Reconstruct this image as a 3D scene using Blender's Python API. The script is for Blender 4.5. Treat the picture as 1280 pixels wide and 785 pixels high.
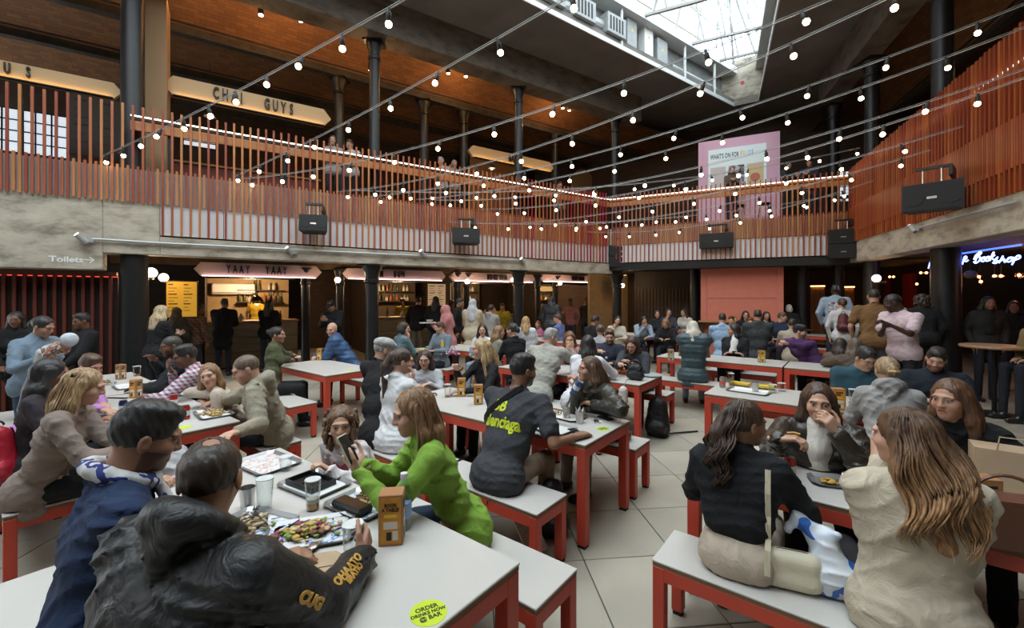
import bpy, math, random
import numpy as np
from mathutils import Vector, Matrix
from mathutils.bvhtree import BVHTree

random.seed(7)
RNG = np.random.default_rng(11)
scene = bpy.context.scene
COL = scene.collection
for _o in list(bpy.data.objects):
    bpy.data.objects.remove(_o, do_unlink=True)

# ---------------------------------------------------------------- camera
F, CX, HY, H = 540.0, 640.0, 371.0, 1.80      # focal length in pixels, centre column, horizon row, eye height
cam_d = bpy.data.cameras.new('camera')
cam = bpy.data.objects.new('camera', cam_d)
COL.objects.link(cam)
cam.location = (0, 0, H)
cam.rotation_euler = (math.pi / 2, 0, 0)
cam_d.sensor_fit = 'HORIZONTAL'
cam_d.sensor_width = 36.0
cam_d.lens = 36.0 * F / 1280.0
cam_d.shift_y = -(392.5 - HY) / 1280.0
cam_d.clip_start = 0.05
cam_d.clip_end = 200
scene.camera = cam

# ---------------------------------------------------------------- world and exposure
scene.view_settings.view_transform = 'Standard'
scene.view_settings.look = 'None'
scene.view_settings.gamma = 1.0
scene.view_settings.use_curve_mapping = False
scene.view_settings.exposure = EXPO = 0.0
world = bpy.data.worlds.new('overcast_sky')
scene.world = world
world.use_nodes = True
wn = world.node_tree.nodes
wn['Background'].inputs['Color'].default_value = (0.88, 0.95, 1.0, 1)
wn['Background'].inputs['Strength'].default_value = 7.6
# daylight portal lying in the skylight opening (guides the sky's light, gives off none itself)
pl = bpy.data.lights.new('skylight_portal', 'AREA')
pl.shape = 'RECTANGLE'; pl.size = 17.0; pl.size_y = 13.0
pl.cycles.is_portal = True
po = bpy.data.objects.new('skylight_portal', pl)
COL.objects.link(po)
po.location = (0.6, 6.5, 8.7)
po.rotation_euler = (0, 0, math.radians(35.0))
try:
    scene.cycles.max_bounces = 6
    scene.cycles.diffuse_bounces = 3
    scene.cycles.glossy_bounces = 3
    scene.cycles.transparent_max_bounces = 12
    scene.cycles.caustics_reflective = False
    scene.cycles.caustics_refractive = False
    scene.cycles.sample_clamp_indirect = 6.0
except Exception:
    pass

# ---------------------------------------------------------------- pixel helpers (a pixel gives a direction, the plane gives the distance)
def at(px, py, Y):
    return Vector(((px - CX) / F * Y, Y, H - (py - HY) / F * Y))
def atz(px, py, z):
    Y = F * (H - z) / (py - HY)
    return Vector(((px - CX) / F * Y, Y, z))

# ---------------------------------------------------------------- materials
MATS = {}
def nodes_of(m):
    m.use_nodes = True
    return m.node_tree.nodes, m.node_tree.links, m.node_tree.nodes['Principled BSDF']
def mat(name, col, rough=0.6, metal=0.0, spec=0.4, bump=0.0, bscale=60.0, var=0.0, vscale=6.0, emit=None, estr=0.0, stretch=None, alpha=None, trans=0.0, coat=0.0):
    if name in MATS: return MATS[name]
    m = bpy.data.materials.new(name); MATS[name] = m
    n, l, b = nodes_of(m)
    b.inputs['Base Color'].default_value = (*col, 1)
    b.inputs['Roughness'].default_value = rough
    b.inputs['Metallic'].default_value = metal
    b.inputs['Specular IOR Level'].default_value = spec
    if coat: b.inputs['Coat Weight'].default_value = coat
    if trans:
        b.inputs['Transmission Weight'].default_value = trans
    if emit:
        b.inputs['Emission Color'].default_value = (*emit, 1)
        b.inputs['Emission Strength'].default_value = estr
    if bump or var:
        tc = n.new('ShaderNodeTexCoord')
        mp = n.new('ShaderNodeMapping')
        if stretch: mp.inputs['Scale'].default_value = stretch
        l.new(tc.outputs['Object'], mp.inputs['Vector'])
    if var:
        t = n.new('ShaderNodeTexNoise'); t.inputs['Scale'].default_value = vscale; t.inputs['Detail'].default_value = 5
        l.new(mp.outputs['Vector'], t.inputs['Vector'])
        r = n.new('ShaderNodeMapRange'); r.inputs['From Min'].default_value = 0.3; r.inputs['From Max'].default_value = 0.7
        r.inputs['To Min'].default_value = 1 - var; r.inputs['To Max'].default_value = 1 + var
        l.new(t.outputs['Fac'], r.inputs['Value'])
        x = n.new('ShaderNodeVectorMath'); x.operation = 'SCALE'
        x.inputs[0].default_value = col
        l.new(r.outputs['Result'], x.inputs['Scale'])
        l.new(x.outputs['Vector'], b.inputs['Base Color'])
    if bump:
        t2 = n.new('ShaderNodeTexNoise'); t2.inputs['Scale'].default_value = bscale; t2.inputs['Detail'].default_value = 4
        l.new(mp.outputs['Vector'], t2.inputs['Vector'])
        bp = n.new('ShaderNodeBump'); bp.inputs['Strength'].default_value = bump; bp.inputs['Distance'].default_value = 0.02
        l.new(t2.outputs['Fac'], bp.inputs['Height'])
        l.new(bp.outputs['Normal'], b.inputs['Normal'])
    return m

def srgb(r, g, b):
    f = lambda c: ((c / 255 + 0.055) / 1.055) ** 2.4 if c > 10 else c / 255 / 12.92
    return (f(r), f(g), f(b))

def emat(name, col, s):
    if name in MATS: return MATS[name]
    m = bpy.data.materials.new(name); MATS[name] = m
    n, l, b = nodes_of(m)
    b.inputs['Base Color'].default_value = (*col, 1)
    b.inputs['Emission Color'].default_value = (*col, 1)
    b.inputs['Emission Strength'].default_value = s
    return m

def glass_mat(name, tint=(0.95, 0.97, 0.97), clear=0.85, rough=0.05):
    if name in MATS: return MATS[name]
    m = bpy.data.materials.new(name); MATS[name] = m
    m.use_nodes = True
    n, l = m.node_tree.nodes, m.node_tree.links
    n.clear()
    out = n.new('ShaderNodeOutputMaterial')
    tr = n.new('ShaderNodeBsdfTransparent'); tr.inputs['Color'].default_value = (*tint, 1)
    gl = n.new('ShaderNodeBsdfGlossy'); gl.inputs['Roughness'].default_value = rough
    fr = n.new('ShaderNodeLayerWeight'); fr.inputs['Blend'].default_value = 1 - clear
    mx = n.new('ShaderNodeMixShader')
    l.new(fr.outputs['Facing'], mx.inputs['Fac'])
    l.new(tr.outputs[0], mx.inputs[1]); l.new(gl.outputs[0], mx.inputs[2])
    l.new(mx.outputs[0], out.inputs['Surface'])
    return m

M_TOP = mat('table_laminate', (0.50, 0.475, 0.445), 0.34, var=0.02)
M_PLY = mat('ply_edge', (0.20, 0.10, 0.05), 0.6)
M_RED = mat('red_powder_coat', (0.50, 0.060, 0.033), 0.40, bump=0.02, bscale=300, var=0.05)
M_BLK = mat('black_rubber', (0.012, 0.012, 0.012), 0.6)
M_IRON = mat('cast_iron_black', (0.008, 0.008, 0.0085), 0.42, bump=0.05, bscale=40, var=0.15)
M_DARK = mat('dark_paint', (0.013, 0.012, 0.011), 0.7, var=0.2)
M_DARKW = mat('dark_timber', (0.035, 0.022, 0.014), 0.55, var=0.3, vscale=3, stretch=(1, 1, 6))
M_STEEL = mat('brushed_steel', (0.55, 0.54, 0.52), 0.3, metal=1.0, bump=0.02, bscale=200)
M_WHITE = mat('white_paint', (0.72, 0.72, 0.70), 0.5)
M_GREYP = mat('grey_paint', (0.30, 0.31, 0.31), 0.5, var=0.1)
M_BULB = emat('warm_bulb', (1.0, 0.72, 0.38), 24.0)
M_GLASS = glass_mat('clear_glass')

# ---------------------------------------------------------------- mesh helpers
def mesh_data(name, v, f, mats=None, smooth=False, midx=None):
    me = bpy.data.meshes.new(name)
    v = np.asarray(v, dtype=np.float32)
    if isinstance(f, np.ndarray):
        nf, k = f.shape
        me.vertices.add(len(v)); me.vertices.foreach_set('co', v.ravel())
        me.loops.add(nf * k); me.loops.foreach_set('vertex_index', f.astype(np.int32).ravel())
        me.polygons.add(nf); me.polygons.foreach_set('loop_start', np.arange(0, nf * k, k, dtype=np.int32))
        me.update(calc_edges=True)
    else:
        me.from_pydata([tuple(map(float, p)) for p in v], [], f)
        me.update()
    if mats is not None:
        for m in (mats if isinstance(mats, (list, tuple)) else [mats]): me.materials.append(m)
    if midx is not None: me.polygons.foreach_set('material_index', np.asarray(midx, dtype=np.int32))
    if smooth: me.polygons.foreach_set('use_smooth', np.ones(len(me.polygons), dtype=bool))
    return me

def obj(name, me, parent=None, loc=None, rotz=None):
    o = bpy.data.objects.new(name, me)
    COL.objects.link(o)
    if parent is not None: o.parent = parent
    if loc is not None: o.location = loc
    if rotz is not None: o.rotation_euler = (0, 0, rotz)
    return o

def tag(o, label=None, cat=None, group=None, kind=None):
    if label: o['label'] = label
    if cat: o['category'] = cat
    if group: o['group'] = group
    if kind: o['kind'] = kind
    return o

def thing(name, label, cat, loc=(0, 0, 0), rotz=0.0, group=None, kind=None):
    o = bpy.data.objects.new(name, None)
    o.empty_display_size = 0.1
    COL.objects.link(o)
    o.location = loc; o.rotation_euler = (0, 0, rotz)
    return tag(o, label, cat, group, kind)

def dup(root, loc, rotz=None, label=None, group=None):
    def rec(o, par):
        c = o.copy(); COL.objects.link(c); c.parent = par
        for ch in o.children: rec(ch, c)
        return c
    r = rec(root, None)
    r.location = loc
    if rotz is not None: r.rotation_euler = (0, 0, rotz)
    if label: r['label'] = label
    if group: r['group'] = group
    return r

class MB:
    """collects shapes into one mesh"""
    def __init__(s): s.v = []; s.f = []; s.mi = []; s.n = 0; s.M = None
    def add(s, v, f, mi=0):
        v = [Vector(p) for p in v]
        if s.M is not None: v = [s.M @ p for p in v]
        s.v += [tuple(p) for p in v]
        s.f += [tuple(i + s.n for i in q) for q in f]
        s.mi += [mi] * len(f); s.n += len(v)
        return s
    def box(s, lo, hi, b=0.0, mi=0):
        x0, y0, z0 = lo; x1, y1, z1 = hi
        if b <= 0:
            v = [(x0,y0,z0),(x1,y0,z0),(x1,y1,z0),(x0,y1,z0),(x0,y0,z1),(x1,y0,z1),(x1,y1,z1),(x0,y1,z1)]
            f = [(3,2,1,0),(4,5,6,7),(0,1,5,4),(1,2,6,5),(2,3,7,6),(3,0,4,7)]
            return s.add(v, f, mi)
        b = min(b, (x1-x0)*.49, (y1-y0)*.49, (z1-z0)*.49)
        v = []; idx = {}
        for ix, X, sx in ((0,x0,1),(1,x1,-1)):
            for iy, Y, sy in ((0,y0,1),(1,y1,-1)):
                for iz, Z, sz in ((0,z0,1),(1,z1,-1)):
                    idx[(ix,iy,iz,'x')] = len(v); v.append((X, Y+sy*b, Z+sz*b))
                    idx[(ix,iy,iz,'y')] = len(v); v.append((X+sx*b, Y, Z+sz*b))
                    idx[(ix,iy,iz,'z')] = len(v); v.append((X+sx*b, Y+sy*b, Z))
        g = lambda *k: idx[k]
        f = []
        for i in (0, 1):
            q = [g(i,0,0,'x'),g(i,1,0,'x'),g(i,1,1,'x'),g(i,0,1,'x')]; f.append(q if i else q[::-1])
            q = [g(0,i,0,'y'),g(0,i,1,'y'),g(1,i,1,'y'),g(1,i,0,'y')]; f.append(q if i else q[::-1])
            q = [g(0,0,i,'z'),g(1,0,i,'z'),g(1,1,i,'z'),g(0,1,i,'z')]; f.append(q if i else q[::-1])
        for i in (0, 1):
            for j in (0, 1):
                q = [g(0,i,j,'y'),g(1,i,j,'y'),g(1,i,j,'z'),g(0,i,j,'z')]; f.append(q if (i ^ j) == 0 else q[::-1])
                q = [g(i,0,j,'x'),g(i,1,j,'x'),g(i,1,j,'z'),g(i,0,j,'z')]; f.append(q[::-1] if (i ^ j) == 0 else q)
                q = [g(i,j,0,'x'),g(i,j,1,'x'),g(i,j,1,'y'),g(i,j,0,'y')]; f.append(q if (i ^ j) == 0 else q[::-1])
        for i in (0, 1):
            for j in (0, 1):
                for k in (0, 1):
                    q = [g(i,j,k,'x'),g(i,j,k,'y'),g(i,j,k,'z')]; f.append(q if (i+j+k) % 2 else q[::-1])
        return s.add(v, f, mi)
    def tube(s, a, b, r1, r2=None, n=12, caps=True, mi=0):
        r2 = r1 if r2 is None else r2
        a = Vector(a); b = Vector(b); d = (b - a)
        if d.length < 1e-6: return s
        d.normalize()
        x = d.orthogonal().normalized(); y = d.cross(x)
        v = []
        for c, r in ((a, r1), (b, r2)):
            for i in range(n):
                t = 2*math.pi*i/n
                v.append(c + x*math.cos(t)*r + y*math.sin(t)*r)
        f = [(i, (i+1) % n, n+(i+1) % n, n+i) for i in range(n)]
        if caps: f += [tuple(range(n))[::-1], tuple(range(n, 2*n))]
        return s.add(v, f, mi)
    def path(s, pts, r, n=6, mi=0):
        pts = [Vector(p) for p in pts]; m = len(pts)
        rr = r if isinstance(r, (list, tuple)) else [r]*m
        v = []; up = None
        for i, p in enumerate(pts):
            d = (pts[min(i+1, m-1)] - pts[max(i-1, 0)])
            if d.length < 1e-9: d = Vector((0, 0, 1))
            d.normalize()
            if up is None: x = d.orthogonal().normalized()
            else:
                x = (up - d*up.dot(d))
                x = x.normalized() if x.length > 1e-6 else d.orthogonal().normalized()
            up = x; y = d.cross(x)
            for k in range(n):
                t = 2*math.pi*k/n
                v.append(p + (x*math.cos(t) + y*math.sin(t))*rr[i])
        f = []
        for i in range(m-1):
            for k in range(n):
                f.append((i*n+k, i*n+(k+1) % n, (i+1)*n+(k+1) % n, (i+1)*n+k))
        f += [tuple(range(n))[::-1], tuple(range((m-1)*n, m*n))]
        return s.add(v, f, mi)
    def lathe(s, prof, c=(0, 0, 0), n=20, mi=0):
        v = []; m = len(prof)
        for r, z in prof:
            for i in range(n):
                t = 2*math.pi*i/n
                v.append((c[0]+r*math.cos(t), c[1]+r*math.sin(t), c[2]+z))
        f = []
        for j in range(m-1):
            for i in range(n):
                f.append((j*n+i, j*n+(i+1) % n, (j+1)*n+(i+1) % n, (j+1)*n+i))
        f += [tuple(range(n))[::-1], tuple(range((m-1)*n, m*n))]
        return s.add(v, f, mi)
    def ball(s, c, r, n=10, m=7, mi=0):
        c = Vector(c); R = r if isinstance(r, (tuple, list)) else (r, r, r)
        v = [c + Vector((0, 0, -R[2]))]
        for j in range(1, m):
            ph = -math.pi/2 + math.pi*j/m
            for i in range(n):
                t = 2*math.pi*i/n
                v.append(c + Vector((R[0]*math.cos(ph)*math.cos(t), R[1]*math.cos(ph)*math.sin(t), R[2]*math.sin(ph))))
        v.append(c + Vector((0, 0, R[2])))
        f = [(0, 1+(i+1) % n, 1+i) for i in range(n)]
        for j in range(m-2):
            for i in range(n):
                f.append((1+j*n+i, 1+j*n+(i+1) % n, 1+(j+1)*n+(i+1) % n, 1+(j+1)*n+i))
        L = len(v)-1; k = 1+(m-2)*n
        f += [(k+i, k+(i+1) % n, L) for i in range(n)]
        return s.add(v, f, mi)
    def prism(s, poly, axis_a, axis_b, axis_n, t0, t1, o=(0, 0, 0), mi=0):
        """polygon in plane (axis_a, axis_b), extruded along axis_n from t0 to t1"""
        A, B, N, O = Vector(axis_a), Vector(axis_b), Vector(axis_n), Vector(o)
        n = len(poly)
        v = [O + A*p[0] + B*p[1] + N*t0 for p in poly] + [O + A*p[0] + B*p[1] + N*t1 for p in poly]
        f = [tuple(range(n))[::-1], tuple(range(n, 2*n))] + [(i, (i+1) % n, n+(i+1) % n, n+i) for i in range(n)]
        return s.add(v, f, mi)
    def data(s, name, mats, smooth=False):
        return mesh_data(name, s.v, s.f, mats, smooth, s.mi)
    def build(s, name, mats, parent=None, loc=None, rotz=None, smooth=False):
        return obj(name, s.data(name, mats, smooth), parent, loc, rotz)

def smooth_by_angle(o, deg=35):
    me = o.data
    me.polygons.foreach_set('use_smooth', np.ones(len(me.polygons), dtype=bool))
    try: me.set_sharp_from_angle(angle=math.radians(deg))
    except Exception: pass
    return o

_txt_cache = {}
def text_mesh(s, size=1.0, bold=0.0, xs=1.0, ext=0.004, spacing=1.0, shear=0.0, align='CENTER'):
    c = bpy.data.curves.new('lettering', 'FONT')
    c.body = s; c.size = size; c.extrude = ext; c.offset = bold; c.align_x = align; c.align_y = 'CENTER'
    c.space_character = spacing; c.shear = shear; c.resolution_u = 3
    t = bpy.data.objects.new('lettering', c); COL.objects.link(t)
    dg = bpy.context.evaluated_depsgraph_get()
    me = bpy.data.meshes.new_from_object(t.evaluated_get(dg))
    bpy.data.objects.remove(t); bpy.data.curves.remove(c)
    if xs != 1.0:
        me.transform(Matrix.Diagonal((xs, 1, 1, 1)))
    return me

def text_obj(name, s, m, parent, M4, **kw):
    """lettering; local x = reading direction, y = up, z = out of the sign"""
    me = text_mesh(s, **kw)
    me.transform(M4)
    me.materials.clear(); me.materials.append(m)
    return obj(name, me, parent)

def frame(o, x, y):
    x = Vector(x).normalized(); y = Vector(y); y = (y - x*y.dot(x)).normalized(); z = x.cross(y)
    m = Matrix((x, y, z)).transposed().to_4x4(); m.translation = Vector(o)
    return m

# ================================================================ the setting
class WallPlane:
    """vertical plane through (ox, oy) along d; local x runs along it, local y points out of the hall"""
    def __init__(s, ox, oy, dx, dy):
        L = math.hypot(dx, dy); s.o = (ox, oy); s.d = (dx/L, dy/L); s.n = (-dy/L, dx/L)
        s.rz = math.atan2(dy, dx)
    def loc(s, px, py, off=0.0):
        u = (px-CX)/F; ox = s.o[0]+s.n[0]*off; oy = s.o[1]+s.n[1]*off
        x = (u*oy-ox)/(s.d[0]-u*s.d[1]); Y = oy+x*s.d[1]
        return x, H-(py-HY)/F*Y
    def X(s, px, off=0.0): return s.loc(px, 0, off)[0]
    def Z(s, px, py, off=0.0): return s.loc(px, py, off)[1]
    def w(s, x, off, z=0.0):
        return Vector((s.o[0]+s.d[0]*x+s.n[0]*off, s.o[1]+s.d[1]*x+s.n[1]*off, z))
    def origin(s): return (s.o[0], s.o[1], 0)

LW = WallPlane(-3.08, 9.5, 0.832, 0.555)
CORNER = LW.w(7.39, 0)
BW = WallPlane(CORNER.x, CORNER.y, 8.51-CORNER.x, 10.87-CORNER.y)
BLEN = math.hypot(8.51-CORNER.x, 10.87-CORNER.y)
RW = WallPlane(8.51, 10.87, -0.348, -0.937)
LX0, LX1 = -9.5, 7.39

# ---- floor: recessed joint bed and stone slabs laid on it
def floor_mat():
    m = mat('stone_slab', (0.31, 0.28, 0.235), 0.42, bump=0.10, bscale=14, var=0.14, vscale=1.7)
    return m
M_SLAB = [mat('stone_slab_%d' % i, c, 0.5, bump=0.05, bscale=18, var=0.13, vscale=1.4) for i, c in enumerate([(0.335, 0.300, 0.240), (0.305, 0.275, 0.222), (0.355, 0.318, 0.255)])]
fl = MB().box((-16, -6, -0.2), (18, 26, -0.012)).build('floor', mat('joint_grey', (0.06, 0.055, 0.048), 0.8), None)
tag(fl, kind='structure')
ta = math.atan2(0.101, 0.995)
ca, sa = math.cos(ta), math.sin(ta)
TS = 0.645
tm = [MB().box((-TS/2+0.0035, -TS/2+0.0035, -0.03), (TS/2-0.0035, TS/2-0.0035, 0), 0.003).data('slab', m) for m in M_SLAB]
cand = []
for i in range(-26, 28):
    for j in range(-12, 40):
        gx, gy = 0.485+0.33+i*TS, 2.95+0.33+j*TS
        x, y = ca*(gx-0.5)-sa*(gy-2.95)+0.5, sa*(gx-0.5)+ca*(gy-2.95)+2.95
        if not (-14 < x < 16 and -5 < y < 24): continue
        inview = y > 1.2 and abs(x)/y < 1.25
        cand.append((y if inview else 99+abs(x)+abs(y), x, y))
cand.sort()
rest = MB()
for k, (q, x, y) in enumerate(cand):
    if k < 290:
        o = obj('slab', tm[random.randrange(3)], fl, (x, y, 0), ta+random.randrange(4)*math.pi/2)
    else:
        rest.M = Matrix.Translation((x, y, 0)) @ Matrix.Rotation(ta, 4, 'Z')
        rest.box((-TS/2+0.0035, -TS/2+0.0035, -0.03), (TS/2-0.0035, TS/2-0.0035, 0))
o = rest.build('far_slabs', M_SLAB[0], fl); tag(o, kind='stuff')

# ---- concrete
def concrete(name, col, rust=0.0):
    if name in MATS: return MATS[name]
    m = bpy.data.materials.new(name); MATS[name] = m
    n, l, b = nodes_of(m)
    b.inputs['Roughness'].default_value = 0.8
    tc = n.new('ShaderNodeTexCoord')
    mp = n.new('ShaderNodeMapping'); mp.inputs['Scale'].default_value = (1, 1, 2.2)
    l.new(tc.outputs['Object'], mp.inputs['Vector'])
    a = n.new('ShaderNodeTexNoise'); a.inputs['Scale'].default_value = 2.3; a.inputs['Detail'].default_value = 9; a.inputs['Roughness'].default_value = 0.65
    l.new(mp.outputs['Vector'], a.inputs['Vector'])
    r = n.new('ShaderNodeValToRGB')
    r.color_ramp.elements[0].position = 0.30; r.color_ramp.elements[0].color = (col[0]*0.38, col[1]*0.36, col[2]*0.32, 1)
    r.color_ramp.elements[1].position = 0.66; r.color_ramp.elements[1].color = (col[0]*1.25, col[1]*1.25, col[2]*1.25, 1)
    e = r.color_ramp.elements.new(0.5); e.color = (*col, 1)
    l.new(a.outputs['Fac'], r.inputs['Fac'])
    l.new(r.outputs['Color'], b.inputs['Base Color'])
    bp = n.new('ShaderNodeBump'); bp.inputs['Strength'].default_value = 0.25; bp.inputs['Distance'].default_value = 0.03
    a2 = n.new('ShaderNodeTexNoise'); a2.inputs['Scale'].default_value = 12; a2.inputs['Detail'].default_value = 8
    l.new(tc.outputs['Object'], a2.inputs['Vector'])
    l.new(a2.outputs['Fac'], bp.inputs['Height']); l.new(bp.outputs['Normal'], b.inputs['Normal'])
    return m
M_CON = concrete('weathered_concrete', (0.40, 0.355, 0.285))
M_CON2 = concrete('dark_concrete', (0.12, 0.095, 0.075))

def brick_mat(name, c1, c2, mortar, scale=4.0):
    if name in MATS: return MATS[name]
    m = bpy.data.materials.new(name); MATS[name] = m
    n, l, b = nodes_of(m)
    b.inputs['Roughness'].default_value = 0.85
    tc = n.new('ShaderNodeTexCoord')
    t = n.new('ShaderNodeTexBrick')
    t.inputs['Color1'].default_value = (*c1, 1); t.inputs['Color2'].default_value = (*c2, 1); t.inputs['Mortar'].default_value = (*mortar, 1)
    t.inputs['Scale'].default_value = scale; t.inputs['Mortar Size'].default_value = 0.012
    t.inputs['Bias'].default_value = 0.0; t.inputs['Brick Width'].default_value = 0.9; t.inputs['Row Height'].default_value = 0.3
    l.new(tc.outputs['UV'], t.inputs['Vector'])
    l.new(t.outputs['Color'], b.inputs['Base Color'])
    bp = n.new('ShaderNodeBump'); bp.inputs['Strength'].default_value = 0.6; bp.inputs['Distance'].default_value = 0.01
    l.new(t.outputs['Fac'], bp.inputs['Height']); bp.invert = True
    l.new(bp.outputs['Normal'], b.inputs['Normal'])
    return m
M_BRICK = brick_mat('vault_brick', (0.17, 0.072, 0.028), (0.24, 0.11, 0.04), (0.08, 0.045, 0.024))
M_BRICKD = brick_mat('dark_brick', (0.05, 0.03, 0.02), (0.07, 0.04, 0.025), (0.03, 0.022, 0.017))  # plain dark brown brick for the outer walls

def quad_uv(name, pts, m, parent=None, uvs=None):
    """single quad / polygon with metric UVs"""
    me = mesh_data(name, pts, [tuple(range(len(pts)))], m)
    a = Vector(pts[0]); x = (Vector(pts[1])-a).normalized(); nrm = x.cross(Vector(pts[2])-a).normalized(); y = nrm.cross(x)
    uv = me.uv_layers.new(name='UVMap')
    for i, p in enumerate(pts):
        d = Vector(p)-a; uv.data[i].uv = (d.dot(x), d.dot(y))
    return obj(name, me, parent)

# ---- left gallery edge beam and concrete panel (local frame of the left wall)
ZB0, ZB1, ZS, ZR = 2.52, 2.85, 3.42, 5.02
xs_a, xs_b = LW.X(128), LW.X(200)
m_ = MB()
m_.box((xs_b, 0.0, ZB0), (LX1+0.15, 0.34, ZB1-0.01), 0.012)
m_.box((xs_a, 0.0, ZB0), (xs_b, 0.34, ZS), 0.012)
m_.box((LX0, 0.0, 2.24), (xs_a, 0.34, ZS), 0.012)
o = m_.build('wall_left', M_CON, None, LW.origin(), LW.rz); tag(o, kind='structure')
m_ = MB().box((LX0, 0.34, ZB0+0.18), (LX1+3, 6.8, ZB0+0.3)).box((LX0, 0.36, 3.6), (LX1+3, 6.8, 3.86))
o = m_.build('ceiling', M_DARK, None, LW.origin(), LW.rz); tag(o, kind='structure')
# joists under the gallery edge
m_ = MB().box((xs_b-1.0, 0.36, ZB0+0.02), (LX1+1, 0.52, ZB0+0.18)).box((xs_b-1.0, 2.2, ZB0-0.02), (LX1+1, 2.36, ZB0+0.18))
o = m_.build('trim_1', mat('rusty_joist', (0.09, 0.045, 0.02), 0.7, var=0.35), None, LW.origin(), LW.rz); tag(o, kind='structure')

# ---- right edge beam
rz0, rz1 = RW.Z(1080, 325), RW.Z(1075, 300)
RL = 11.5
m_ = MB().box((-0.15, 0.0, rz0), (RL, 0.4, rz1), 0.012)
o = m_.build('wall_right', M_CON, None, RW.origin(), RW.rz); tag(o, kind='structure')
m_ = MB().box((-2, 0.4, rz0+0.1), (RL, 8, rz0+0.22)).box((-2, 0.42, 3.6), (RL, 8, 3.86))
o = m_.build('ceiling', M_DARK, None, RW.origin(), RW.rz); tag(o, kind='structure')
# ---- back edge beam (dark)
m_ = MB().box((-0.1, 0.0, 2.62), (BLEN+0.1, 0.35, 2.84), 0.01).box((-1.5, 0.35, 2.72), (BLEN+2, 6, 2.82)).box((-1.5, 0.36, 3.6), (BLEN+2, 6, 3.86))
o = m_.build('wall_back', M_DARK, None, BW.origin(), BW.rz); tag(o, kind='structure')

# ---- outer shell
shell = [('wall_far_left', LW, 6.8, -16, 14), ('wall_far_back', BW, 5.2, -8, 14), ('wall_far_right', RW, 7.0, -9, 20)]
for nm, P, off, a, b in shell:
    o = quad_uv(nm, [P.w(a, off, -0.1), P.w(b, off, -0.1), P.w(b, off, 8.5), P.w(a, off, 8.5)], M_BRICKD); tag(o, kind='structure')
o = quad_uv('wall_behind', [(-22, -5.5, -0.1), (18, -5.5, -0.1), (18, -5.5, 9), (-22, -5.5, 9)], mat('behind_plaster', (0.10, 0.085, 0.07), 0.8)); tag(o, kind='structure')
o = quad_uv('wall_near_left', [(-20, -5.5, -0.1), (-20, 3, -0.1), (-20, 3, 9), (-20, -5.5, 9)], M_BRICKD); tag(o, kind='structure')

# ---- grey slab ceiling with the skylight opening
ZC = 8.46
hole = [(-11.1, 1.5), (7.75, 15.1), (8.4, 14.68), (-0.2, -3.3)]
outer = [(-24, 3.0), (4, 30), (26, 20), (10, -14)]
v, f = [], []
for z in (ZC, ZC+0.25):
    v += [(x, y, z) for x, y in hole] + [(x, y, z) for x, y in outer]
for i in range(4):
    j = (i+1) % 4
    f.append((i, j, 4+j, 4+i)); f.append((8+i, 12+i, 12+j, 8+j)); f.append((i, 8+i, 8+j, j))
f.append((4+3, 4+0, 12+0, 12+3))
o = obj('ceiling', mesh_data('ceiling', v, f, mat('grey_plaster', (0.17, 0.155, 0.14), 0.85, bump=0.2, bscale=5, var=0.18, vscale=1.2))); tag(o, kind='structure')
# ---- upstand ring beams (left and right) below that ceiling
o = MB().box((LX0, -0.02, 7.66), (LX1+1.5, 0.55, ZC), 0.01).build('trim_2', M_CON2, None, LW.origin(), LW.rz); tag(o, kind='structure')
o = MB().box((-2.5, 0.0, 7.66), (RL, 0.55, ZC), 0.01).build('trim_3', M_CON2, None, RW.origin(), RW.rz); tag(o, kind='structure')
# ---- brick jack-arch ceilings over the galleries: shallow vaults between iron beams
def vaults(P, x0, x1, offs, name):
    v, f, uv = [], [], []
    n = 8
    for a, b in zip(offs[:-1], offs[1:]):
        base = len(v)
        for i in range(n+1):
            t = i/n; y = a+(b-a)*t; z = 7.74+0.5*(1-(2*t-1)**2)
            for x in (x0, x1): v.append((x, y, z)); uv.append((x, (y)*1.1))
        for i in range(n): f.append((base+2*i, base+2*i+1, base+2*i+3, base+2*i+2))
    me = mesh_data(name, v, f, M_BRICK, True)
    lay = me.uv_layers.new(name='UVMap')
    for lp in me.loops: lay.data[lp.index].uv = uv[lp.vertex_index]
    o = obj('ceiling', me, None, P.origin(), P.rz); tag(o, kind='structure')
    m_ = MB()
    for y in offs[1:]:
        m_.box((x0, y-0.09, 7.55), (x1, y+0.09, 7.58)).box((x0, y-0.02, 7.58), (x1, y+0.02, 7.78)).box((x0, y-0.09, 7.78), (x1, y+0.09, 7.81))
    b = m_.build('iron_beam', mat('beam_grey', (0.05, 0.045, 0.04), 0.6, var=0.3), o)
    return o
vaults(LW, LX0-4, LX1+6, [0.5, 2.3, 4.5, 6.8], 'vaulted_ceiling')
vaults(RW, -6, RL, [0.5, 2.4, 4.6, 7.0], 'vaulted_ceiling')

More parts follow.
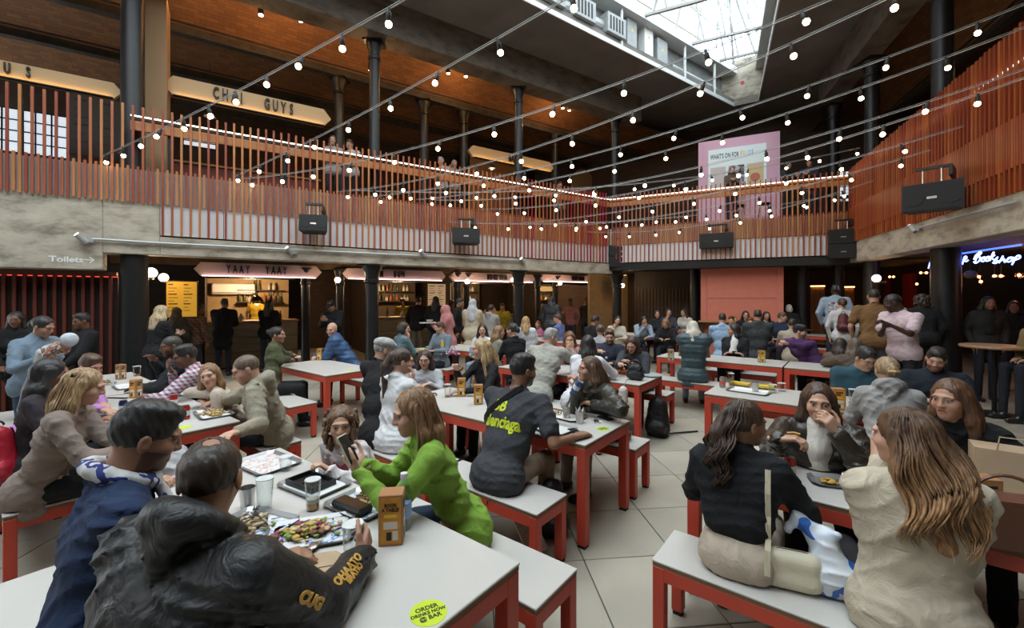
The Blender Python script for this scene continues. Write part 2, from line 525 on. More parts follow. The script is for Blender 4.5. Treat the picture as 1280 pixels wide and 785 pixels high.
# ================================================================ balustrades of slats
SLATM = [mat('slat_%d' % i, c, 0.42, bump=0.03, bscale=30, var=0.14, vscale=5, stretch=(3, 3, 0.4)) for i, c in enumerate(
    [(0.31, 0.085, 0.036), (0.36, 0.115, 0.042), (0.42, 0.165, 0.052), (0.25, 0.055, 0.026), (0.34, 0.10, 0.042)])]
SLATR = [mat('slat_red_%d' % i, c, 0.42, var=0.1) for i, c in enumerate([(0.30, 0.02, 0.035), (0.5, 0.16, 0.12)])]
M_LED = emat('white_led', (1.0, 0.86, 0.66), 5.0)
M_RAIL = mat('rail_timber', (0.42, 0.17, 0.055), 0.5, var=0.15, stretch=(0.5, 3, 3))
def slat_data(h, m, w=0.046, d=0.028):
    return MB().box((-w/2, -d, 0), (w/2, 0, h)).data('slat', m)
_sd = {}
def slat(parent, x, z0, z1, m, off=0.0, w=0.046):
    k = (round(z1-z0, 3), m.name, w)
    if k not in _sd: _sd[k] = slat_data(z1-z0, m, w)
    return obj('slat', _sd[k], parent, (x, off, z0))
SLAT_SHADED = [mat('slat_shaded_%d' % i, c, 0.40, bump=0.03, bscale=30, var=0.14, vscale=5, stretch=(3, 3, 0.4)) for i, c in enumerate([(0.24, 0.045, 0.014), (0.28, 0.062, 0.017), (0.20, 0.034, 0.012), (0.33, 0.085, 0.022)])]  # orange darkened and reddened, so weaker daylight is put into the colour
def balustrade(P, x0, x1, step, zfun, label, red=None, railx=None, w=0.034, pal=None):
    pal = pal or SLATM
    root = thing('slatted_balustrade', label, 'balustrade', P.origin(), P.rz)
    n = int((x1-x0)/step)
    for i in range(n+1):
        x = x0+i*step
        zb, zm0, zm1, zt = zfun(x)
        zt = round(zt+random.uniform(-.01, .01), 2)
        m = random.choice(pal)
        if red and red(x) and random.random() < 0.12: m = SLATR[0]
        slat(root, x, zb, zt, m, -0.02, w)
        slat(root, x+step/2, zm0-0.02, zm1, random.choice(pal), -0.02, w)
    return root
def lz(x): return ((2.86 if x > xs_b-0.03 else ZS-0.04), ZS, 4.0, ZR)
bl = balustrade(LW, LX0+2.4, LX1-0.1, 0.13, lz, 'long orange slatted balustrade of the left gallery', red=lambda x: x > 4)
# backing panels, handrail, light strip
bl_w = LX1-0.02
MB().box((LX0+2.3, 0.015, ZS-0.03), (bl_w, 0.05, 3.96)).build('grey_panel', mat('panel_mauve', (0.46, 0.42, 0.43), 0.5), bl)
npan = 12
for i in range(npan):
    a = xs_b+(bl_w-xs_b)*i/npan; b = xs_b+(bl_w-xs_b)*(i+1)/npan
    MB().box((a+0.004, 0.012, 2.87), (b-0.004, 0.05, ZS-0.035)).build('white_panel', mat('panel_white', (0.66, 0.64, 0.66), 0.45), bl)
hx0 = LW.X(163)
MB().box((hx0, 0.0, 4.62), (bl_w, 0.05, 4.78), 0.004).build('handrail', M_RAIL, bl)
MB().box((hx0, 0.02, 4.80), (bl_w, 0.34, 4.85)).build('ledge', M_DARK, bl)
MB().box((hx0, 0.0, 4.855), (bl_w, 0.02, 4.872)).build('light_strip', M_LED, bl)
for i in range(9):
    x = LX0+2.4+i*1.8
    MB().box((x-0.03, 0.06, 3.86), (x+0.03, 0.1, 4.85)).build('post', M_IRON, bl)

def bz(x): return (2.86, 3.42, 3.96, 4.98)
bb = balustrade(BW, 0.1, BLEN-0.05, 0.122, bz, 'orange slatted balustrade of the back gallery below the pink poster', red=lambda x: x < 1.6)
MB().box((0, 0.015, 3.42), (BLEN, 0.05, 3.92)).build('tan_panel', mat('panel_tan', (0.42, 0.27, 0.17), 0.5), bb)
for i in range(5):
    a = BLEN*i/5; b = BLEN*(i+1)/5
    MB().box((a+0.004, 0.012, 2.87), (b-0.004, 0.05, 3.40)).build('white_panel', MATS['panel_white'], bb)
MB().box((0, 0.0, 4.62), (BLEN, 0.05, 4.76), 0.004).build('handrail', M_RAIL, bb)
MB().box((0, 0.02, 4.80), (BLEN, 0.4, 4.85)).build('ledge', M_RAIL, bb)
MB().box((0, 0.0, 4.855), (BLEN, 0.02, 4.872)).build('light_strip', M_LED, bb)

rx_e = RW.X(1280)
def rzf(x):
    k = min(max(x/rx_e, 0), 1.6)
    return (round(rz1+0.0, 2), round(3.40+0.10*k, 2), round(4.0+0.12*k, 2), round(4.98+0.30*k, 2))
br = balustrade(RW, 0.05, 8.2, 0.095, rzf, 'shade-darkened orange slatted balustrade of the right gallery beside the big speaker', w=0.038, pal=SLAT_SHADED)
MB().box((0, 0.02, rz1), (8.4, 0.05, 4.0)).build('back_panel', mat('panel_rust', (0.20, 0.055, 0.022), 0.5), br)
MB().box((0, 0.02, 4.66), (8.4, 0.06, 4.80), 0.004).build('handrail', M_RAIL, br)
MB().box((0, 0.03, 4.855), (8.4, 0.05, 4.872)).build('light_strip', M_LED, br)

# ================================================================ columns
def column(P, px, off, z0, z1, r, label, cap=True, group=None, band=None):
    x = P.X(px, off); w_ = P.w(x, off, z0)
    root = thing('cast_iron_column', label, 'column', w_, 0, group)
    o = MB().lathe([(r*1.04, 0), (r, 0.03), (r*0.96, z1-z0-0.3), (r*0.96, z1-z0)], n=24).build('shaft', M_IRON, root); smooth_by_angle(o)
    if cap:
        h = z1-z0
        o = MB().lathe([(r*0.98, h-0.42), (r*1.16, h-0.40), (r*1.16, h-0.34), (r*1.0, h-0.32), (r*1.05, h-0.2), (r*1.5, h-0.06), (r*1.5, h-0.03)], n=24).box((-r*1.7, -r*1.7, h-0.03), (r*1.7, r*1.7, h)).build('capital', M_IRON, root); smooth_by_angle(o)
    return root
column(LW, 168, 0.25, 0, ZB0, 0.2, 'broad black iron column beside the red slatted screen', cap=False)
column(LW, 465, 0.2, 0, ZB0, 0.145, 'black iron column with flared capital in front of the second stall sign')
column(LW, 648, 0.2, 0, ZB0, 0.145, 'black iron column behind the white t-shirt woman, third from the left')
column(LW, 771, 0.1, 0, ZB0, 0.145, 'black iron column at the corner below the stacked speakers')
for px, lab in ((382, 'slim dark column at the right end of the first stall'), (425, 'slim dark column by the man in black with a phone'), (570, 'slim dark column left of the third stall sign'), (583, 'slim dark column with a hanging bulb at the third stall'), (672, 'slim dark column right of the third iron column'), (694, 'slim dark column with a bulb at the fourth stall')):
    column(LW, px, 2.28, 0, ZB0, 0.1, lab, group='inner columns under the left gallery')
for px, lab in ((166, 'thick upper black column near the left signs'), (468, 'upper black column at the second light string'), (648, 'upper black column in the middle of the left gallery'), (768, 'upper black column at the corner of the galleries')):
    column(LW, px, 0.45, 3.86, 7.66, 0.17 if px < 200 else 0.125, lab, group='upper columns of the left gallery')
for px, lab in ((424, 'far upper column beside the second sign'), (580, 'far upper column left of the third gallery sign'), (694, 'far upper column right of the third gallery sign'), (530, 'thin far upper column under the arch')):
    column(LW, px, 2.4, 3.86, 7.55, 0.13, lab, group='upper columns of the left gallery')
column(RW, 1182, 0.35, 0, rz0, 0.21, 'broad black column in front of the blue neon sign', cap=False)
column(RW, 1089, 0.35, 0, rz0, 0.17, 'black column behind the man in the brown t-shirt', cap=False)
for px, off, lab in ((1178, 0.45, 'upper black column rising behind the right balustrade'), (1090, 0.45, 'upper black column with a concrete capital at the right gallery'), (1042, 0.45, 'upper black column at the far end of the right gallery')):
    column(RW, px, off, 3.86, 7.66, 0.16, lab, group='upper columns of the right gallery')
for px, lab in ((868, 'dark column left of the coral board'), (1003, 'dark column right of the coral board'), (1048, 'dark column near the lit timber panels')):
    column(BW, px, 1.0, 0, 2.72, 0.14, lab, cap=False, group='columns under the back gallery')

# ================================================================ tables and benches
VX, VY = 426/688.0, 540/688.0           # short direction of every table (to the far right)
UX, UY = VY, -VX                        # long direction of every table (to the near right)
TROT = math.atan2(UY, UX)
U = Vector((UX, UY, 0)); V = Vector((VX, VY, 0))
TW, TH, BWD, BH = 0.78, 0.75, 0.36, 0.45
def furniture_parts(L, W, Hh, leg=0.07):
    """local x along, y across, origin at the left near corner on the ground"""
    d = {}
    d['top'] = MB().box((0.0, 0.0, Hh-0.012), (L, W, Hh), 0.003).data('tabletop', M_TOP)
    d['edge'] = MB().box((0.004, 0.004, Hh-0.032), (L-0.004, W-0.004, Hh-0.012)).data('edge_band', M_PLY)
    d['railx'] = MB().box((leg, 0, -0.068), (L-leg, 0.03, 0), 0.002).data('rail', M_RED)
    d['raily'] = MB().box((0, leg, -0.068), (0.03, W-leg, 0), 0.002).data('rail', M_RED)
    d['leg'] = MB().box((0, 0, 0.022), (leg, leg, Hh-0.032), 0.004).data('leg', M_RED)
    d['foot'] = MB().box((0.006, 0.006, 0), (leg-0.006, leg-0.006, 0.022)).data('foot', M_BLK)
    return d
_fc = {}
def furniture(kind, loc, L, label, group):
    W, Hh = (TW, TH) if kind == 'table' else (BWD, BH)
    leg = 0.07 if kind == 'table' else 0.06
    k = (kind, L)
    if k not in _fc: _fc[k] = furniture_parts(L, W, Hh, leg)
    d = _fc[k]
    root = thing('dining_table' if kind == 'table' else 'bench', label, kind, loc, TROT, group)
    obj('tabletop' if kind == 'table' else 'seat', d['top'], root)
    obj('edge_band', d['edge'], root)
    z = Hh-0.032
    obj('rail', d['railx'], root, (0, 0.004, z)); obj('rail', d['railx'], root, (0, W-0.034, z))
    obj('rail', d['raily'], root, (0.004, 0, z)); obj('rail', d['raily'], root, (L-0.034, 0, z))
    for x in (0.003, L-leg-0.003):
        for y in (0.003, W-leg-0.003):
            l = obj('leg', d['leg'], root, (x, y, 0)); obj('foot', d['foot'], l)
    return root
# name, left-near corner of the table (x, y), length, benches (side, start, length)
def corner_from(px, py, back_U=0.0, back_V=0.0, z=TH):
    p = atz(px, py, z)
    return Vector((p.x, p.y, 0)) - U*back_U - V*back_V
TAB = {}
def table(key, c, L, label, benches):
    TAB[key] = (c, L)
    furniture('table', c, L, label, 'red and white canteen tables')
    for side, s, l, lab in benches:
        o = c + U*s + (V*(-0.165-BWD) if side < 0 else V*(TW+0.165))
        furniture('bench', o, l, lab, 'red and white canteen benches')
def tp(key, s, t, z=TH):
    """point on a table: s metres along from its left end, t metres across from its near edge"""
    c, L = TAB[key]
    p = c + U*s + V*t
    return Vector((p.x, p.y, z))
table('T1', corner_from(650.2, 702.5, 2.1, TW), 2.1, 'front left white table with trays of leftover food and the beer glass', [
    (-1, -0.02, 1.03, 'bench under the man in the navy jumper at the front left table'), (-1, 1.05, 1.03, 'bench under the man in the black hooded jacket at the bottom edge'),
    (1, 0.0, 1.03, 'bench under the curly-haired child at the front left table'), (1, 1.06, 1.0, 'bench under the woman in the green jumper')])
table('T2', corner_from(300.5, 526, 2.1, TW), 2.1, 'left white table with the two red drink cans beside the hooded man', [
    (-1, 0.0, 1.03, 'bench behind the woman in the tan jumper at the left table'), (-1, 1.05, 1.03, 'bench the woman in the tan jumper sits on'),
    (1, 0.0, 1.03, 'bench under the man in the checked shirt'), (1, 1.06, 1.03, 'bench under the hooded man at the left table')])
table('T2b', TAB['T2'][0]-U*1.75, 1.7, 'white table continuing the left table towards the dark screen', [(-1, 0.1, 1.5, 'bench in front of the mother with the baby, left edge of the photo'), (1, 0.3, 1.3, 'bench under the bald-headed man eating')])
table('T3', corner_from(731.5, 556.5, 2.2, 0), 2.2, 'middle white table with two phones and two steel cups of chips near its end', [
    (-1, 1.15, 1.0, 'bench under the man in the dark t-shirt with yellow lettering'), (-1, 0.08, 1.03, 'bench under the woman with the ponytail in the white shirt'),
    (1, 0.08, 1.03, 'bench under the blonde woman in the black top'), (1, 1.13, 1.05, 'bench under the girl drinking from a blue can')])
table('T4', corner_from(407, 469.7, 1.5, 0), 1.5, 'white table with a single menu box between the bomber jacket and the blue puffer jacket', [
    (-1, 0.5, 1.1, 'bench behind the hooded man, in front of the bomber jacket woman'), (1, 0.2, 1.1, 'bench under the bald man in the blue puffer jacket')])
table('T5', corner_from(858, 587, 0, 0), 2.2, 'front right white table shared by the four young women', [
    (-1, -0.02, 2.1, 'long bench in the right foreground carrying the cream handbag'),
    (1, 0.1, 1.03, 'bench under the woman in the brown leather jacket'), (1, 1.15, 1.03, 'bench under the dark-dressed woman at the right table')])
table('T6', corner_from(880, 491.3, 0, 0), 2.1, 'white table behind the front right one with a tray and yellow wrappers', [
    (-1, 1.0, 1.03, 'bench under the person in the grey hoodie with a hair clip'), (1, 0.15, 0.8, 'bench with a dark coat and bags behind the tray of yellow wrappers'), (1, 1.0, 1.05, 'bench under the man with glasses in the teal fleece')])
table('T7', corner_from(820.5, 445.2, 0, 0), 1.9, 'long white table behind the quilted vest, left half', [
    (-1, 0.15, 1.1, 'bench under the woman in the quilted green vest'), (1, 0.6, 1.1, 'bench under the woman in the black jacket, far side of the long table')])
table('T7b', TAB['T7'][0]+U*1.92, 1.7, 'long white table right half with the yellow menu box near the purple jumper', [
    (-1, 0.1, 1.0, 'bench by the long table, close behind the teal fleece'), (1, 0.2, 1.2, 'bench under the man in the purple jumper')])
table('T8', corner_from(799.5, 481.3, 2.2, 0), 2.2, 'white table with the red food tray and the black fluffy bag at its end', [
    (-1, 0.1, 1.03, 'bench under the man in the pale grey jacket'), (-1, 1.1, 0.85, 'bench under the woman in the white jumper with long black hair'),
    (1, 0.3, 0.85, 'bench under the woman in the pink blouse with loose auburn hair'), (1, 1.2, 1.0, 'bench under the couple eating at the red tray table')])
table('T9', corner_from(841, 421.8, 2.0, 0), 2.0, 'far white table in front of the three women below the speaker', [
    (-1, 0.3, 1.1, 'bench at the far table, camera side, near the yellow drink'), (1, 0.3, 1.4, 'bench under the women at the far table')])
table('T10', corner_from(632.5, 444, 2.2, 0), 2.2, 'white table covered with food where the smiling woman in white sits', [
    (-1, 0.2, 1.03, 'bench at the food table under the woman in the slate jumper'), (1, 0.3, 1.5, 'bench under the boy and the smiling woman in white')])
table('T11', corner_from(1074, 421.6, 2.0, 0, ) - V*0.2 - U*0.3, 2.0, 'far right white table end-on behind the man in the cap', [
    (-1, 0.2, 1.6, 'far bench under the man in the charcoal jacket'), (1, 0.2, 1.5, 'far bench at the group in front of the coral board')])
table('T12', Vector((4.9, 13.6, 0)), 1.6, 'farthest white table near the timber wall under the corner speakers', [(1, 0.2, 1.2, 'farthest bench near the corner column')])
table('T13', Vector((0.15, 10.7, 0)), 1.9, 'white table behind the food table, near the blue-shirted man', [(-1, 0.2, 1.5, 'bench under the woman in the white t-shirt with her back turned'), (1, 0.3, 1.4, 'bench behind the blue-shirted man')])

# ================================================================ light strings
def right_pt(px, py): 
    x, z = RW.loc(px, py, -0.06); return RW.w(x, -0.06, z)
def left_pt(px, py):
    x, z = LW.loc(px, py, -0.06); return LW.w(x, -0.06, z)
def proj(p): return (CX+F*p.x/p.y, HY-F*(p.z-H)/p.y) if p.y > 0.05 else (9999, -9999)
def curve_pts(a, b, sag, n=48):
    return [a.lerp(b, i/n) - Vector((0, 0, 4*sag*(i/n)*(1-i/n))) for i in range(n+1)]
def end_through(a, q, sag, z=5.25):
    """far end on the line of the right wall at height z, so that the sagging cable passes the direction q"""
    best = None
    for k in range(400):
        x = -0.5+k*0.05
        b = RW.w(x, -0.06, z)
        e = 1e9
        for p in curve_pts(a, b, sag, 60):
            if p.y < 0.3: continue
            s = proj(p); e = min(e, math.hypot(s[0]-q[0], s[1]-q[1]))
        if best is None or e < best[0]: best = (e, b)
    return best[1]
bulb_me = MB().ball((0, 0, -0.122), 0.031, 12, 9).data('bulb', M_BULB, True)
sock_me = MB().lathe([(0.016, -0.10), (0.024, -0.092), (0.024, -0.03), (0.014, -0.02), (0.014, 0.012)], n=8).data('socket', M_BLK, True)
def light_string(a, b, sag, step, label, phase=0.5):
    root = thing('string_light', label, 'string light', a, 0, 'festoon strings across the hall')
    pts = curve_pts(a, b, sag, 60)
    loc = [p-a for p in pts]
    MB().path(loc, 0.006, 5).path([p+Vector((0, 0, 0.022)) for p in loc], 0.003, 4).build('cable', mat('cable_grey', (0.30, 0.30, 0.30), 0.4), root)
    d = phase*step; acc = 0
    for p, q in zip(loc[:-1], loc[1:]):
        L = (q-p).length
        while d <= acc+L:
            c = p.lerp(q, (d-acc)/L)
            k = random.choice([0, 0, 0, 1])
            s = obj('socket', sock_me, root, c)
            bo = obj('bulb', bulb_me, s)
            s.rotation_euler = (random.uniform(-.35, .35), random.uniform(-.35, .35), 0)
            d += step
        acc += L
    return root
strs = [
    ((127, 196), ('q', 493, 10), 0.25, 0.62, 'festoon string leaving the left rail nearest the left edge of the photo'),
    ((291, 222), ('q', 639, 38), 0.25, 0.85, 'festoon string rising steeply past the second upper column'),
    ((300, 224), ('q', 925, 48), 0.55, 0.85, 'festoon string running across to the near edge of the skylight'),
    ((420, 240), ('q', 1100, 8), 0.6, 0.85, 'festoon string passing under the far corner of the skylight'),
    ((455, 247), ('e', 1340, -18), (900, 146), 0.85, 'festoon string crossing above the pink poster, upper of the pair'),
    ((520, 250), ('e', 1330, 16), (957, 153), 0.85, 'festoon string crossing just above the pink poster, lower of the pair'),
    ((540, 250), ('e', 1330, 70), (950, 188), 0.9, 'festoon string crossing the lettering of the pink poster'),
    ((600, 262), ('e', 1320, 84), (1013, 185), 0.9, 'festoon string crossing the middle of the pink poster'),
    ((640, 280), ('e', 1205, 158), (1010, 214), 0.8, 'festoon string ending on the right slats above the big speaker'),
    ((700, 283), ('e', 1163, 188), (1013, 230), 0.75, 'festoon string ending on the right slats left of the big speaker'),
    ((735, 290), ('e', 1092, 226), (995, 256), 0.7, 'festoon string ending low on the right slats near the back corner'),
    ((560, 278), ('e', 1066, 240), (835, 273), 0.8, 'lowest festoon string across the back balustrade'),
    ((440, 238), ('e', 1075, 185), (850, 224), 0.9, 'festoon string along the middle of the back balustrade'),
]
for i, (l, e, sag, st, lab) in enumerate(strs):
    a = left_pt(*l)
    if e[0] == 'e':
        b = right_pt(e[1], e[2])
        if isinstance(sag, tuple):      # slack that lets the cable hang through the given direction
            best = (1e9, 0.4)
            for k in range(40):
                for p in curve_pts(a, b, k*0.03, 60):
                    if p.y > 0.3:
                        s = proj(p); best = min(best, (math.hypot(s[0]-sag[0], s[1]-sag[1]), k*0.03))
            sag = best[1]
    else: b = end_through(a, (e[1], e[2]), sag)
    light_string(a, b, sag, st, lab, 0.3+0.05*i)

# ================================================================ people: bodies, clothes and hair grown as smooth continuous surfaces
def nv(p): return np.array((p[0], p[1], p[2]), dtype=np.float64)
def unit(v):
    v = np.asarray(v, dtype=np.float64); n = np.linalg.norm(v); return v/n if n > 1e-9 else v
ZUP = np.array((0., 0., 1.))

def cone(a, b, r1, r2=None, k=0.02, flat=None, sub=False):
    return ('c', nv(a), nv(b), r1, r1 if r2 is None else r2, k, flat, sub)
def ell(c, axes, radii, k=0.015, sub=False):
    return ('e', nv(c), np.asarray(axes, dtype=np.float64), np.asarray(radii, dtype=np.float64), k, None, None, sub)

def sdf_mesh(prims, vox, disp=None):
    los, his = [], []
    for p in prims:
        if p[0] == 'c':
            R = max(p[3], p[4]); lo = np.minimum(p[1]-p[3], p[2]-p[4]); hi = np.maximum(p[1]+p[3], p[2]+p[4])
            if p[6] is not None and p[6][1] > 1: lo = lo-R*(p[6][1]-1); hi = hi+R*(p[6][1]-1)
        else:
            e = np.sqrt(((p[2]*p[3][:, None])**2).sum(0)); lo = p[1]-e; hi = p[1]+e
        los.append(lo); his.append(hi)
    addi = [i for i, p in enumerate(prims) if not p[7]]
    lo = np.min([los[i] for i in addi], 0)-3*vox; hi = np.max([his[i] for i in addi], 0)+3*vox
    n = np.ceil((hi-lo)/vox).astype(int)+1
    D = np.full(n, 0.5, dtype=np.float32)
    ax = [lo[i]+vox*np.arange(n[i]) for i in range(3)]
    for p, pl_, ph_ in zip(prims, los, his):
        k = p[5] if p[0] == 'c' else p[4]
        m = k+2.5*vox
        i0 = np.maximum(np.floor((pl_-m-lo)/vox).astype(int), 0); i1 = np.minimum(np.ceil((ph_+m-lo)/vox).astype(int)+1, n)
        if np.any(i1 <= i0): continue
        X = ax[0][i0[0]:i1[0]][:, None, None]; Y = ax[1][i0[1]:i1[1]][None, :, None]; Z = ax[2][i0[2]:i1[2]][None, None, :]
        if p[0] == 'c':
            a, b, r1, r2 = p[1], p[2], p[3], p[4]
            ba = b-a; L2 = float(ba@ba)
            dx, dy, dz = X-a[0], Y-a[1], Z-a[2]
            if L2 > 1e-10:
                t = np.clip((dx*ba[0]+dy*ba[1]+dz*ba[2])/L2, 0, 1)
                dx = dx-t*ba[0]; dy = dy-t*ba[1]; dz = dz-t*ba[2]
                r = r1+(r2-r1)*t
            else: r = r1
            if p[6] is not None:
                nn, s = p[6]
                q = (dx*nn[0]+dy*nn[1]+dz*nn[2])*(1/s-1)
                dx = dx+q*nn[0]; dy = dy+q*nn[1]; dz = dz+q*nn[2]
            d = np.sqrt(dx*dx+dy*dy+dz*dz)-r
        else:
            A, R = p[2], p[3]
            dx, dy, dz = X-p[1][0], Y-p[1][1], Z-p[1][2]
            q = [(dx*A[i][0]+dy*A[i][1]+dz*A[i][2])/R[i] for i in range(3)]
            k0 = np.sqrt(q[0]**2+q[1]**2+q[2]**2)
            k1 = np.sqrt((q[0]/R[0])**2+(q[1]/R[1])**2+(q[2]/R[2])**2)+1e-6
            d = k0*(k0-1)/k1
        S = D[i0[0]:i1[0], i0[1]:i1[1], i0[2]:i1[2]]
        if p[7]:
            d = -d
            h = np.clip(0.5-0.5*(d-S)/max(k, 1e-5), 0, 1) if k > 0 else (S > d)
            S[...] = d*(1-h)+S*h+k*h*(1-h)
        else:
            h = np.clip(0.5+0.5*(d-S)/k, 0, 1)
            S[...] = d*(1-h)+S*h-k*h*(1-h)
    if disp is not None:
        D += disp(ax[0][:, None, None], ax[1][None, :, None], ax[2][None, None, :]).astype(np.float32)
    return surface_nets(D, lo, vox)

def surface_nets(D, lo, vox):
    I = D < 0
    c = I[:-1, :-1, :-1].astype(np.int8)
    tot = sum(I[i:I.shape[0]-1+i, j:I.shape[1]-1+j, k:I.shape[2]-1+k].astype(np.int8) for i in (0, 1) for j in (0, 1) for k in (0, 1))
    act = (tot > 0) & (tot < 8)
    ii, jj, kk = np.nonzero(act)
    nvx = len(ii)
    idx = np.full(act.shape, -1, dtype=np.int32); idx[ii, jj, kk] = np.arange(nvx)
    acc = np.zeros((nvx, 3)); cnt = np.zeros(nvx)
    corners = [(i, j, k) for i in (0, 1) for j in (0, 1) for k in (0, 1)]
    vals = {cn: D[ii+cn[0], jj+cn[1], kk+cn[2]] for cn in corners}
    for a in corners:
        for axis in range(3):
            if a[axis] == 1: continue
            b = list(a); b[axis] = 1; b = tuple(b)
            va, vb = vals[a], vals[b]
            m = (va < 0) != (vb < 0)
            t = np.where(m, va/(va-vb+1e-12), 0)
            for x in range(3):
                acc[:, x] += np.where(m, a[x]+(t if x == axis else 0), 0)
            cnt += m
    pos = acc/np.maximum(cnt, 1)[:, None]
    v = lo+vox*(np.stack([ii, jj, kk], 1)+pos)
    quads = []
    for axis in range(3):
        sl0 = [slice(None)]*3; sl1 = [slice(None)]*3
        sl0[axis] = slice(0, -1); sl1[axis] = slice(1, None)
        A, B = I[tuple(sl0)], I[tuple(sl1)]
        e = np.nonzero(A != B)
        e = np.stack(e, 1)
        o1, o2 = (axis+1) % 3, (axis+2) % 3
        ok = (e[:, o1] > 0) & (e[:, o2] > 0) & (e[:, o1] < act.shape[o1]) & (e[:, o2] < act.shape[o2])
        e = e[ok]
        def cell(d1, d2):
            q = e.copy(); q[:, o1] -= d1; q[:, o2] -= d2
            return idx[q[:, 0], q[:, 1], q[:, 2]]
        Q = np.stack([cell(1, 1), cell(0, 1), cell(0, 0), cell(1, 0)], 1)
        fl_ = ~A[e[:, 0], e[:, 1], e[:, 2]]
        Q[fl_] = Q[fl_][:, ::-1]
        quads.append(Q)
    Q = np.concatenate(quads) if quads else np.zeros((0, 4), int)
    Q = Q[(Q >= 0).all(1)]
    return v, Q

def join_parts(parts):
    vs, fs, n = [], [], 0
    for v, f in parts:
        vs.append(v); fs.append(f+n); n += len(v)
    return np.concatenate(vs), np.concatenate(fs)

def wrinkle(amp, freq, seed=0.0, axis=None):
    """cloth folds: soft swells with narrow ridges that wander and fade out"""
    def fn(X, Y, Z):
        w1 = np.sin(9.0*(X-0.6*Y)+seed*1.3+1.5*np.sin(7.0*Z+seed))
        w2 = np.sin(11.0*(0.5*X+Y)+seed*2.7-1.2*np.sin(8.0*Z+2*seed))
        a = np.sin(freq*(0.45*X+0.25*Y+0.95*Z)+seed+2.4*w1)
        b = np.sin(freq*0.85*(-0.4*X+0.55*Y+0.8*Z)+seed*2.1+2.0*w2)
        m1 = 0.5+0.5*np.sin(6.0*Z+seed*1.1+1.7*w2); m2 = 0.5+0.5*np.sin(5.0*(X+Y)+seed*0.7+1.3*w1)
        r1 = (1-np.abs(a))**2*m1; r2 = (1-np.abs(b))**2*m2
        return amp*(0.75-1.5*r1-1.3*r2-0.35*w1*w2)
    return fn

# ---- materials for people
def skin_mat():
    if 'skin' in MATS: return MATS['skin']
    m = bpy.data.materials.new('skin'); MATS['skin'] = m
    n, l, b = nodes_of(m)
    a = n.new('ShaderNodeAttribute'); a.attribute_name = 'Col'
    l.new(a.outputs['Color'], b.inputs['Base Color'])
    b.inputs['Roughness'].default_value = 0.48
    b.inputs['Specular IOR Level'].default_value = 0.4
    return m
def hair_mat(col, col2=None, rough=0.5, ombre=None):
    k = 'hair_%.3f_%.3f_%.3f_%s_%s' % (*col, '' if col2 is None else '%.2f' % col2[0], ombre)
    if k in MATS: return MATS[k]
    m = bpy.data.materials.new('hair_strands'); MATS[k] = m
    n, l, b = nodes_of(m)
    tc = n.new('ShaderNodeTexCoord'); mp = n.new('ShaderNodeMapping'); mp.inputs['Scale'].default_value = (1, 1, 0.22)
    l.new(tc.outputs['Object'], mp.inputs['Vector'])
    t = n.new('ShaderNodeTexNoise'); t.inputs['Scale'].default_value = 55; t.inputs['Detail'].default_value = 3
    l.new(mp.outputs['Vector'], t.inputs['Vector'])
    r = n.new('ShaderNodeValToRGB'); c2 = col2 or tuple(min(1, c*1.9+0.008) for c in col)
    r.color_ramp.elements[0].position = 0.30; r.color_ramp.elements[0].color = (col[0]*0.85, col[1]*0.85, col[2]*0.85, 1)
    r.color_ramp.elements[1].position = 0.72; r.color_ramp.elements[1].color = (*c2, 1)
    l.new(t.outputs['Fac'], r.inputs['Fac']); l.new(r.outputs['Color'], b.inputs['Base Color'])
    if ombre:      # dyed lengths: darker roots, lighter ends
        sx = n.new('ShaderNodeSeparateXYZ'); l.new(tc.outputs['Object'], sx.inputs['Vector'])
        mr = n.new('ShaderNodeMapRange'); mr.inputs['From Min'].default_value = ombre[0]; mr.inputs['From Max'].default_value = ombre[1]
        l.new(sx.outputs['Z'], mr.inputs['Value'])
        mx = n.new('ShaderNodeMix'); mx.data_type = 'RGBA'; mx.blend_type = 'MULTIPLY'
        l.new(mr.outputs['Result'], mx.inputs['Factor']); l.new(r.outputs['Color'], mx.inputs['A']); mx.inputs['B'].default_value = (0.26, 0.24, 0.26, 1)
        l.new(mx.outputs['Result'], b.inputs['Base Color'])
    b.inputs['Roughness'].default_value = rough; b.inputs['Specular IOR Level'].default_value = 0.5
    bp = n.new('ShaderNodeBump'); bp.inputs['Strength'].default_value = 0.55; bp.inputs['Distance'].default_value = 0.008
    l.new(t.outputs['Fac'], bp.inputs['Height']); l.new(bp.outputs['Normal'], b.inputs['Normal'])
    return m
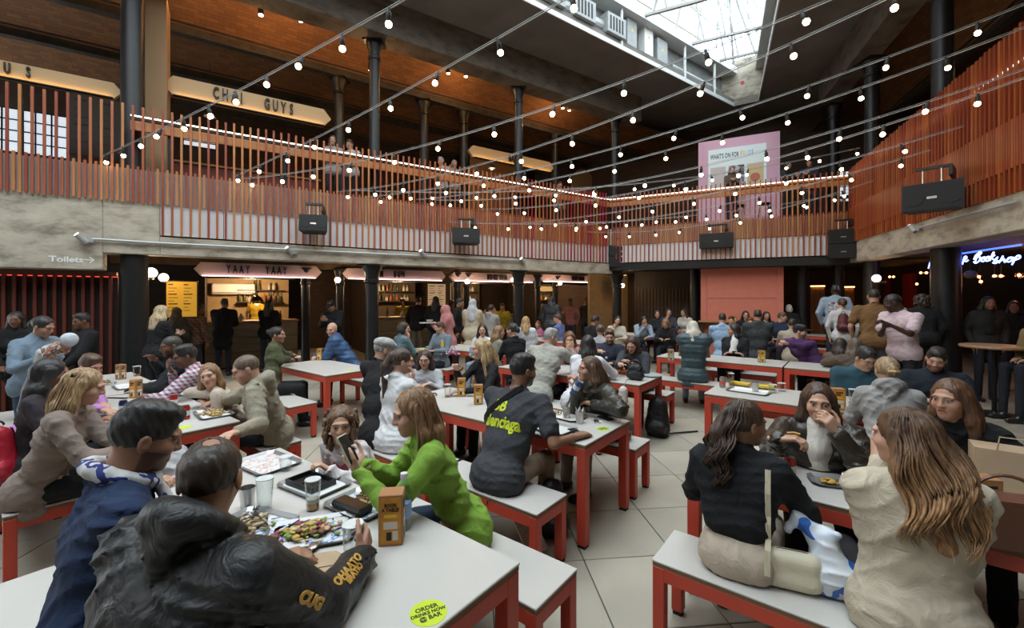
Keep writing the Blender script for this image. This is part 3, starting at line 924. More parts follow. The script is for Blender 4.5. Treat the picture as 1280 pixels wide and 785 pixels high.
def cloth(col, kind='cotton'):
    k = 'cloth_%s_%.3f_%.3f_%.3f' % (kind, *col)
    if k in MATS: return MATS[k]
    R = {'cotton': (0.85, 0.25), 'leather': (0.33, 0.5), 'nylon': (0.48, 0.4), 'knit': (0.9, 0.3), 'denim': (0.85, 0.25)}[kind]
    m = bpy.data.materials.new(kind+'_cloth'); MATS[k] = m
    n, l, b = nodes_of(m)
    b.inputs['Roughness'].default_value = R[0]; b.inputs['Specular IOR Level'].default_value = R[1]
    tc = n.new('ShaderNodeTexCoord')
    t = n.new('ShaderNodeTexNoise'); t.inputs['Scale'].default_value = 9; t.inputs['Detail'].default_value = 4; t.inputs['Distortion'].default_value = 0.8
    l.new(tc.outputs['Object'], t.inputs['Vector'])
    r = n.new('ShaderNodeMapRange'); r.inputs['From Min'].default_value = 0.3; r.inputs['From Max'].default_value = 0.7
    r.inputs['To Min'].default_value = 0.86; r.inputs['To Max'].default_value = 1.12
    l.new(t.outputs['Fac'], r.inputs['Value'])
    x = n.new('ShaderNodeVectorMath'); x.operation = 'SCALE'; x.inputs[0].default_value = col
    l.new(r.outputs['Result'], x.inputs['Scale']); l.new(x.outputs['Vector'], b.inputs['Base Color'])
    bp = n.new('ShaderNodeBump'); bp.inputs['Strength'].default_value = 0.6; bp.inputs['Distance'].default_value = 0.035
    l.new(t.outputs['Fac'], bp.inputs['Height'])
    t2 = n.new('ShaderNodeTexNoise'); t2.inputs['Scale'].default_value = 220 if kind != 'knit' else 120; t2.inputs['Detail'].default_value = 1
    l.new(tc.outputs['Object'], t2.inputs['Vector'])
    bp2 = n.new('ShaderNodeBump'); bp2.inputs['Strength'].default_value = 0.12 if kind in ('leather', 'nylon') else 0.3; bp2.inputs['Distance'].default_value = 0.003
    l.new(t2.outputs['Fac'], bp2.inputs['Height']); l.new(bp.outputs['Normal'], bp2.inputs['Normal'])
    l.new(bp2.outputs['Normal'], b.inputs['Normal'])
    return m
def pattern_cloth(name, cols, kind='check', scale=18.0):
    if name in MATS: return MATS[name]
    m = bpy.data.materials.new(name); MATS[name] = m
    n, l, b = nodes_of(m); b.inputs['Roughness'].default_value = 0.85
    tc = n.new('ShaderNodeTexCoord')
    if kind == 'check':
        def wave(d, s):
            w = n.new('ShaderNodeTexWave'); w.bands_direction = d; w.inputs['Scale'].default_value = s; w.inputs['Distortion'].default_value = 0.6
            l.new(tc.outputs['Object'], w.inputs['Vector']); return w
        w1, w2 = wave('DIAGONAL', scale), wave('Z', scale)
        r1 = n.new('ShaderNodeValToRGB'); r1.color_ramp.interpolation = 'CONSTANT'
        r1.color_ramp.elements[0].color = (*cols[0], 1); r1.color_ramp.elements[1].position = 0.55; r1.color_ramp.elements[1].color = (*cols[1], 1)
        r2 = n.new('ShaderNodeValToRGB'); r2.color_ramp.interpolation = 'CONSTANT'
        r2.color_ramp.elements[0].color = (*cols[0], 1); r2.color_ramp.elements[1].position = 0.6; r2.color_ramp.elements[1].color = (*cols[2], 1)
        l.new(w1.outputs['Fac'], r1.inputs['Fac']); l.new(w2.outputs['Fac'], r2.inputs['Fac'])
        mx = n.new('ShaderNodeMix'); mx.data_type = 'RGBA'; mx.inputs['Factor'].default_value = 0.5
        l.new(r1.outputs['Color'], mx.inputs['A']); l.new(r2.outputs['Color'], mx.inputs['B'])
        l.new(mx.outputs['Result'], b.inputs['Base Color'])
    else:
        t = n.new('ShaderNodeTexVoronoi') if kind == 'blot' else n.new('ShaderNodeTexNoise')
        t.inputs['Scale'].default_value = scale
        l.new(tc.outputs['Object'], t.inputs['Vector'])
        r = n.new('ShaderNodeValToRGB'); r.color_ramp.interpolation = 'CONSTANT'
        el = r.color_ramp.elements
        el[0].color = (*cols[0], 1); el[1].position = 0.45; el[1].color = (*cols[1], 1)
        for i, c in enumerate(cols[2:]): e = el.new(0.55+0.09*i); e.color = (*c, 1)
        l.new(t.outputs['Color'] if kind == 'blot' else t.outputs['Fac'], r.inputs['Fac']); l.new(r.outputs['Color'], b.inputs['Base Color'])
    return m

# ---- head
def head_frame(yaw, pitch, roll=0.0):
    a = math.radians(yaw); p = math.radians(pitch)
    f = np.array((math.sin(a)*math.cos(p), math.cos(a)*math.cos(p), -math.sin(p)))
    r = np.array((math.cos(a), -math.sin(a), 0.0))
    u = np.cross(r, f)
    if roll:
        q = math.radians(roll); r, u = r*math.cos(q)+u*math.sin(q), u*math.cos(q)-r*math.sin(q)
    return np.stack([r, f, u])
def head_prims(hc, A, s, sex, nb):
    P = lambda x, y, z: hc+s*(A[0]*x+A[1]*y+A[2]*z)
    E = lambda x, y, z, a, b, c, k=0.012, sub=False: ell(P(x, y, z), A, (a*s, b*s, c*s), k*s, sub)
    jw = 0.060 if sex == 'm' else 0.054
    o = [E(0, -0.012, 0.032, 0.074, 0.097, 0.088), E(0, 0.030, -0.035, jw, 0.062, 0.076, 0.03),
         E(0, 0.068, -0.088, 0.026, 0.022, 0.022, 0.03)]
    for q in (-1, 1):
        o += [E(q*0.040, 0.058, -0.022, 0.024, 0.028, 0.026, 0.02),
              cone(P(q*0.010, 0.088, 0.034), P(q*0.045, 0.078, 0.030), 0.010*s, 0.008*s, 0.014*s)]
    for q in (-1, 1):
        o += [E(q*0.031, 0.105, 0.010, 0.019, 0.018, 0.0105, 0.010, True)]
    for q in (-1, 1):
        o += [E(q*0.031, 0.079, 0.009, 0.0125, 0.0125, 0.0115, 0.003),
              E(q*0.078, -0.008, -0.004, 0.0085, 0.019, 0.031, 0.004), E(q*0.089, -0.004, 0.000, 0.008, 0.011, 0.019, 0.003, True)]
    o += [cone(P(0, 0.090, 0.022), P(0, 0.108, -0.020), 0.0085*s, 0.0115*s, 0.012*s),
          cone(P(-0.011, 0.098, -0.023), P(0.011, 0.098, -0.023), 0.010*s, None, 0.008*s),
          cone(P(-0.017, 0.086, -0.0505), P(0.017, 0.086, -0.0505), 0.0075*s, None, 0.006*s),
          cone(P(-0.014, 0.086, -0.0625), P(0.014, 0.086, -0.0625), 0.0085*s, None, 0.006*s),
          E(0, 0.096, -0.0565, 0.026, 0.010, 0.0016, 0.003, True)]
    o += [cone(P(0, -0.022, -0.055), nb, 0.056*s if sex == 'm' else 0.048*s, 0.060*s if sex == 'm' else 0.052*s, 0.03)]
    return o
def head_colors(v, hc, A, s, skin, brow, fine, beard=None, lip=None):
    q = (v-hc)/s
    x, y, z = q@A[0], q@A[1], q@A[2]
    c = np.tile(np.array(skin), (len(v), 1))
    sk = np.array(skin)
    front = y > 0.045
    blush = np.exp(-(((np.abs(x)-0.042)/0.02)**2+((z+0.02)/0.02)**2))*front
    c = c*(1-0.18*blush[:, None]*np.array((0.0, 1, 1)))
    ax_ = np.abs(x)
    if beard is not None:
        m = front & (z < -0.035) & ~((ax_ < 0.02) & (z > -0.07) & (z < -0.046)); m |= (z < -0.03) & (y > 0.0) & (ax_ > 0.045)
        c[m & (z > -0.13)] = sk*0.42+np.array(beard)*0.55
    lipc = np.array(lip if lip else ((sk[0]*0.84, sk[1]*0.56, sk[2]*0.54) if fine else (sk[0]*0.84, sk[1]*0.66, sk[2]*0.64)))
    m = front & (((x/0.024)**2+((z+0.0565)/0.0125)**2) < 1) & (y > 0.07)
    c[m] = lipc
    m = front & (ax_ > 0.012) & (ax_ < 0.05) & (np.abs(z-(0.034-0.20*(ax_-0.028)**2/0.01)) < (0.0030 if fine else 0.0045))
    c[m] = np.array(brow)*0.6+sk*(0.22 if fine else 0.35)
    ex = (ax_-0.031)
    if fine:
        eye = front & ((ex/0.0145)**2+((z-0.009)/0.0066)**2 < 1)
        c[eye] = (0.33, 0.30, 0.28)
        iris = eye & (ex**2+(z-0.0095)**2 < 0.0064**2)
        c[iris] = (0.018, 0.012, 0.009)
        lid = front & ((ex/0.0165)**2+((z-0.0105)/0.0092)**2 < 1) & ~eye & (z > 0.011)
        c[lid] = sk*0.28
    else:
        eye = front & ((ex/0.013)**2+((z-0.009)/0.0075)**2 < 1)
        c[eye] = sk*0.50
    return c

# ---- hand: palm, four fingers of unequal length and a thumb from the side of the palm
def hand_prims(w, d, n, side, s, curl=0.35, spread=0.12, thumb=0.5):
    """w wrist, d finger direction, n palm normal (out of the palm), side = +1 right hand / -1 left hand"""
    d = unit(d); n = unit(np.asarray(n)-d*np.dot(n, d)); t = np.cross(d, n)*side      # t points to the thumb side
    P = lambda a, b, c: w+s*(d*a+t*b+n*c)
    o = [cone(P(-0.03, 0, 0), P(0.015, 0, 0), 0.026*s, 0.027*s, 0.012*s, (n, 0.78))]
    for b in (-0.026, -0.009, 0.009, 0.027):
        o.append(cone(P(0.018, b*0.75, 0.0), P(0.088, b, -0.002), 0.0155*s, 0.0125*s, 0.012*s))
    lens = {0.027: 0.93, 0.009: 1.02, -0.009: 0.96, -0.026: 0.78}
    for i, b in enumerate((0.027, 0.009, -0.009, -0.026)):
        L = lens[b]; p = P(0.088, b, -0.002)
        ang = 0.0
        dirb = unit(d+t*(b/0.027)*spread)
        for seg, (l, r) in enumerate(((0.042, 0.0095), (0.026, 0.0085), (0.021, 0.0075))):
            ang += curl*(1.05 if seg == 0 else 1.25)*(1+0.08*i)
            q = p+s*L*l*(dirb*math.cos(ang)+n*math.sin(ang))
            o.append(cone(p, q, r*s*1.02, r*s*0.93, 0.003*s)); p = q
    p = P(0.022, 0.030, 0.006)
    b1 = unit(d*0.62+t*0.75+n*0.25*thumb); q = p+s*0.040*b1
    o.append(cone(P(0.012, 0.020, 0.004), p, 0.017*s, 0.0145*s, 0.01*s)); o.append(cone(p, q, 0.0135*s, 0.0108*s, 0.005*s))
    b2 = unit(d*0.85+t*0.35+n*0.5*thumb); p2 = q+s*0.031*b2
    o.append(cone(q, p2, 0.0105*s, 0.0088*s, 0.003*s))
    b3 = unit(d*0.95+t*0.05+n*0.6*thumb); o.append(cone(p2, p2+s*0.024*b3, 0.0088*s, 0.0075*s, 0.003*s))
    return o

def over_table(p):
    for bx, by_, L_, W_, z0, z1 in BOXES:
        if z1 > 0.6:
            lx = (p[0]-bx)*UX+(p[1]-by_)*UY; ly = (p[0]-bx)*VX+(p[1]-by_)*VY
            if 0.03 < lx < L_-0.03 and 0.03 < ly < W_-0.03: return True
    return False
def snap_to_bench(p, f):
    """seat the hips on the nearest bench that lies within reach"""
    best = None
    for bx, by_, L_, W_, z0, z1 in BOXES:
        if z1 > 0.6: continue
        lx = (p[0]-bx)*UX+(p[1]-by_)*UY; ly = (p[0]-bx)*VX+(p[1]-by_)*VY
        tx = min(max(lx, 0.17), L_-0.17); ty = W_*0.5-0.02*np.sign(f[0]*VX+f[1]*VY)
        d = math.hypot(tx-lx, ty-ly)
        if best is None or d < best[0]: best = (d, tx-lx, ty-ly)
    if best and best[0] < 0.42:
        q = p.copy(); q[0] += best[1]*UX+best[2]*VX; q[1] += best[1]*UY+best[2]*VY
        return q
    return p
def ik(S, W, l1, l2, pole):
    d = W-S; D = np.linalg.norm(d)
    mx = (l1+l2)*0.985
    if D > mx: W = S+d/D*mx; d = W-S; D = mx
    if D < abs(l1-l2)+0.03: D = abs(l1-l2)+0.03
    u = unit(d); a = (l1*l1-l2*l2+D*D)/(2*D); h = math.sqrt(max(l1*l1-a*a, 0))
    pl_ = unit(np.asarray(pole)-u*np.dot(pole, u))
    return S+u*a+pl_*h, W

SK = {'fair': (0.52, 0.30, 0.21), 'light': (0.44, 0.245, 0.165), 'tan': (0.34, 0.175, 0.11), 'olive': (0.27, 0.135, 0.08), 'brown': (0.145, 0.066, 0.038), 'dark': (0.055, 0.026, 0.017)}
HC = {'black': (0.010, 0.008, 0.008), 'dark': (0.022, 0.013, 0.009), 'brown': (0.055, 0.026, 0.013), 'auburn': (0.115, 0.042, 0.016), 'blonde': (0.30, 0.185, 0.085), 'dirty': (0.16, 0.09, 0.042), 'grey': (0.22, 0.21, 0.20), 'white': (0.5, 0.47, 0.43), 'red': (0.20, 0.06, 0.02)}
PEOPLE = []

def hair_prims(style, hc, A, s, L=0.30, back=None):
    P = lambda x, y, z: hc+s*(A[0]*x+A[1]*y+A[2]*z)
    E = lambda x, y, z, a, b, c, k=0.015, sub=False: ell(P(x, y, z), A, (a*s, b*s, c*s), k*s, sub)
    bk = unit(np.array((A[1][0], A[1][1], 0.0)))       # horizontal forward of the head
    rt = A[0]
    def dn(p, l, b=0.0, sd=0.0): return p-ZUP*l*s-bk*b*s+rt*sd*s
    o = []
    cap = [E(0, -0.020, 0.040, 0.083, 0.105, 0.093)]
    face = [E(0, 0.135, -0.020, 0.084, 0.090, 0.136, 0.018, True)]
    mface = [E(0, 0.132, -0.030, 0.098, 0.086, 0.124, 0.012, True)]
    ears = [cone(P(-0.13, 0.035, -0.045), P(0.13, 0.035, -0.045), 0.056*s, None, 0.010*s, None, True)]
    nape = [E(0, -0.03, -0.150, 0.12, 0.16, 0.085, 0.015, True)]
    if style in ('short', 'crop', 'fade'):
        th = {'short': 0.0, 'crop': -0.002, 'fade': -0.0025}[style]
        cap = [E(0, -0.016, 0.036, 0.0785+th, 0.1025+th, 0.0925+th)]
        if style == 'short': cap += [E(0, 0.040, 0.098, 0.056, 0.048, 0.034, 0.03), E(0, -0.02, 0.105, 0.058, 0.07, 0.030, 0.03)]
        o = cap+mface+ears+nape
    elif style == 'thin':
        o = [E(0, -0.016, 0.034, 0.0785, 0.1020, 0.0915)]+mface+ears+nape+[E(0.008, -0.058, 0.120, 0.027, 0.028, 0.026, 0.010, True), E(0, 0.085, 0.11, 0.06, 0.05, 0.05, 0.015, True)]
    elif style == 'buzz':
        o = [E(0, -0.014, 0.034, 0.0760, 0.0990, 0.0900)]+mface+ears+nape
    elif style in ('long', 'wavy'):
        o = list(cap)
        w = 0.012 if style == 'wavy' else 0.0
        for q in (-1, 1):
            a = P(q*0.066, -0.015, 0.03); b = dn(P(q*0.074, -0.035, -0.05), 0.06, 0.0, q*0.012)
            c = dn(b, max(L-0.16, 0.02), 0.03, q*0.012)
            o += [cone(a, b, 0.032*s, (0.036+w)*s, 0.03*s), cone(b, c, (0.036+w)*s, 0.022*s, 0.03*s)]
        a = P(0, -0.075, 0.02); b = dn(P(0, -0.085, -0.06), 0.06, 0.01); c = dn(b, max(L-0.14, 0.03), 0.05)
        o += [cone(a, b, 0.06*s, (0.066+w)*s, 0.04*s, (bk, 0.8)), cone(b, c, (0.066+w)*s, 0.04*s, 0.04*s, (bk, 0.7))]
        for q in (-1, 1):
            b2 = dn(P(q*0.045, -0.085, -0.06), 0.07, 0.015); c2 = dn(b2, max(L-0.15, 0.03), 0.05)
            o += [cone(b2, c2, (0.045+w)*s, 0.026*s, 0.03*s)]
        o += face
    elif style == 'bob':
        o = list(cap)+[E(0, -0.035, -0.03, 0.098, 0.095, 0.095, 0.03)]+face+[E(0, 0.12, -0.08, 0.072, 0.11, 0.09, 0.02, True)]
    elif style == 'curlybob':
        o = list(cap)
        rr = np.random.default_rng(5)
        for i in range(170):
            th = rr.uniform(-2.35, 2.35); z = rr.uniform(-0.15, 0.085)
            rad = 0.085*math.sqrt(max(0.12, 1-((z-0.005)/0.165)**2))+rr.uniform(0.012, 0.026)
            o.append(cone(P(rad*math.sin(th), -rad*math.cos(th)*1.1-0.01, z), P(rad*math.sin(th)*1.08, -rad*math.cos(th)*1.2-0.01, z-0.03), rr.uniform(0.010, 0.016)*s, 0.009*s, 0.004*s))
        o += face
    elif style in ('pony', 'bun', 'updo'):
        o = list(cap)
        if style == 'pony':
            a = P(0, -0.115, 0.055); b = dn(a, 0.10, 0.05); c = dn(b, max(L-0.1, 0.05), 0.01)
            o += [cone(a, b, 0.03*s, 0.042*s, 0.02*s), cone(b, c, 0.042*s, 0.018*s, 0.02*s)]
        elif style == 'bun': o += [E(0, -0.125, 0.05, 0.04, 0.04, 0.04, 0.01)]
        else: o += [E(0, -0.12, 0.0, 0.045, 0.035, 0.06, 0.015)]
        o += face+[cone(P(-0.13, 0.035, -0.045), P(0.13, 0.035, -0.045), 0.045*s, None, 0.012*s, None, True), E(0, -0.03, -0.125, 0.12, 0.14, 0.075, 0.02, True)]
    return o

def strands(hc, A, s, L, n, seed, wave=0.02, spread=0.5, rad=0.0045, parted=0.0, front=0.35, back_lie=0.05, curl_f=24.0, end=0.5):
    """locks of hair as thin tapering tubes falling from the crown and sides"""
    rr = np.random.default_rng(seed)
    mb_v, mb_f, nn = [], [], 0
    bk = unit(np.array((A[1][0], A[1][1], 0.0))); rt = A[0]
    K = 17; S = 4
    for i in range(n):
        th = rr.uniform(-math.pi*0.5-front, math.pi*0.5+front)       # 0 = straight back
        dirh = -bk*math.cos(th)+rt*math.sin(th)
        ll = L*rr.uniform(0.72, 1.05)
        ph, ph2 = rr.uniform(0, 6.28), rr.uniform(-0.6, 0.6)
        base_ph = 3*th
        pts = []
        r0 = 0.088+rr.uniform(-0.006, 0.010)
        for j in range(K+1):
            t = j/K
            if t < 0.30:
                a = math.pi*0.5*(0.16+0.84*t/0.30)
                el_ = math.pi*0.5-a
                p = hc+s*(A[2]*(0.034+0.098*math.sin(el_)) + (-A[1]*math.cos(th)*1.17+A[0]*math.sin(th)*0.93)*(r0*math.cos(el_)) - A[1]*0.018+rt*parted*(1-t/0.30))
                last = p
            else:
                q = (t-0.30)/0.70
                fl = ll*q
                out = spread*0.075*math.sin(min(q*1.6, 1)*1.57)-end*0.06*max(0, q-0.6)
                p = last-ZUP*fl*s+dirh*out*s-bk*back_lie*s*math.sin(min(q*1.3, 1)*1.5)
                wv = wave*(0.25+q)*s
                p = p+rt*wv*math.sin(curl_f*fl+base_ph+ph2)+bk*wv*0.7*math.cos(curl_f*fl+base_ph+ph2)
            pts.append(p)
        pts = np.array(pts)
        tan = np.gradient(pts, axis=0); tan /= np.linalg.norm(tan, axis=1)[:, None]+1e-9
        x = np.cross(tan, np.array((0.3, 0.5, 0.81))); x /= np.linalg.norm(x, axis=1)[:, None]+1e-9
        y = np.cross(tan, x)
        rad_i = rad*s*rr.uniform(0.7, 1.35)*np.concatenate([np.linspace(0.5, 1, 6), np.ones(K-11), np.linspace(1, 0.12, 6)])
        ang = np.arange(S)*2*math.pi/S
        ring = pts[:, None, :]+rad_i[:, None, None]*(np.cos(ang)[None, :, None]*x[:, None, :]+np.sin(ang)[None, :, None]*y[:, None, :]*1.0)
        mb_v.append(ring.reshape(-1, 3))
        j, k = np.meshgrid(np.arange(K), np.arange(S), indexing='ij')
        f = np.stack([j*S+k, j*S+(k+1) % S, (j+1)*S+(k+1) % S, (j+1)*S+k], -1).reshape(-1, 4)+nn
        mb_f.append(f); nn += (K+1)*S
    return np.concatenate(mb_v), np.concatenate(mb_f)

def table_boxes():
    out = []
    for o in scene.objects:
        if o.parent is None and o.get('category') in ('table', 'bench') and o.name.split('.')[0] in ('dining_table', 'bench'):
            tb = o.get('category') == 'table'
            L_ = max(c.data.vertices[k].co.x for c in o.children if c.name.startswith(('tabletop', 'seat')) for k in range(len(c.data.vertices)))
            out.append((o.location.x, o.location.y, L_, TW if tb else BWD, (TH-0.105) if tb else (BH-0.105), TH if tb else BH))
    return out
BOXES = table_boxes()
def settle(v):
    """flesh and cloth rest against tables and benches instead of passing through them"""
    lo, hi = v.min(0), v.max(0)
    for bx, by_, L_, W_, z0, z1 in BOXES:
        if hi[2] < z0 or lo[2] > z1: continue
        dx, dy = v[:, 0]-bx, v[:, 1]-by_
        lx = dx*UX+dy*UY; ly = dx*VX+dy*VY; z = v[:, 2]
        e = 0.010
        m = (lx > -e) & (lx < L_+e) & (ly > -e) & (ly < W_+e) & (z > z0-e) & (z < z1+e)
        if not m.any(): continue
        i = np.nonzero(m)[0]
        d = np.stack([lx[i]+e, L_+e-lx[i], ly[i]+e, W_+e-ly[i], (z[i]-z0+e), (z1+e-z[i])], 1)
        k = d.argmin(1); dm = d[np.arange(len(i)), k]
        for kk, vec in enumerate(((-UX, -UY, 0), (UX, UY, 0), (-VX, -VY, 0), (VX, VY, 0), (0, 0, -1), (0, 0, 1))):
            s_ = k == kk
            v[i[s_]] += dm[s_][:, None]*np.array(vec)
    return v
def smooth_mesh(name, v, f, m, root, base):
    v = settle(v.copy())
    me = mesh_data(name, v-base, f, m, True)
    return obj(name, me, root)

GARM = {'tee': (0.010, 'cotton'), 'long': (0.013, 'cotton'), 'jumper': (0.020, 'knit'), 'shirt': (0.014, 'cotton'), 'jacket': (0.028, 'cotton'), 'denim': (0.024, 'denim'), 'leather': (0.034, 'leather'), 'puffer': (0.045, 'nylon'), 'hoodie': (0.026, 'knit'), 'vest': (0.045, 'nylon'), 'nylon': (0.034, 'nylon'), 'coat': (0.032, 'cotton')}
GNAME = {'tee': 't_shirt', 'long': 'long_sleeved_top', 'jumper': 'jumper', 'shirt': 'shirt', 'jacket': 'jacket', 'denim': 'denim_jacket', 'leather': 'leather_jacket', 'puffer': 'puffer_jacket', 'hoodie': 'hoodie', 'vest': 'padded_vest', 'nylon': 'hooded_jacket', 'coat': 'coat'}

def person(label, hd, a, top=('tee', (0.5, 0.5, 0.5)), hair=('short', 'dark'), sex='m', pose='sit', skin='light', legs=(0.02, 0.022, 0.03), hy=None, hp=8, roll=0, lean=0.12, side=0.0, s=1.0, L=None, R=None, lod=None, beard=None, hairL=0.30, Lc=0.35, Rc=0.35, Ln=None, Rn=None, Ld=None, Rd=None, shoes=(0.02, 0.02, 0.02), seat=0.45, floor_z=0.0, extra=None, group='people in the food hall', topmat=None, strand=None, inner=None, hood=False, turtle=False, collar=False, brow=None, hz=None, elbow=0.5, knee=0.0, pelvis=None, shrug=0.0, lip=None, wide=1.0, hat=None, legspread=0.09, hem=0.0, crop=False, hoodr=0.042, ombre=None, hoodup=0.0):
    hc = nv(at(*hd)) if len(hd) == 3 and not isinstance(hd, Vector) else nv(hd)
    if hz is not None: hc = nv(hd)
    Y = hc[1]
    lod = lod or ('n' if Y < 3.3 else 'm' if Y < 6.3 else 'f')
    vb, vh, vd, vc = {'n': (0.026, 0.0050, 0.0054, 0.0118), 'm': (0.032, 0.0078, 0.0090, 0.0185), 'f': (0.038, 0.0150, 0.0165, 0.027)}[lod]
    ar = math.radians(a); f = np.array((math.sin(ar), math.cos(ar), 0.)); r = np.array((math.cos(ar), -math.sin(ar), 0.))
    hy = a if hy is None else hy
    A = head_frame(hy, hp, roll)
    hs = s if sex != 'c' else (0.80+0.20*s) if s > 0.55 else 0.62
    hs_ = hs*(0.945 if sex == 'f' else 0.96)
    nb = hc-A[2]*0.108*hs_-A[1]*0.032*hs_-ZUP*0.036*s
    if pelvis is not None: pv = nv(pelvis)
    elif pose == 'sit':
        pv = np.array((hc[0], hc[1], 0.))-f*lean+r*side; pv[2] = seat+0.10*s
        if abs(seat-0.45) < 0.01: pv = snap_to_bench(pv, f)
    else:
        pv = nb-ZUP*0.50*s-f*lean*0.5+r*side
    ax_t = unit(nb-pv); ft = unit(f-ax_t*np.dot(f, ax_t)); rt = r
    TL = np.linalg.norm(nb-pv)
    fem = sex == 'f'
    aw = 0.84 if fem else 1.0
    W = (0.165 if fem else 0.190)*s*wide
    sc = nb-ax_t*0.062*s
    ce = pv+ax_t*TL*0.66+ft*0.012; be = pv+ax_t*TL*0.34+ft*0.01
    shl, shr = sc-rt*W+ZUP*shrug, sc+rt*W+ZUP*shrug
    wr = 0.118*s*wide if not fem else 0.098*s*wide
    cr = (0.124 if not fem else 0.110)*s*wide
    pr = 0.118*s*wide if not fem else 0.122*s*wide
    def torso(off, hem_=True):
        o = [cone(ce-rt*0.065*s, ce+rt*0.065*s, cr+off, None, 0.05*s, (ft, 0.84)),
             cone(sc-rt*(W-0.055*s)-ax_t*0.012, sc+rt*(W-0.055*s)-ax_t*0.012, 0.055*s+off*0.9, None, 0.06*s),
             cone(be-rt*0.045*s, be+rt*0.045*s, wr+off, None, 0.06*s, (ft, 0.88)),
             cone(sc+ax_t*0.02*s, nb+ax_t*0.012*s, 0.07*s+off*0.4, 0.05*s+off*0.3, 0.05*s)]
        for q in (-1, 1): o.append(cone(sc+rt*q*W*0.62, nb+ax_t*0.004*s-ft*0.01, 0.045*s+off*0.6, 0.042*s+off*0.3, 0.04*s))
        if hem_ and not crop: o.append(cone(pv-rt*0.055*s-ax_t*0.025, pv+rt*0.055*s-ax_t*0.025, pr+off+0.012, None, 0.06*s, (ft, 0.92)))
        if fem:
            for q in (-1, 1): o.append(cone(ce+rt*q*0.062*s+ft*0.068*s-ax_t*0.02, ce+rt*q*0.062*s+ft*0.068*s-ax_t*0.021, 0.056*s+off*0.6, None, 0.04*s))
        return o
    # arms
    l1, l2 = 0.285*s, 0.255*s
    hands = []
    arm = []
    for q, T, c, n_, d_, S in ((-1, L, Lc, Ln, Ld, shl), (1, R, Rc, Rn, Rd, shr)):
        kind = T if isinstance(T, str) else None
        if T is None: kind = 'lap' if pose == 'sit' else 'down'
        pole = -ZUP*0.8+rt*q*elbow-f*0.25
        n0 = np.array((0, 0, -1.)); d0 = None
        if kind == 'lap': T = pv+f*0.26*s+rt*q*0.10*s+ZUP*0.10*s; d0 = unit(f-rt*q*0.5-ZUP*0.15)
        elif kind == 'table': T = np.array((*(nb+f*0.33*s+rt*q*0.11*s)[:2], TH+0.047)); d0 = unit(f*0.8-rt*q*0.7)
        elif kind == 'fold': T = np.array((*(nb+f*0.27*s-rt*q*0.02*s)[:2], TH+0.04)); d0 = unit(-rt*q+f*0.3)
        elif kind == 'mouth': T = hc+A[1]*0.155*hs-A[2]*0.115*hs+rt*q*0.035; n0 = -A[1]; d0 = unit(A[2]*0.8-rt*q*0.6); pole = -ZUP+rt*q*0.7
        elif kind == 'chin': T = hc+A[1]*0.075*hs-A[2]*0.185*hs+rt*q*0.05; n0 = -A[1]*0.6+A[2]*0.5-rt*q*0.4; d0 = unit(A[2]); pole = -ZUP*1.0+rt*q*0.25+f*0.4
        elif kind == 'phone': T = nb+f*0.30*s-ZUP*0.20*s+rt*q*0.05; n0 = ZUP*0.6-f*0.5; d0 = unit(f*0.6+ZUP*0.5-rt*q*0.5)
        elif kind == 'down': T = S-ZUP*0.50*s+f*0.05+rt*q*0.04; n0 = -rt*q; d0 = -ZUP; pole = -f*0.6+rt*q*0.6
        elif kind == 'chest': T = nb+f*0.28*s-ZUP*0.26*s+rt*q*0.02; n0 = -f*0.4-rt*q*0.8; d0 = unit(f*0.5+ZUP*0.4-rt*q*0.4)
        else: T = nv(T)
        if n_ is not None: n0 = nv(n_)
        if d_ is not None: d0 = nv(d_)
        E_, Wp = ik(S, T, l1, l2, pole)
        if pose == 'sit' and TH < T[2] < TH+0.14:
            for kk in range(9):
                if E_[2] > TH+0.055 or not over_table(E_): break
                pole = pole*0.75+(rt*q*0.8+ZUP*0.35)*0.25*(1+kk*0.4)
                E_, Wp = ik(S, T, l1, l2, pole)
        if d0 is None: d0 = unit(Wp-E_)
        hands.append((q, Wp, d0, n0, c)); arm.append((q, S, E_, Wp))
    # legs
    leg = []
    for q in (-1, 1):
        hp_ = pv+rt*q*legspread*s-ZUP*0.01
        if pose == 'sit':
            kn = hp_+f*(0.41+knee)*s+rt*q*0.03*s; kn[2] = seat+0.085*s
            an = kn+f*0.02*s+rt*q*0.01; an[2] = floor_z+0.085
            if s < 0.75: an[2] = kn[2]-0.36*s
        else:
            an = np.array((*(hp_+rt*q*0.01+f*(0.02*q))[:2], floor_z+0.085)); kn = (hp_+an)*0.5+f*0.025
        leg.append((q, hp_, kn, an))
    base = np.array((pv[0], pv[1], floor_z))
    root = thing('person', label, 'person', tuple(base), 0, group)
    # body
    B = torso(-0.012 if lod != 'f' else -0.006)
    for q, S, E_, Wp in arm:
        B += [cone(S, E_, 0.047*s*aw, 0.037*s*aw, 0.03*s), cone(E_, Wp, 0.038*s*aw, 0.026*s, 0.012*s)]
    for q, a_, k_, n_ in leg:
        B += [cone(a_, k_, 0.082*s, 0.054*s, 0.03*s), cone(k_, n_, 0.054*s, 0.036*s, 0.02*s), cone(n_-ZUP*0.045-f*0.03, n_-ZUP*0.052+f*0.15*s, 0.034*s, 0.028*s, 0.02*s)]
    B.append(cone(nb-ax_t*0.03, nb+A[2]*0.03, 0.058*s, 0.05*s, 0.03*s))
    skc = SK[skin] if isinstance(skin, str) else skin
    vB, fB = sdf_mesh(B, vb)
    vH, fH = sdf_mesh(head_prims(hc, A, hs_, 'm' if sex == 'm' else 'f', nb), vh)
    parts = [(vB, fB), (vH, fH)]
    for q, Wp, d0, n0, c in hands:
        parts.append(sdf_mesh(hand_prims(Wp, d0, n0, q, s*(0.95 if fem else 1.0), c), vd))
    vA, fA = join_parts(parts)
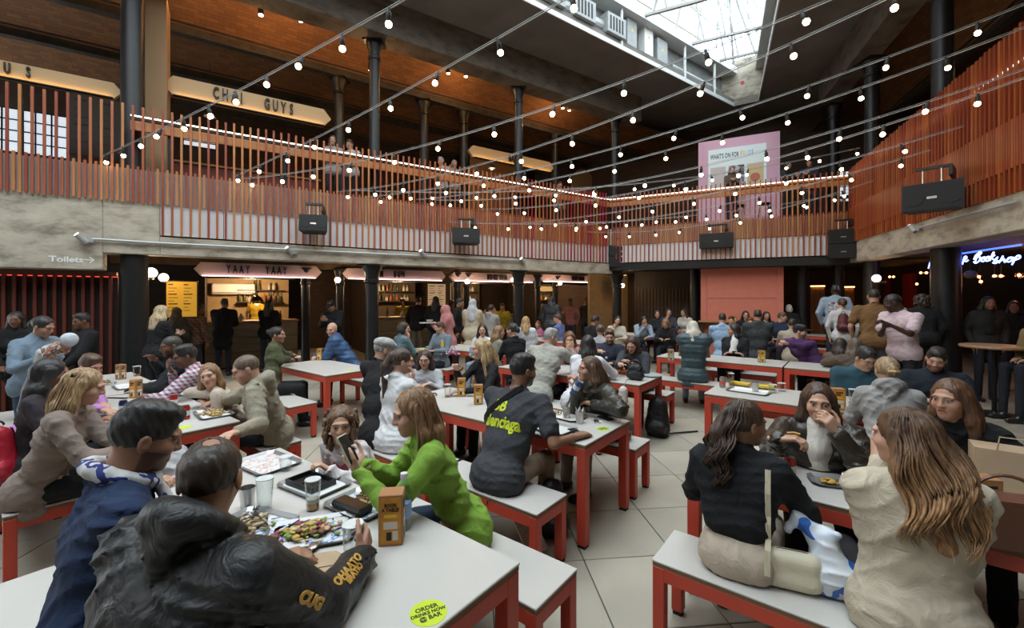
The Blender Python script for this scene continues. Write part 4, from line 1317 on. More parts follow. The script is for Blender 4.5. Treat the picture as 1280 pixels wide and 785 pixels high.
    hcol = HC[hair[1]] if hair and isinstance(hair[1], str) else (hair[1] if hair else (0.02, 0.015, 0.01))
    colr = np.tile(np.array(skc), (len(vA), 1))
    colr[len(vB):len(vB)+len(vH)] = head_colors(vH, hc, A, hs_, skc, brow or hcol, lod != 'f', beard and HC[beard], lip)
    body = smooth_mesh('body', vA, fA, skin_mat(), root, base)
    at_ = body.data.attributes.new('Col', 'FLOAT_COLOR', 'POINT')
    at_.data.foreach_set('color', np.concatenate([colr, np.ones((len(colr), 1))], 1).astype(np.float32).ravel())
    # top garment
    gk, gc = top[0], top[1]
    off, cl = GARM[gk]
    G = torso(off)
    if hem: G.append(cone(pv-rt*0.05*s-ax_t*hem, pv+rt*0.05*s-ax_t*hem, pr+off+0.006, None, 0.05, (ft, 0.95)))
    for q, S, E_, Wp in arm:
        if gk == 'tee':
            m_ = S+(E_-S)*0.66
            G += [cone(S, m_, 0.060*s+off, 0.062*s+off, 0.035*s)]
        elif gk == 'vest':
            G += [cone(S, S+(E_-S)*0.08, 0.055*s+off, 0.05*s+off, 0.03*s)]
        else:
            w_ = 1.0+(0.25 if gk in ('leather', 'nylon', 'puffer') else 0.1)
            e_ = E_+(Wp-E_)*0.95
            G += [cone(S, E_, 0.049*s*w_*aw+off, 0.040*s*w_*aw+off*0.9, 0.035*s), cone(E_, e_, 0.041*s*w_*aw+off*0.9, 0.030*s*w_*aw+off*0.6, 0.02*s)]
    if hood or gk in ('hoodie', 'nylon'):
        hr_ = hoodr*s
        hz0 = nb+ZUP*(0.024+hoodup)*s
        for i in range(12):
            t0, t1 = -2.5+5.0*i/12, -2.5+5.0*(i+1)/12
            pt = lambda t: hz0-ft*(0.085*s*math.cos(t)+0.012)+rt*0.088*s*math.sin(t)-ZUP*0.035*s*(1-math.cos(t))
            rr_ = lambda t: hr_*(0.55+0.45*math.cos(t*0.6))
            G.append(cone(pt(t0), pt(t1), rr_(t0), rr_(t1), 0.014))
        G += [cone(hz0-ft*0.10*s-ZUP*0.02-rt*0.04*s, hz0-ft*0.12*s-ZUP*0.12*s, hr_*1.0, hr_*0.7, 0.02), cone(hz0-ft*0.10*s-ZUP*0.02+rt*0.04*s, hz0-ft*0.12*s-ZUP*0.12*s, hr_*1.0, hr_*0.7, 0.02)]
    if collar or gk in ('jacket', 'shirt', 'denim', 'leather', 'puffer', 'coat'):
        cz = nb+ZUP*0.012
        for i in range(10):
            t0, t1 = -2.2+4.4*i/10, -2.2+4.4*(i+1)/10
            pt = lambda t: cz-ft*0.068*s*math.cos(t)+rt*0.066*s*math.sin(t)-ZUP*0.02*(1-math.cos(t))
            G.append(cone(pt(t0), pt(t1), 0.020*s if gk != 'puffer' else 0.032*s, None, 0.012))
    if gk in ('jumper', 'tee', 'long') and not turtle and lod != 'f':
        for i in range(14):
            t0, t1 = 6.2832*i/14, 6.2832*(i+1)/14
            pt = lambda t: nb+ZUP*(0.020-0.030*math.cos(t))*s+ft*0.070*s*math.cos(t)+rt*0.068*s*math.sin(t)
            G.append(cone(pt(t0), pt(t1), 0.013*s, None, 0.005))
    if turtle: G.append(cone(nb-ax_t*0.02, nb+A[2]*0.055, 0.068*s, 0.060*s, 0.02))
    sd = (hc[0]*7.3+hc[1]*3.1) % 6.28
    amp = {'leather': 0.0120, 'nylon': 0.0115, 'hoodie': 0.0110, 'jumper': 0.0092, 'tee': 0.0080, 'denim': 0.0075}.get(gk, 0.0090)
    if gk in ('puffer', 'vest'):
        dsp = lambda X, Y_, Z: -0.012*np.abs(np.sin(Z*42.0))+0.004+0*X+0*Y_
    else: dsp = wrinkle(amp if lod != 'f' else amp*0.8, {'leather': 52.0, 'nylon': 56.0}.get(gk, 48.0), sd)
    vG, fG = sdf_mesh(G, vc, dsp)
    go = smooth_mesh(GNAME[gk], vG, fG, topmat or cloth(gc, cl), root, base)
    if inner:      # a second layer seen at the chest (shirt under an open jacket)
        I_ = [cone(ce+ft*0.048+ax_t*0.06, be+ft*0.062, 0.072*s, 0.075*s, 0.03), cone(nb+A[2]*0.02*s, nb+ft*0.03-ax_t*0.06, 0.060*s, 0.066*s, 0.03)]
        vI, fI = sdf_mesh([cone(p_[1]+ft*(off*0.85), p_[2]+ft*(off*0.85), p_[3], p_[4], p_[5]) for p_ in I_], vc)
        smooth_mesh('inner_top', vI, fI, cloth(inner), root, base)
    # trousers and shoes
    T_ = [cone(pv-rt*0.05*s-ax_t*0.03*s, pv+rt*0.05*s-ax_t*0.03*s, pr-0.002, None, 0.05*s, (ft, 0.95))]
    for q, a_, k_, n_ in leg:
        T_ += [cone(a_-ZUP*0.008, k_, 0.087*s, 0.068*s, 0.03*s), cone(k_, n_+ZUP*0.01, 0.068*s, 0.056*s, 0.02*s)]
    vT, fT = sdf_mesh(T_, vc*1.7, wrinkle(0.004, 30.0, sd+1))
    smooth_mesh('trousers', vT, fT, cloth(legs, 'denim'), root, base)
    S_ = []
    for q, a_, k_, n_ in leg:
        S_ += [cone(n_-ZUP*0.043-f*0.035, n_-ZUP*0.047+f*0.155*s, 0.043*s, 0.036*s, 0.02*s), cone(n_-ZUP*0.02, n_+ZUP*0.02, 0.046*s, 0.044*s, 0.02)]
    vS, fS = sdf_mesh(S_, 0.024 if lod == 'n' else 0.030)
    mz = floor_z+0.002; vS[:, 2] = np.maximum(vS[:, 2], mz)
    smooth_mesh('shoes', vS, fS, cloth(shoes, 'leather'), root, base)
    # hair
    if hair and hair[0] not in ('bald', 'hijab'):
        hpz = hair_prims(hair[0], hc, A, hs_, hairL)
        fq = 170.0
        def hd_(X, Y_, Z):
            q = [(X-hc[0]), (Y_-hc[1]), (Z-hc[2])]
            if hair[0] in ('short', 'thin'):
                return 0.0026*np.sin(95*q[0]+40*q[2]+3*np.sin(60*q[1]))*np.sin(88*q[1]-30*q[2]+2.5*np.sin(70*q[0]))+0.0014*np.sin(170*(q[0]+q[1])+90*q[2])
            th = np.arctan2(q[0]*A[0][0]+q[1]*A[0][1], -(q[0]*A[1][0]+q[1]*A[1][1]))
            return (0.0022 if lod == 'n' else 0.003)*np.sin(th*26+q[2]*22+2*np.sin(q[2]*30+th*3))+0.0012*np.sin(th*61+q[2]*40)
        vX, fX = sdf_mesh(hpz, vh*1.35, hd_ if hair[0] not in ('buzz', 'crop', 'fade') else None)
        pr_ = [(vX, fX)]
        if strand: pr_.append(strands(hc, A, hs_, **strand))
        vX, fX = join_parts(pr_)
        smooth_mesh('hair', vX, fX, hair_mat(hcol, hair[2] if len(hair) > 2 else None, ombre=ombre), root, base)
    if hair and hair[0] == 'hijab':
        Pn = lambda x, y, z: hc+hs_*(A[0]*x+A[1]*y+A[2]*z)
        hj = [ell(Pn(0, -0.018, 0.03), A, np.array((0.092, 0.112, 0.104))*hs_, 0.03), cone(Pn(0, -0.02, -0.06), nb+ft*0.01, 0.085*s, 0.10*s, 0.04), cone(nb-ft*0.03, nb-ft*0.09-ZUP*0.20, 0.10*s, 0.09*s, 0.05), cone(nb+ft*0.05, nb+ft*0.09-ZUP*0.12, 0.08*s, 0.07*s, 0.05),
              cone(sc-rt*0.09, sc+rt*0.09, 0.075*s, None, 0.06),
              ell(Pn(0, 0.13, -0.005), A, np.array((0.058, 0.075, 0.085))*hs_, 0.015, True)]
        vX, fX = sdf_mesh(hj, vh*1.1, wrinkle(0.005, 40, sd))
        smooth_mesh('headscarf', vX, fX, cloth(hcol), root, base)
    if hat:
        Pn = lambda x, y, z: hc+hs_*(A[0]*x+A[1]*y+A[2]*z)
        hk, hcl = hat
        if hk == 'flat':
            hj = [ell(Pn(0, -0.01, 0.075), A, np.array((0.095, 0.118, 0.065))*hs_, 0.02), cone(Pn(-0.04, 0.10, 0.07), Pn(0.04, 0.10, 0.07), 0.018*hs_, None, 0.02), ell(Pn(0, 0, -0.01), A, np.array((0.2, 0.2, 0.055))*hs_, 0.01, True)]
        elif hk == 'cap':
            hj = [ell(Pn(0, -0.015, 0.048), A, np.array((0.087, 0.108, 0.092))*hs_, 0.02), ell(Pn(0, 0, -0.03), A, np.array((0.2, 0.2, 0.075))*hs_, 0.005, True), ell(Pn(0, 0.12, 0.058), A, np.array((0.07, 0.075, 0.011))*hs_, 0.008)]
        else:
            hj = [ell(Pn(0, -0.015, 0.045), A, np.array((0.087, 0.108, 0.096))*hs_, 0.02), ell(Pn(0, 0.04, -0.04), A, np.array((0.2, 0.2, 0.085))*hs_, 0.008, True)]
        vX, fX = sdf_mesh(hj, vh*1.1)
        smooth_mesh('hat', vX, fX, cloth(hcl, 'knit'), root, base)
    info = dict(root=root, base=base, hc=hc, A=A, hs=hs_, nb=nb, f=f, r=rt, up=ax_t, ft=ft, pv=pv, sc=sc, top=go, hands=hands, arm=arm, s=s, body=body)
    PEOPLE.append(info)
    return info

def glasses(p, col=(0.02, 0.02, 0.02)):
    hc, A, s = p['hc'], p['A'], p['hs']
    P = lambda x, y, z: Vector(tuple(hc+s*(A[0]*x+A[1]*y+A[2]*z)-p['base']))
    m = MB()
    for q in (-1, 1):
        m.path([P(q*0.033+0.024*math.cos(t), 0.106, 0.006+0.019*math.sin(t)) for t in np.linspace(0, 6.2832, 15)], 0.0022, 5)
        m.path([P(q*0.057, 0.104, 0.010), P(q*0.077, 0.06, 0.010), P(q*0.081, 0.0, 0.008)], 0.0018, 4)
    m.path([P(-0.010, 0.108, 0.008), P(0, 0.111, 0.010), P(0.010, 0.108, 0.008)], 0.0018, 4)
    m.build('glasses', mat('frame_%.2f' % col[0], col, 0.35), p['root'])

# ================================================================ who sits and stands where
P_ = person
Wt, Cr, Bk, Nv = (0.62, 0.60, 0.58), (0.52, 0.46, 0.36), (0.012, 0.012, 0.013), (0.012, 0.020, 0.045)
JEAN, LJEAN = (0.035, 0.055, 0.10), (0.25, 0.31, 0.40)
# ---- front left table
p_bald = P_('man with a thinning crown in a black hooded jacket, back to the camera, bottom left', (264, 600, 1.33), 18, ('nylon', (0.012, 0.012, 0.013)), ('thin', 'dark'), 'm', hy=-14, hp=16, lean=0.10, skin='tan', R=atz(441, 702, 0.75)+Vector((0.062, -0.085, 0.065)), Rc=0.52, Rn=(-0.85, 0.25, 0.05), Rd=(-0.05, 0.85, 0.30), L='table', wide=1.1, s=1.06, hoodr=0.050, hoodup=0.042, legs=(0.02, 0.02, 0.025))
p_navy = P_('bearded man in a navy jumper with a patterned scarf at the front left table', (182, 548, 1.62), 44, ('jumper', (0.012, 0.024, 0.062)), ('short', 'black'), 'm', hy=46, hp=20, lean=0.17, skin='tan', beard='black', L=atz(218, 640, 0.86), R=atz(232, 652, 0.84), Lc=0.8, Rc=0.7, Ld=(0.7, 0.5, 0.2), Rd=(0.6, 0.5, 0.3), wide=1.08, s=1.08, collar=True)
p_green = P_('woman in a lime green jumper looking at her phone', (516, 516, 2.2), 252, ('jumper', (0.19, 0.33, 0.045)), ('long', (0.10, 0.048, 0.022), (0.33, 0.18, 0.085)), 'f', hy=246, hp=14, lean=0.10, skin='fair', L=at(447, 588, 2.08), R=at(452, 580, 2.22), Lc=0.75, Rc=0.75, Ld=(-0.7, 0.15, 0.6), Rd=(-0.75, -0.15, 0.55), Ln=(0.1, 0.5, 0.6), Rn=(0.1, -0.5, 0.6), hairL=0.44, strand=dict(L=0.42, n=150, seed=3, wave=0.012, front=0.2, back_lie=0.03, spread=0.35), legs=JEAN)
p_curl = P_('curly-haired child in a white sweatshirt with a bow print', (426, 531, 2.70), 210, ('hoodie', (0.60, 0.55, 0.56)), ('curlybob', (0.06, 0.03, 0.015), (0.22, 0.12, 0.06)), 'c', hy=160, hp=4, lean=0.08, s=0.74, skin='fair', L=atz(412, 588, 0.80), R='lap', Lc=0.6)
p_hid = P_('child in a pale printed sweatshirt leaning on one hand behind the man in navy', (186, 545, 2.55), 118, ('hoodie', (0.50, 0.49, 0.50)), ('short', 'brown'), 'c', hy=120, hp=10, lean=0.12, s=0.82, skin='light', L='chin', R='table')
# ---- left table
p_tan = P_('woman with long fair hair in a taupe jumper at the left table', (106, 484, 2.85), 62, ('jumper', (0.215, 0.165, 0.140)), ('long', (0.17, 0.095, 0.045), (0.50, 0.33, 0.17)), 'f', hy=56, hp=18, lean=0.22, skin='fair', L=atz(160, 565, 0.79), R=atz(172, 560, 0.79), hairL=0.44, strand=dict(L=0.40, n=120, seed=9, wave=0.012, front=0.1), legs=Bk, wide=1.12)
P_('woman with black hair half hidden behind the taupe jumper', (64, 468, 3.35), 62, ('long', (0.03, 0.025, 0.03)), ('long', 'black'), 'f', hy=40, hp=10, skin='olive', L='table', R='table')
P_('person in a lilac top with brown hair behind the woman in taupe', (113, 459, 4.10), 70, ('jumper', (0.36, 0.16, 0.36)), ('short', 'brown'), 'f', hy=100, hp=16, lean=0.2, skin='light', L=atz(133, 512, 0.79), R=atz(136, 516, 0.8))
p_hood = P_('man with cropped hair in a beige hoodie eating at the left table', (308, 462, 3.62), 246, ('hoodie', (0.27, 0.235, 0.175)), ('buzz', (0.09, 0.06, 0.04)), 'm', hy=234, hp=22, lean=0.26, skin='fair', R=atz(262, 505, 0.80), L=atz(296, 540, 0.83), Rc=0.9, wide=1.08, s=1.02, beard=None, hoodup=0.02, hoodr=0.05)
p_girl = P_('fair-haired girl resting her cheek on her hand beside the hooded man', (262, 470, 4.05), 235, ('jumper', (0.46, 0.38, 0.31)), ('long', 'dirty'), 'c', hy=162, hp=2, roll=-10, s=0.80, skin='fair', R='chin', L=atz(258, 507, 0.79), hairL=0.28)
p_plaid = P_('man in a red, white and blue checked shirt at the left table', (232, 446, 4.50), 248, ('shirt', (0.3, 0.1, 0.12)), ('short', 'black'), 'm', hy=226, hp=14, lean=0.2, skin='brown', L='table', R='mouth', topmat=pattern_cloth('plaid', [(0.55, 0.53, 0.55), (0.03, 0.05, 0.16), (0.42, 0.03, 0.05)], 'check', 9.0))
p_bm = P_('dark-skinned man in a black jacket lifting food to his mouth', (214, 433, 4.95), 236, ('jacket', (0.02, 0.021, 0.024)), ('buzz', (0.03, 0.025, 0.02)), 'm', hy=218, hp=12, lean=0.16, skin='brown', R=at(193, 452, 4.75), L='table')
p_mum = P_('woman in a pale denim jacket standing and cradling a baby', (54, 409, 4.85), 100, ('denim', (0.16, 0.215, 0.275)), ('updo', 'black'), 'f', 'stand', hy=84, hp=22, skin='tan', L=at(62, 442, 4.66), R=at(52, 448, 4.62), Ld=(0.9, 0.1, 0.1), Rd=(0.9, -0.2, 0.2), Ln=(0, 0.3, 1), Rn=(0, 0.3, 1), legs=JEAN)
P_('person with dark hair in black against the red screen, far left edge', (20, 400, 6.2), 150, ('jacket', Bk), ('long', 'black'), 'f', 'sit', seat=0.62, skin='brown', lod='f')
P_('person in black in front of the red screen, right of the mother', (102, 402, 6.3), 200, ('jacket', Bk), ('short', 'black'), 'm', 'sit', seat=0.62, skin='brown', lod='f', lean=0.0)
# ---- under the left gallery
P_('woman with loose blonde hair in black standing near the yellow menu', (203, 391, 7.1), 18, ('jumper', (0.014, 0.014, 0.016)), ('wavy', 'blonde', (0.62, 0.48, 0.30)), 'f', 'stand', hp=12, skin='fair', L='chest', R='chest', lod='m', legs=(0.015, 0.017, 0.02))
P_('woman with dark hair waiting right of the blonde woman', (222, 391, 9.0), 0, ('coat', (0.03, 0.025, 0.02)), ('long', 'dark'), 'f', 'stand', skin='olive')
P_('person in a brown striped jumper below the yellow menu', (249, 387, 9.3), 20, ('jumper', (0.10, 0.05, 0.035)), ('short', 'black'), 'm', 'stand', skin='brown', topmat=pattern_cloth('brown_stripe', [(0.13, 0.06, 0.04), (0.03, 0.02, 0.016), (0.05, 0.03, 0.02)], 'check', 5.0))
P_('tall figure in a long black coat ordering at the first stall', (281, 380, 9.9), -15, ('coat', (0.008, 0.008, 0.009)), ('short', 'black'), 'm', 'stand', skin='olive', hem=0.25, L='chest', R='chest')
P_('figure in black leaning on the counter of the first stall', (337, 381, 10.3), -5, ('coat', (0.008, 0.008, 0.009)), ('long', 'black'), 'f', 'stand', skin='olive', L='chest', R='chest')
P_('cook with a yellow apron behind the counter of the first stall', (318, 372, 13.0), 190, ('tee', (0.45, 0.30, 0.03)), ('short', 'black'), 'm', 'stand', skin='brown', hat=('beanie', Bk))
P_('man in black with a cap looking down at his phone beside the second column', (414, 383, 9.6), 190, ('jacket', (0.010, 0.010, 0.012)), ('short', 'black'), 'm', 'stand', hp=30, skin='tan', L='phone', R='phone', hat=('cap', Bk))
P_('figure in black with khaki trousers at the second stall', (523, 377, 11.8), 10, ('jacket', (0.010, 0.010, 0.012)), ('short', 'black'), 'm', 'stand', legs=(0.12, 0.09, 0.06))
P_('woman in black with long hair at the second stall', (545, 376, 11.6), 10, ('coat', (0.010, 0.010, 0.012)), ('long', 'black'), 'f', 'stand', skin='tan')
P_('person in a dark brown coat behind the pink headscarf', (564, 381, 12.0), 40, ('coat', (0.06, 0.03, 0.018)), ('short', 'dark'), 'm', 'stand', skin='brown')
P_('cook in yellow behind the second stall counter', (503, 378, 14.0), 190, ('tee', (0.45, 0.36, 0.03)), ('short', 'black'), 'm', 'stand', skin='tan')
P_('woman in a pink headscarf carrying a tray', (556, 388, 9.4), 262, ('coat', (0.38, 0.16, 0.155)), ('hijab', (0.45, 0.19, 0.18)), 'f', 'stand', skin='olive', L=at(540, 405, 9.3), R=at(543, 404, 9.5), legs=Bk, hem=0.2)
P_('person in a grey headscarf and beige trench coat seen from behind', (591, 380, 9.7), 8, ('coat', (0.42, 0.35, 0.25)), ('hijab', (0.42, 0.42, 0.44)), 'f', 'stand', skin='olive', hem=0.32, legs=(0.3, 0.25, 0.18), L='chest', R='chest')
P_('person in black carrying a red bag left of the trench coat', (575, 379, 10.6), 100, ('jacket', (0.012, 0.010, 0.010)), ('short', 'black'), 'm', 'stand', skin='olive')
P_('man in a grey hoodie and jeans leaning at the third stall', (614, 387, 10.9), 30, ('hoodie', (0.30, 0.28, 0.26)), ('short', 'black'), 'm', 'stand', skin='tan', legs=(0.06, 0.10, 0.19), lean=0.2, R='chest')
P_('cook in a yellow shirt at the pizza stall', (628, 384, 14.2), 170, ('tee', (0.42, 0.36, 0.04)), ('short', 'black'), 'm', 'stand', skin='tan')
P_('woman with long black hair in a black puffer jacket at the fourth stall', (690, 376, 11.4), 30, ('puffer', (0.014, 0.015, 0.018)), ('long', 'black'), 'f', 'stand', skin='tan')
P_('cook in a pink top at the fourth stall', (713, 378, 14.4), 200, ('tee', (0.25, 0.10, 0.09)), ('short', 'black'), 'm', 'stand', skin='brown')
P_('cook in a dark top behind the fourth stall counter', (733, 377, 15.0), 160, ('tee', (0.06, 0.04, 0.035)), ('short', 'black'), 'm', 'stand', skin='brown')
# ---- back left table
P_('woman in an olive bomber jacket with her hair tied back', (347, 419, 6.25), 72, ('jacket', (0.075, 0.082, 0.042)), ('bun', 'black'), 'f', hy=84, hp=2, lean=0.10, skin='tan', L=atz(372, 447, 0.79), R=atz(368, 452, 0.79), lod='m', legs=Bk, hairL=0.1)
P_('bald man in a blue puffer jacket with folded arms', (415, 412, 7.35), 250, ('puffer', (0.030, 0.075, 0.17)), ('bald', 'brown'), 'm', hy=190, hp=10, lean=0.22, skin='fair', L='fold', R='fold', lod='m', legs=Bk)
# ---- middle table
p_flat = P_('man in a grey flat cap and black jumper, back turned', (480, 438, 4.45), 36, ('jumper', (0.012, 0.012, 0.013)), ('short', 'grey'), 'm', hy=58, hp=14, lean=0.18, skin='fair', L='table', R='table', hat=('flat', (0.34, 0.34, 0.33)), legs=JEAN, beard='grey', wide=1.08)
p_pony = P_('woman with a wavy dark ponytail in a loose white shirt, back turned', (503, 452, 3.95), 36, ('shirt', (0.62, 0.62, 0.63)), ('pony', 'dark', (0.10, 0.055, 0.035)), 'f', hy=66, hp=6, lean=0.12, skin='fair', L='table', R='chin', hairL=0.40, lod='n', legs=JEAN)
p_bal = P_('man in a dark grey t-shirt with yellow lettering, back turned', (654, 464, 3.32), 36, ('tee', (0.045, 0.046, 0.052)), ('short', 'black'), 'm', hy=60, hp=8, lean=0.17, beard='black', skin='olive', legs=(0.22, 0.17, 0.12), L='table', R=atz(722, 545, 0.78), wide=1.14, s=1.05, lod='n')
p_blo = P_('blonde woman in a black top holding a drink at the middle table', (601, 437, 4.85), 232, ('long', (0.012, 0.012, 0.013)), ('long', (0.22, 0.13, 0.06), (0.62, 0.44, 0.24)), 'f', hy=262, hp=2, lean=0.10, skin='fair', R=at(571, 462, 4.7), L='table', lod='m', hairL=0.38, strand=dict(L=0.34, n=70, seed=21, wave=0.01, front=0.1, rad=0.006), turtle=True, legs=Bk)
p_gg = P_('girl with round glasses and dark hair facing the camera', (531, 450, 5.2), 178, ('jumper', (0.42, 0.42, 0.44)), ('long', 'dark'), 'c', hy=178, hp=6, s=0.80, skin='fair', L='table', R='table', hairL=0.28, lod='m')
glasses(p_gg)
p_can = P_('girl in a shiny dark jacket drinking from a blue can', (736, 462, 3.95), 238, ('leather', (0.030, 0.028, 0.022)), ('long', (0.055, 0.028, 0.015), (0.15, 0.08, 0.045)), 'f', hy=258, hp=-2, lean=0.14, skin='light', R=at(723, 483, 3.76), Rc=0.75, Rd=(-0.3, -0.1, 0.8), Rn=(-0.5, 0.4, 0), L=at(742, 505, 3.75), hairL=0.36, strand=dict(L=0.34, n=70, seed=23, wave=0.006, front=0.1), legs=(0.20, 0.17, 0.13), lod='n')
# ---- red tray table
P_('man with grey hair in a pale stone jacket, back turned, elbow on the table', (689, 422, 5.9), 30, ('coat', (0.33, 0.32, 0.28)), ('short', 'grey'), 'm', hy=72, hp=12, lean=0.2, skin='fair', L='table', R=atz(742, 456, 0.8), lod='m', wide=1.1)
P_('woman with long straight black hair in a white jumper, back turned', (735, 431, 5.5), 28, ('jumper', (0.60, 0.60, 0.63)), ('long', 'black'), 'f', hy=10, hp=10, lean=0.12, skin='tan', L='table', R='table', hairL=0.36)
P_('woman in a floral pink blouse holding food with both hands', (712, 424, 6.75), 200, ('shirt', (0.42, 0.28, 0.27)), ('long', 'auburn'), 'f', hy=186, hp=14, skin='fair', L='mouth', R='mouth', lod='m', hairL=0.30)
P_('man in a navy overshirt raising food to his mouth', (762, 421, 6.8), 204, ('jacket', (0.028, 0.030, 0.048)), ('short', 'brown'), 'm', hy=192, hp=12, lean=0.2, skin='fair', beard='brown', R=at(750, 440, 6.2), L='table', lod='m')
p_dj = P_('woman in a charcoal jacket looking down at her food', (790, 431, 6.05), 214, ('jacket', (0.045, 0.047, 0.055)), ('long', 'dark', (0.10, 0.05, 0.03)), 'f', hy=210, hp=26, lean=0.18, skin='fair', L=at(790, 455, 5.8), R=at(775, 455, 5.75), lod='m', hairL=0.30)
# ---- food table and behind
P_('smiling woman in white with dark hair at the food table', (603, 413, 8.15), 205, ('long', Wt), ('long', 'dark'), 'f', hy=180, hp=4, skin='fair', L='table', R='chest', legs=LJEAN, lod='m')
P_('boy with brown hair in a slate jumper at the food table', (550, 410, 8.3), 215, ('jumper', (0.16, 0.20, 0.23)), ('short', 'brown'), 'm', hy=250, hp=8, s=0.92, skin='fair', L='table', R='table', lod='m')
P_('woman in a slate blue jumper with her back turned at the food table', (505, 411, 7.75), 50, ('jumper', (0.11, 0.17, 0.20)), ('bob', 'dark'), 'f', hy=84, hp=8, skin='fair', L='table', R='chin', lod='m')
P_('woman with fair wavy hair beside the black-clad woman', (624, 415, 7.95), 60, ('jumper', (0.22, 0.22, 0.17)), ('wavy', 'dirty'), 'f', hy=90, hp=8, skin='fair', L='table', R='table')
P_('woman in black with dark tied hair, back turned at the food table', (640, 413, 7.15), 330, ('long', (0.012, 0.012, 0.014)), ('updo', 'black'), 'f', hy=300, hp=6, skin='light', L='table', R='table', lod='m')
P_('woman in a white t-shirt with fair hair, back turned', (657, 402, 9.9), 10, ('long', (0.62, 0.66, 0.70)), ('long', 'blonde'), 'f', hy=0, hp=4, skin='fair', hairL=0.26, L='table', R='table')
P_('child with red hair in a pink top', (673, 406, 11.6), 200, ('tee', (0.55, 0.16, 0.30)), ('bun', 'red'), 'f', hy=240, s=0.92, skin='fair', L='table', R='table')
P_('man in a blue shirt turned to the left', (697, 399, 10.4), 300, ('shirt', (0.12, 0.16, 0.33)), ('short', 'brown'), 'm', hy=285, hp=8, skin='fair', lean=0.05, L='table', R='table')
P_('man in a black jacket with his back turned near the corner column', (744, 402, 9.6), 60, ('jacket', (0.012, 0.012, 0.014)), ('short', 'black'), 'm', hy=70, hp=14, skin='tan', L='table', R='table')
P_('person with grey-brown hair in a bun seen from behind', (750, 414, 8.2), 30, ('jumper', (0.35, 0.35, 0.36)), ('bun', (0.08, 0.06, 0.055)), 'f', hy=10, hp=10, skin='light', L='table', R='table')
P_('woman in cream leaning her head on her hand under the corner speakers', (772, 401, 10.6), 200, ('jumper', (0.48, 0.44, 0.36)), ('long', 'black'), 'f', hy=190, roll=14, skin='fair', R='chin', L='table', hairL=0.22)
P_('woman in a pale denim jacket eating at the far table', (805, 401, 10.9), 195, ('denim', (0.27, 0.33, 0.41)), ('long', 'black'), 'f', hy=182, hp=22, skin='fair', L='table', R='mouth', hairL=0.26)
P_('fair-haired person in black bending over a plate at the far table', (832, 405, 10.5), 208, ('jacket', (0.015, 0.015, 0.017)), ('long', 'dirty'), 'f', hy=215, hp=34, skin='fair', lean=0.2, L='table', R='table', hairL=0.18)
P_('person with black hair in dark clothes behind the far table', (822, 393, 12.0), 230, ('jacket', (0.02, 0.02, 0.025)), ('bob', 'black'), 'f', hy=200, skin='light', L='table', R='table')
P_('woman in a dark patterned top with a dark bob at the farthest table', (836, 391, 12.4), 190, ('jumper', (0.05, 0.05, 0.06)), ('bob', 'black'), 'f', skin='fair', L='table', R='chin')
P_('woman in a white top with long hair at the farthest table', (855, 391, 12.9), 225, ('long', (0.50, 0.47, 0.43)), ('long', 'dark'), 'f', hy=250, skin='fair', L='table', R='table', hairL=0.30)
# ---- long table
p_vest = P_('woman in a dark green quilted vest with pale hair, back turned on the bench', (866, 411, 6.95), 24, ('vest', (0.045, 0.075, 0.085)), ('long', 'white', (0.66, 0.58, 0.46)), 'f', hy=10, hp=34, lean=0.06, skin='fair', L='table', R='table', legs=LJEAN, lod='m', hairL=0.26)
P_('woman in a black jacket over white looking left at the long table', (917, 413, 8.0), 214, ('jacket', (0.016, 0.016, 0.018)), ('long', 'black'), 'f', hy=286, hp=4, lean=0.12, skin='light', L='fold', R='fold', inner=Wt, lod='m', hairL=0.32)
P_('man in a light blue shirt with his back turned', (903, 399, 9.3), 24, ('shirt', (0.27, 0.39, 0.55)), ('short', 'dark'), 'm', hy=30, hp=10, skin='fair', L='table', R='table', wide=1.05)
P_('man in a charcoal jacket with dark hair seen from behind', (947, 395, 9.2), 20, ('jacket', (0.05, 0.055, 0.058)), ('short', 'dark'), 'm', hy=24, hp=6, lean=0.0, skin='light', L='table', R='table', wide=1.1, s=1.05)
p_gl = P_('man with glasses between the light blue shirt and the charcoal jacket', (914, 401, 11.2), 205, ('shirt', (0.20, 0.16, 0.14)), ('short', 'brown'), 'm', skin='fair', L='table', R='table')
P_('woman with dark hair in black laughing by the coral board', (932, 394, 11.6), 195, ('long', (0.02, 0.015, 0.016)), ('long', 'black'), 'f', hp=6, skin='fair', L='table', R='table', hairL=0.22)
P_('person with red-brown hair half hidden by the charcoal jacket', (938, 403, 11.0), 205, ('tee', (0.10, 0.05, 0.04)), ('short', 'auburn'), 'm', skin='fair', L='table', R='table')
P_('smiling woman in a black t-shirt right of the charcoal jacket', (958, 395, 11.4), 195, ('tee', (0.02, 0.02, 0.022)), ('long', 'black'), 'f', skin='fair', L='table', R='table', hairL=0.24)
P_('person in a black cap standing against the coral board', (954, 386, 12.6), 190, ('jacket', (0.015, 0.015, 0.016)), ('short', 'black'), 'm', 'stand', skin='tan', hat=('cap', Bk))
P_('man in a navy jacket with wavy brown hair in profile', (978, 397, 10.4), 240, ('jacket', (0.018, 0.028, 0.055)), ('short', 'brown'), 'm', hy=140, skin='fair', L='table', R='table', lean=0.05)
P_('person in beige with dark hair, back turned beside the navy jacket', (990, 406, 9.3), 30, ('jumper', (0.42, 0.36, 0.27)), ('short', 'dark'), 'm', hy=30, hp=8, skin='light', L='table', R='table')
p_pur = P_('man in a black cap and purple jumper with clasped hands', (1000, 415, 7.3), 230, ('jumper', (0.085, 0.035, 0.115)), ('short', 'dark'), 'm', hy=132, hp=8, lean=0.10, skin='fair', beard='brown', L=at(984, 430, 7.0), R=at(978, 428, 7.05), hat=('cap', (0.016, 0.016, 0.018)), lod='m')
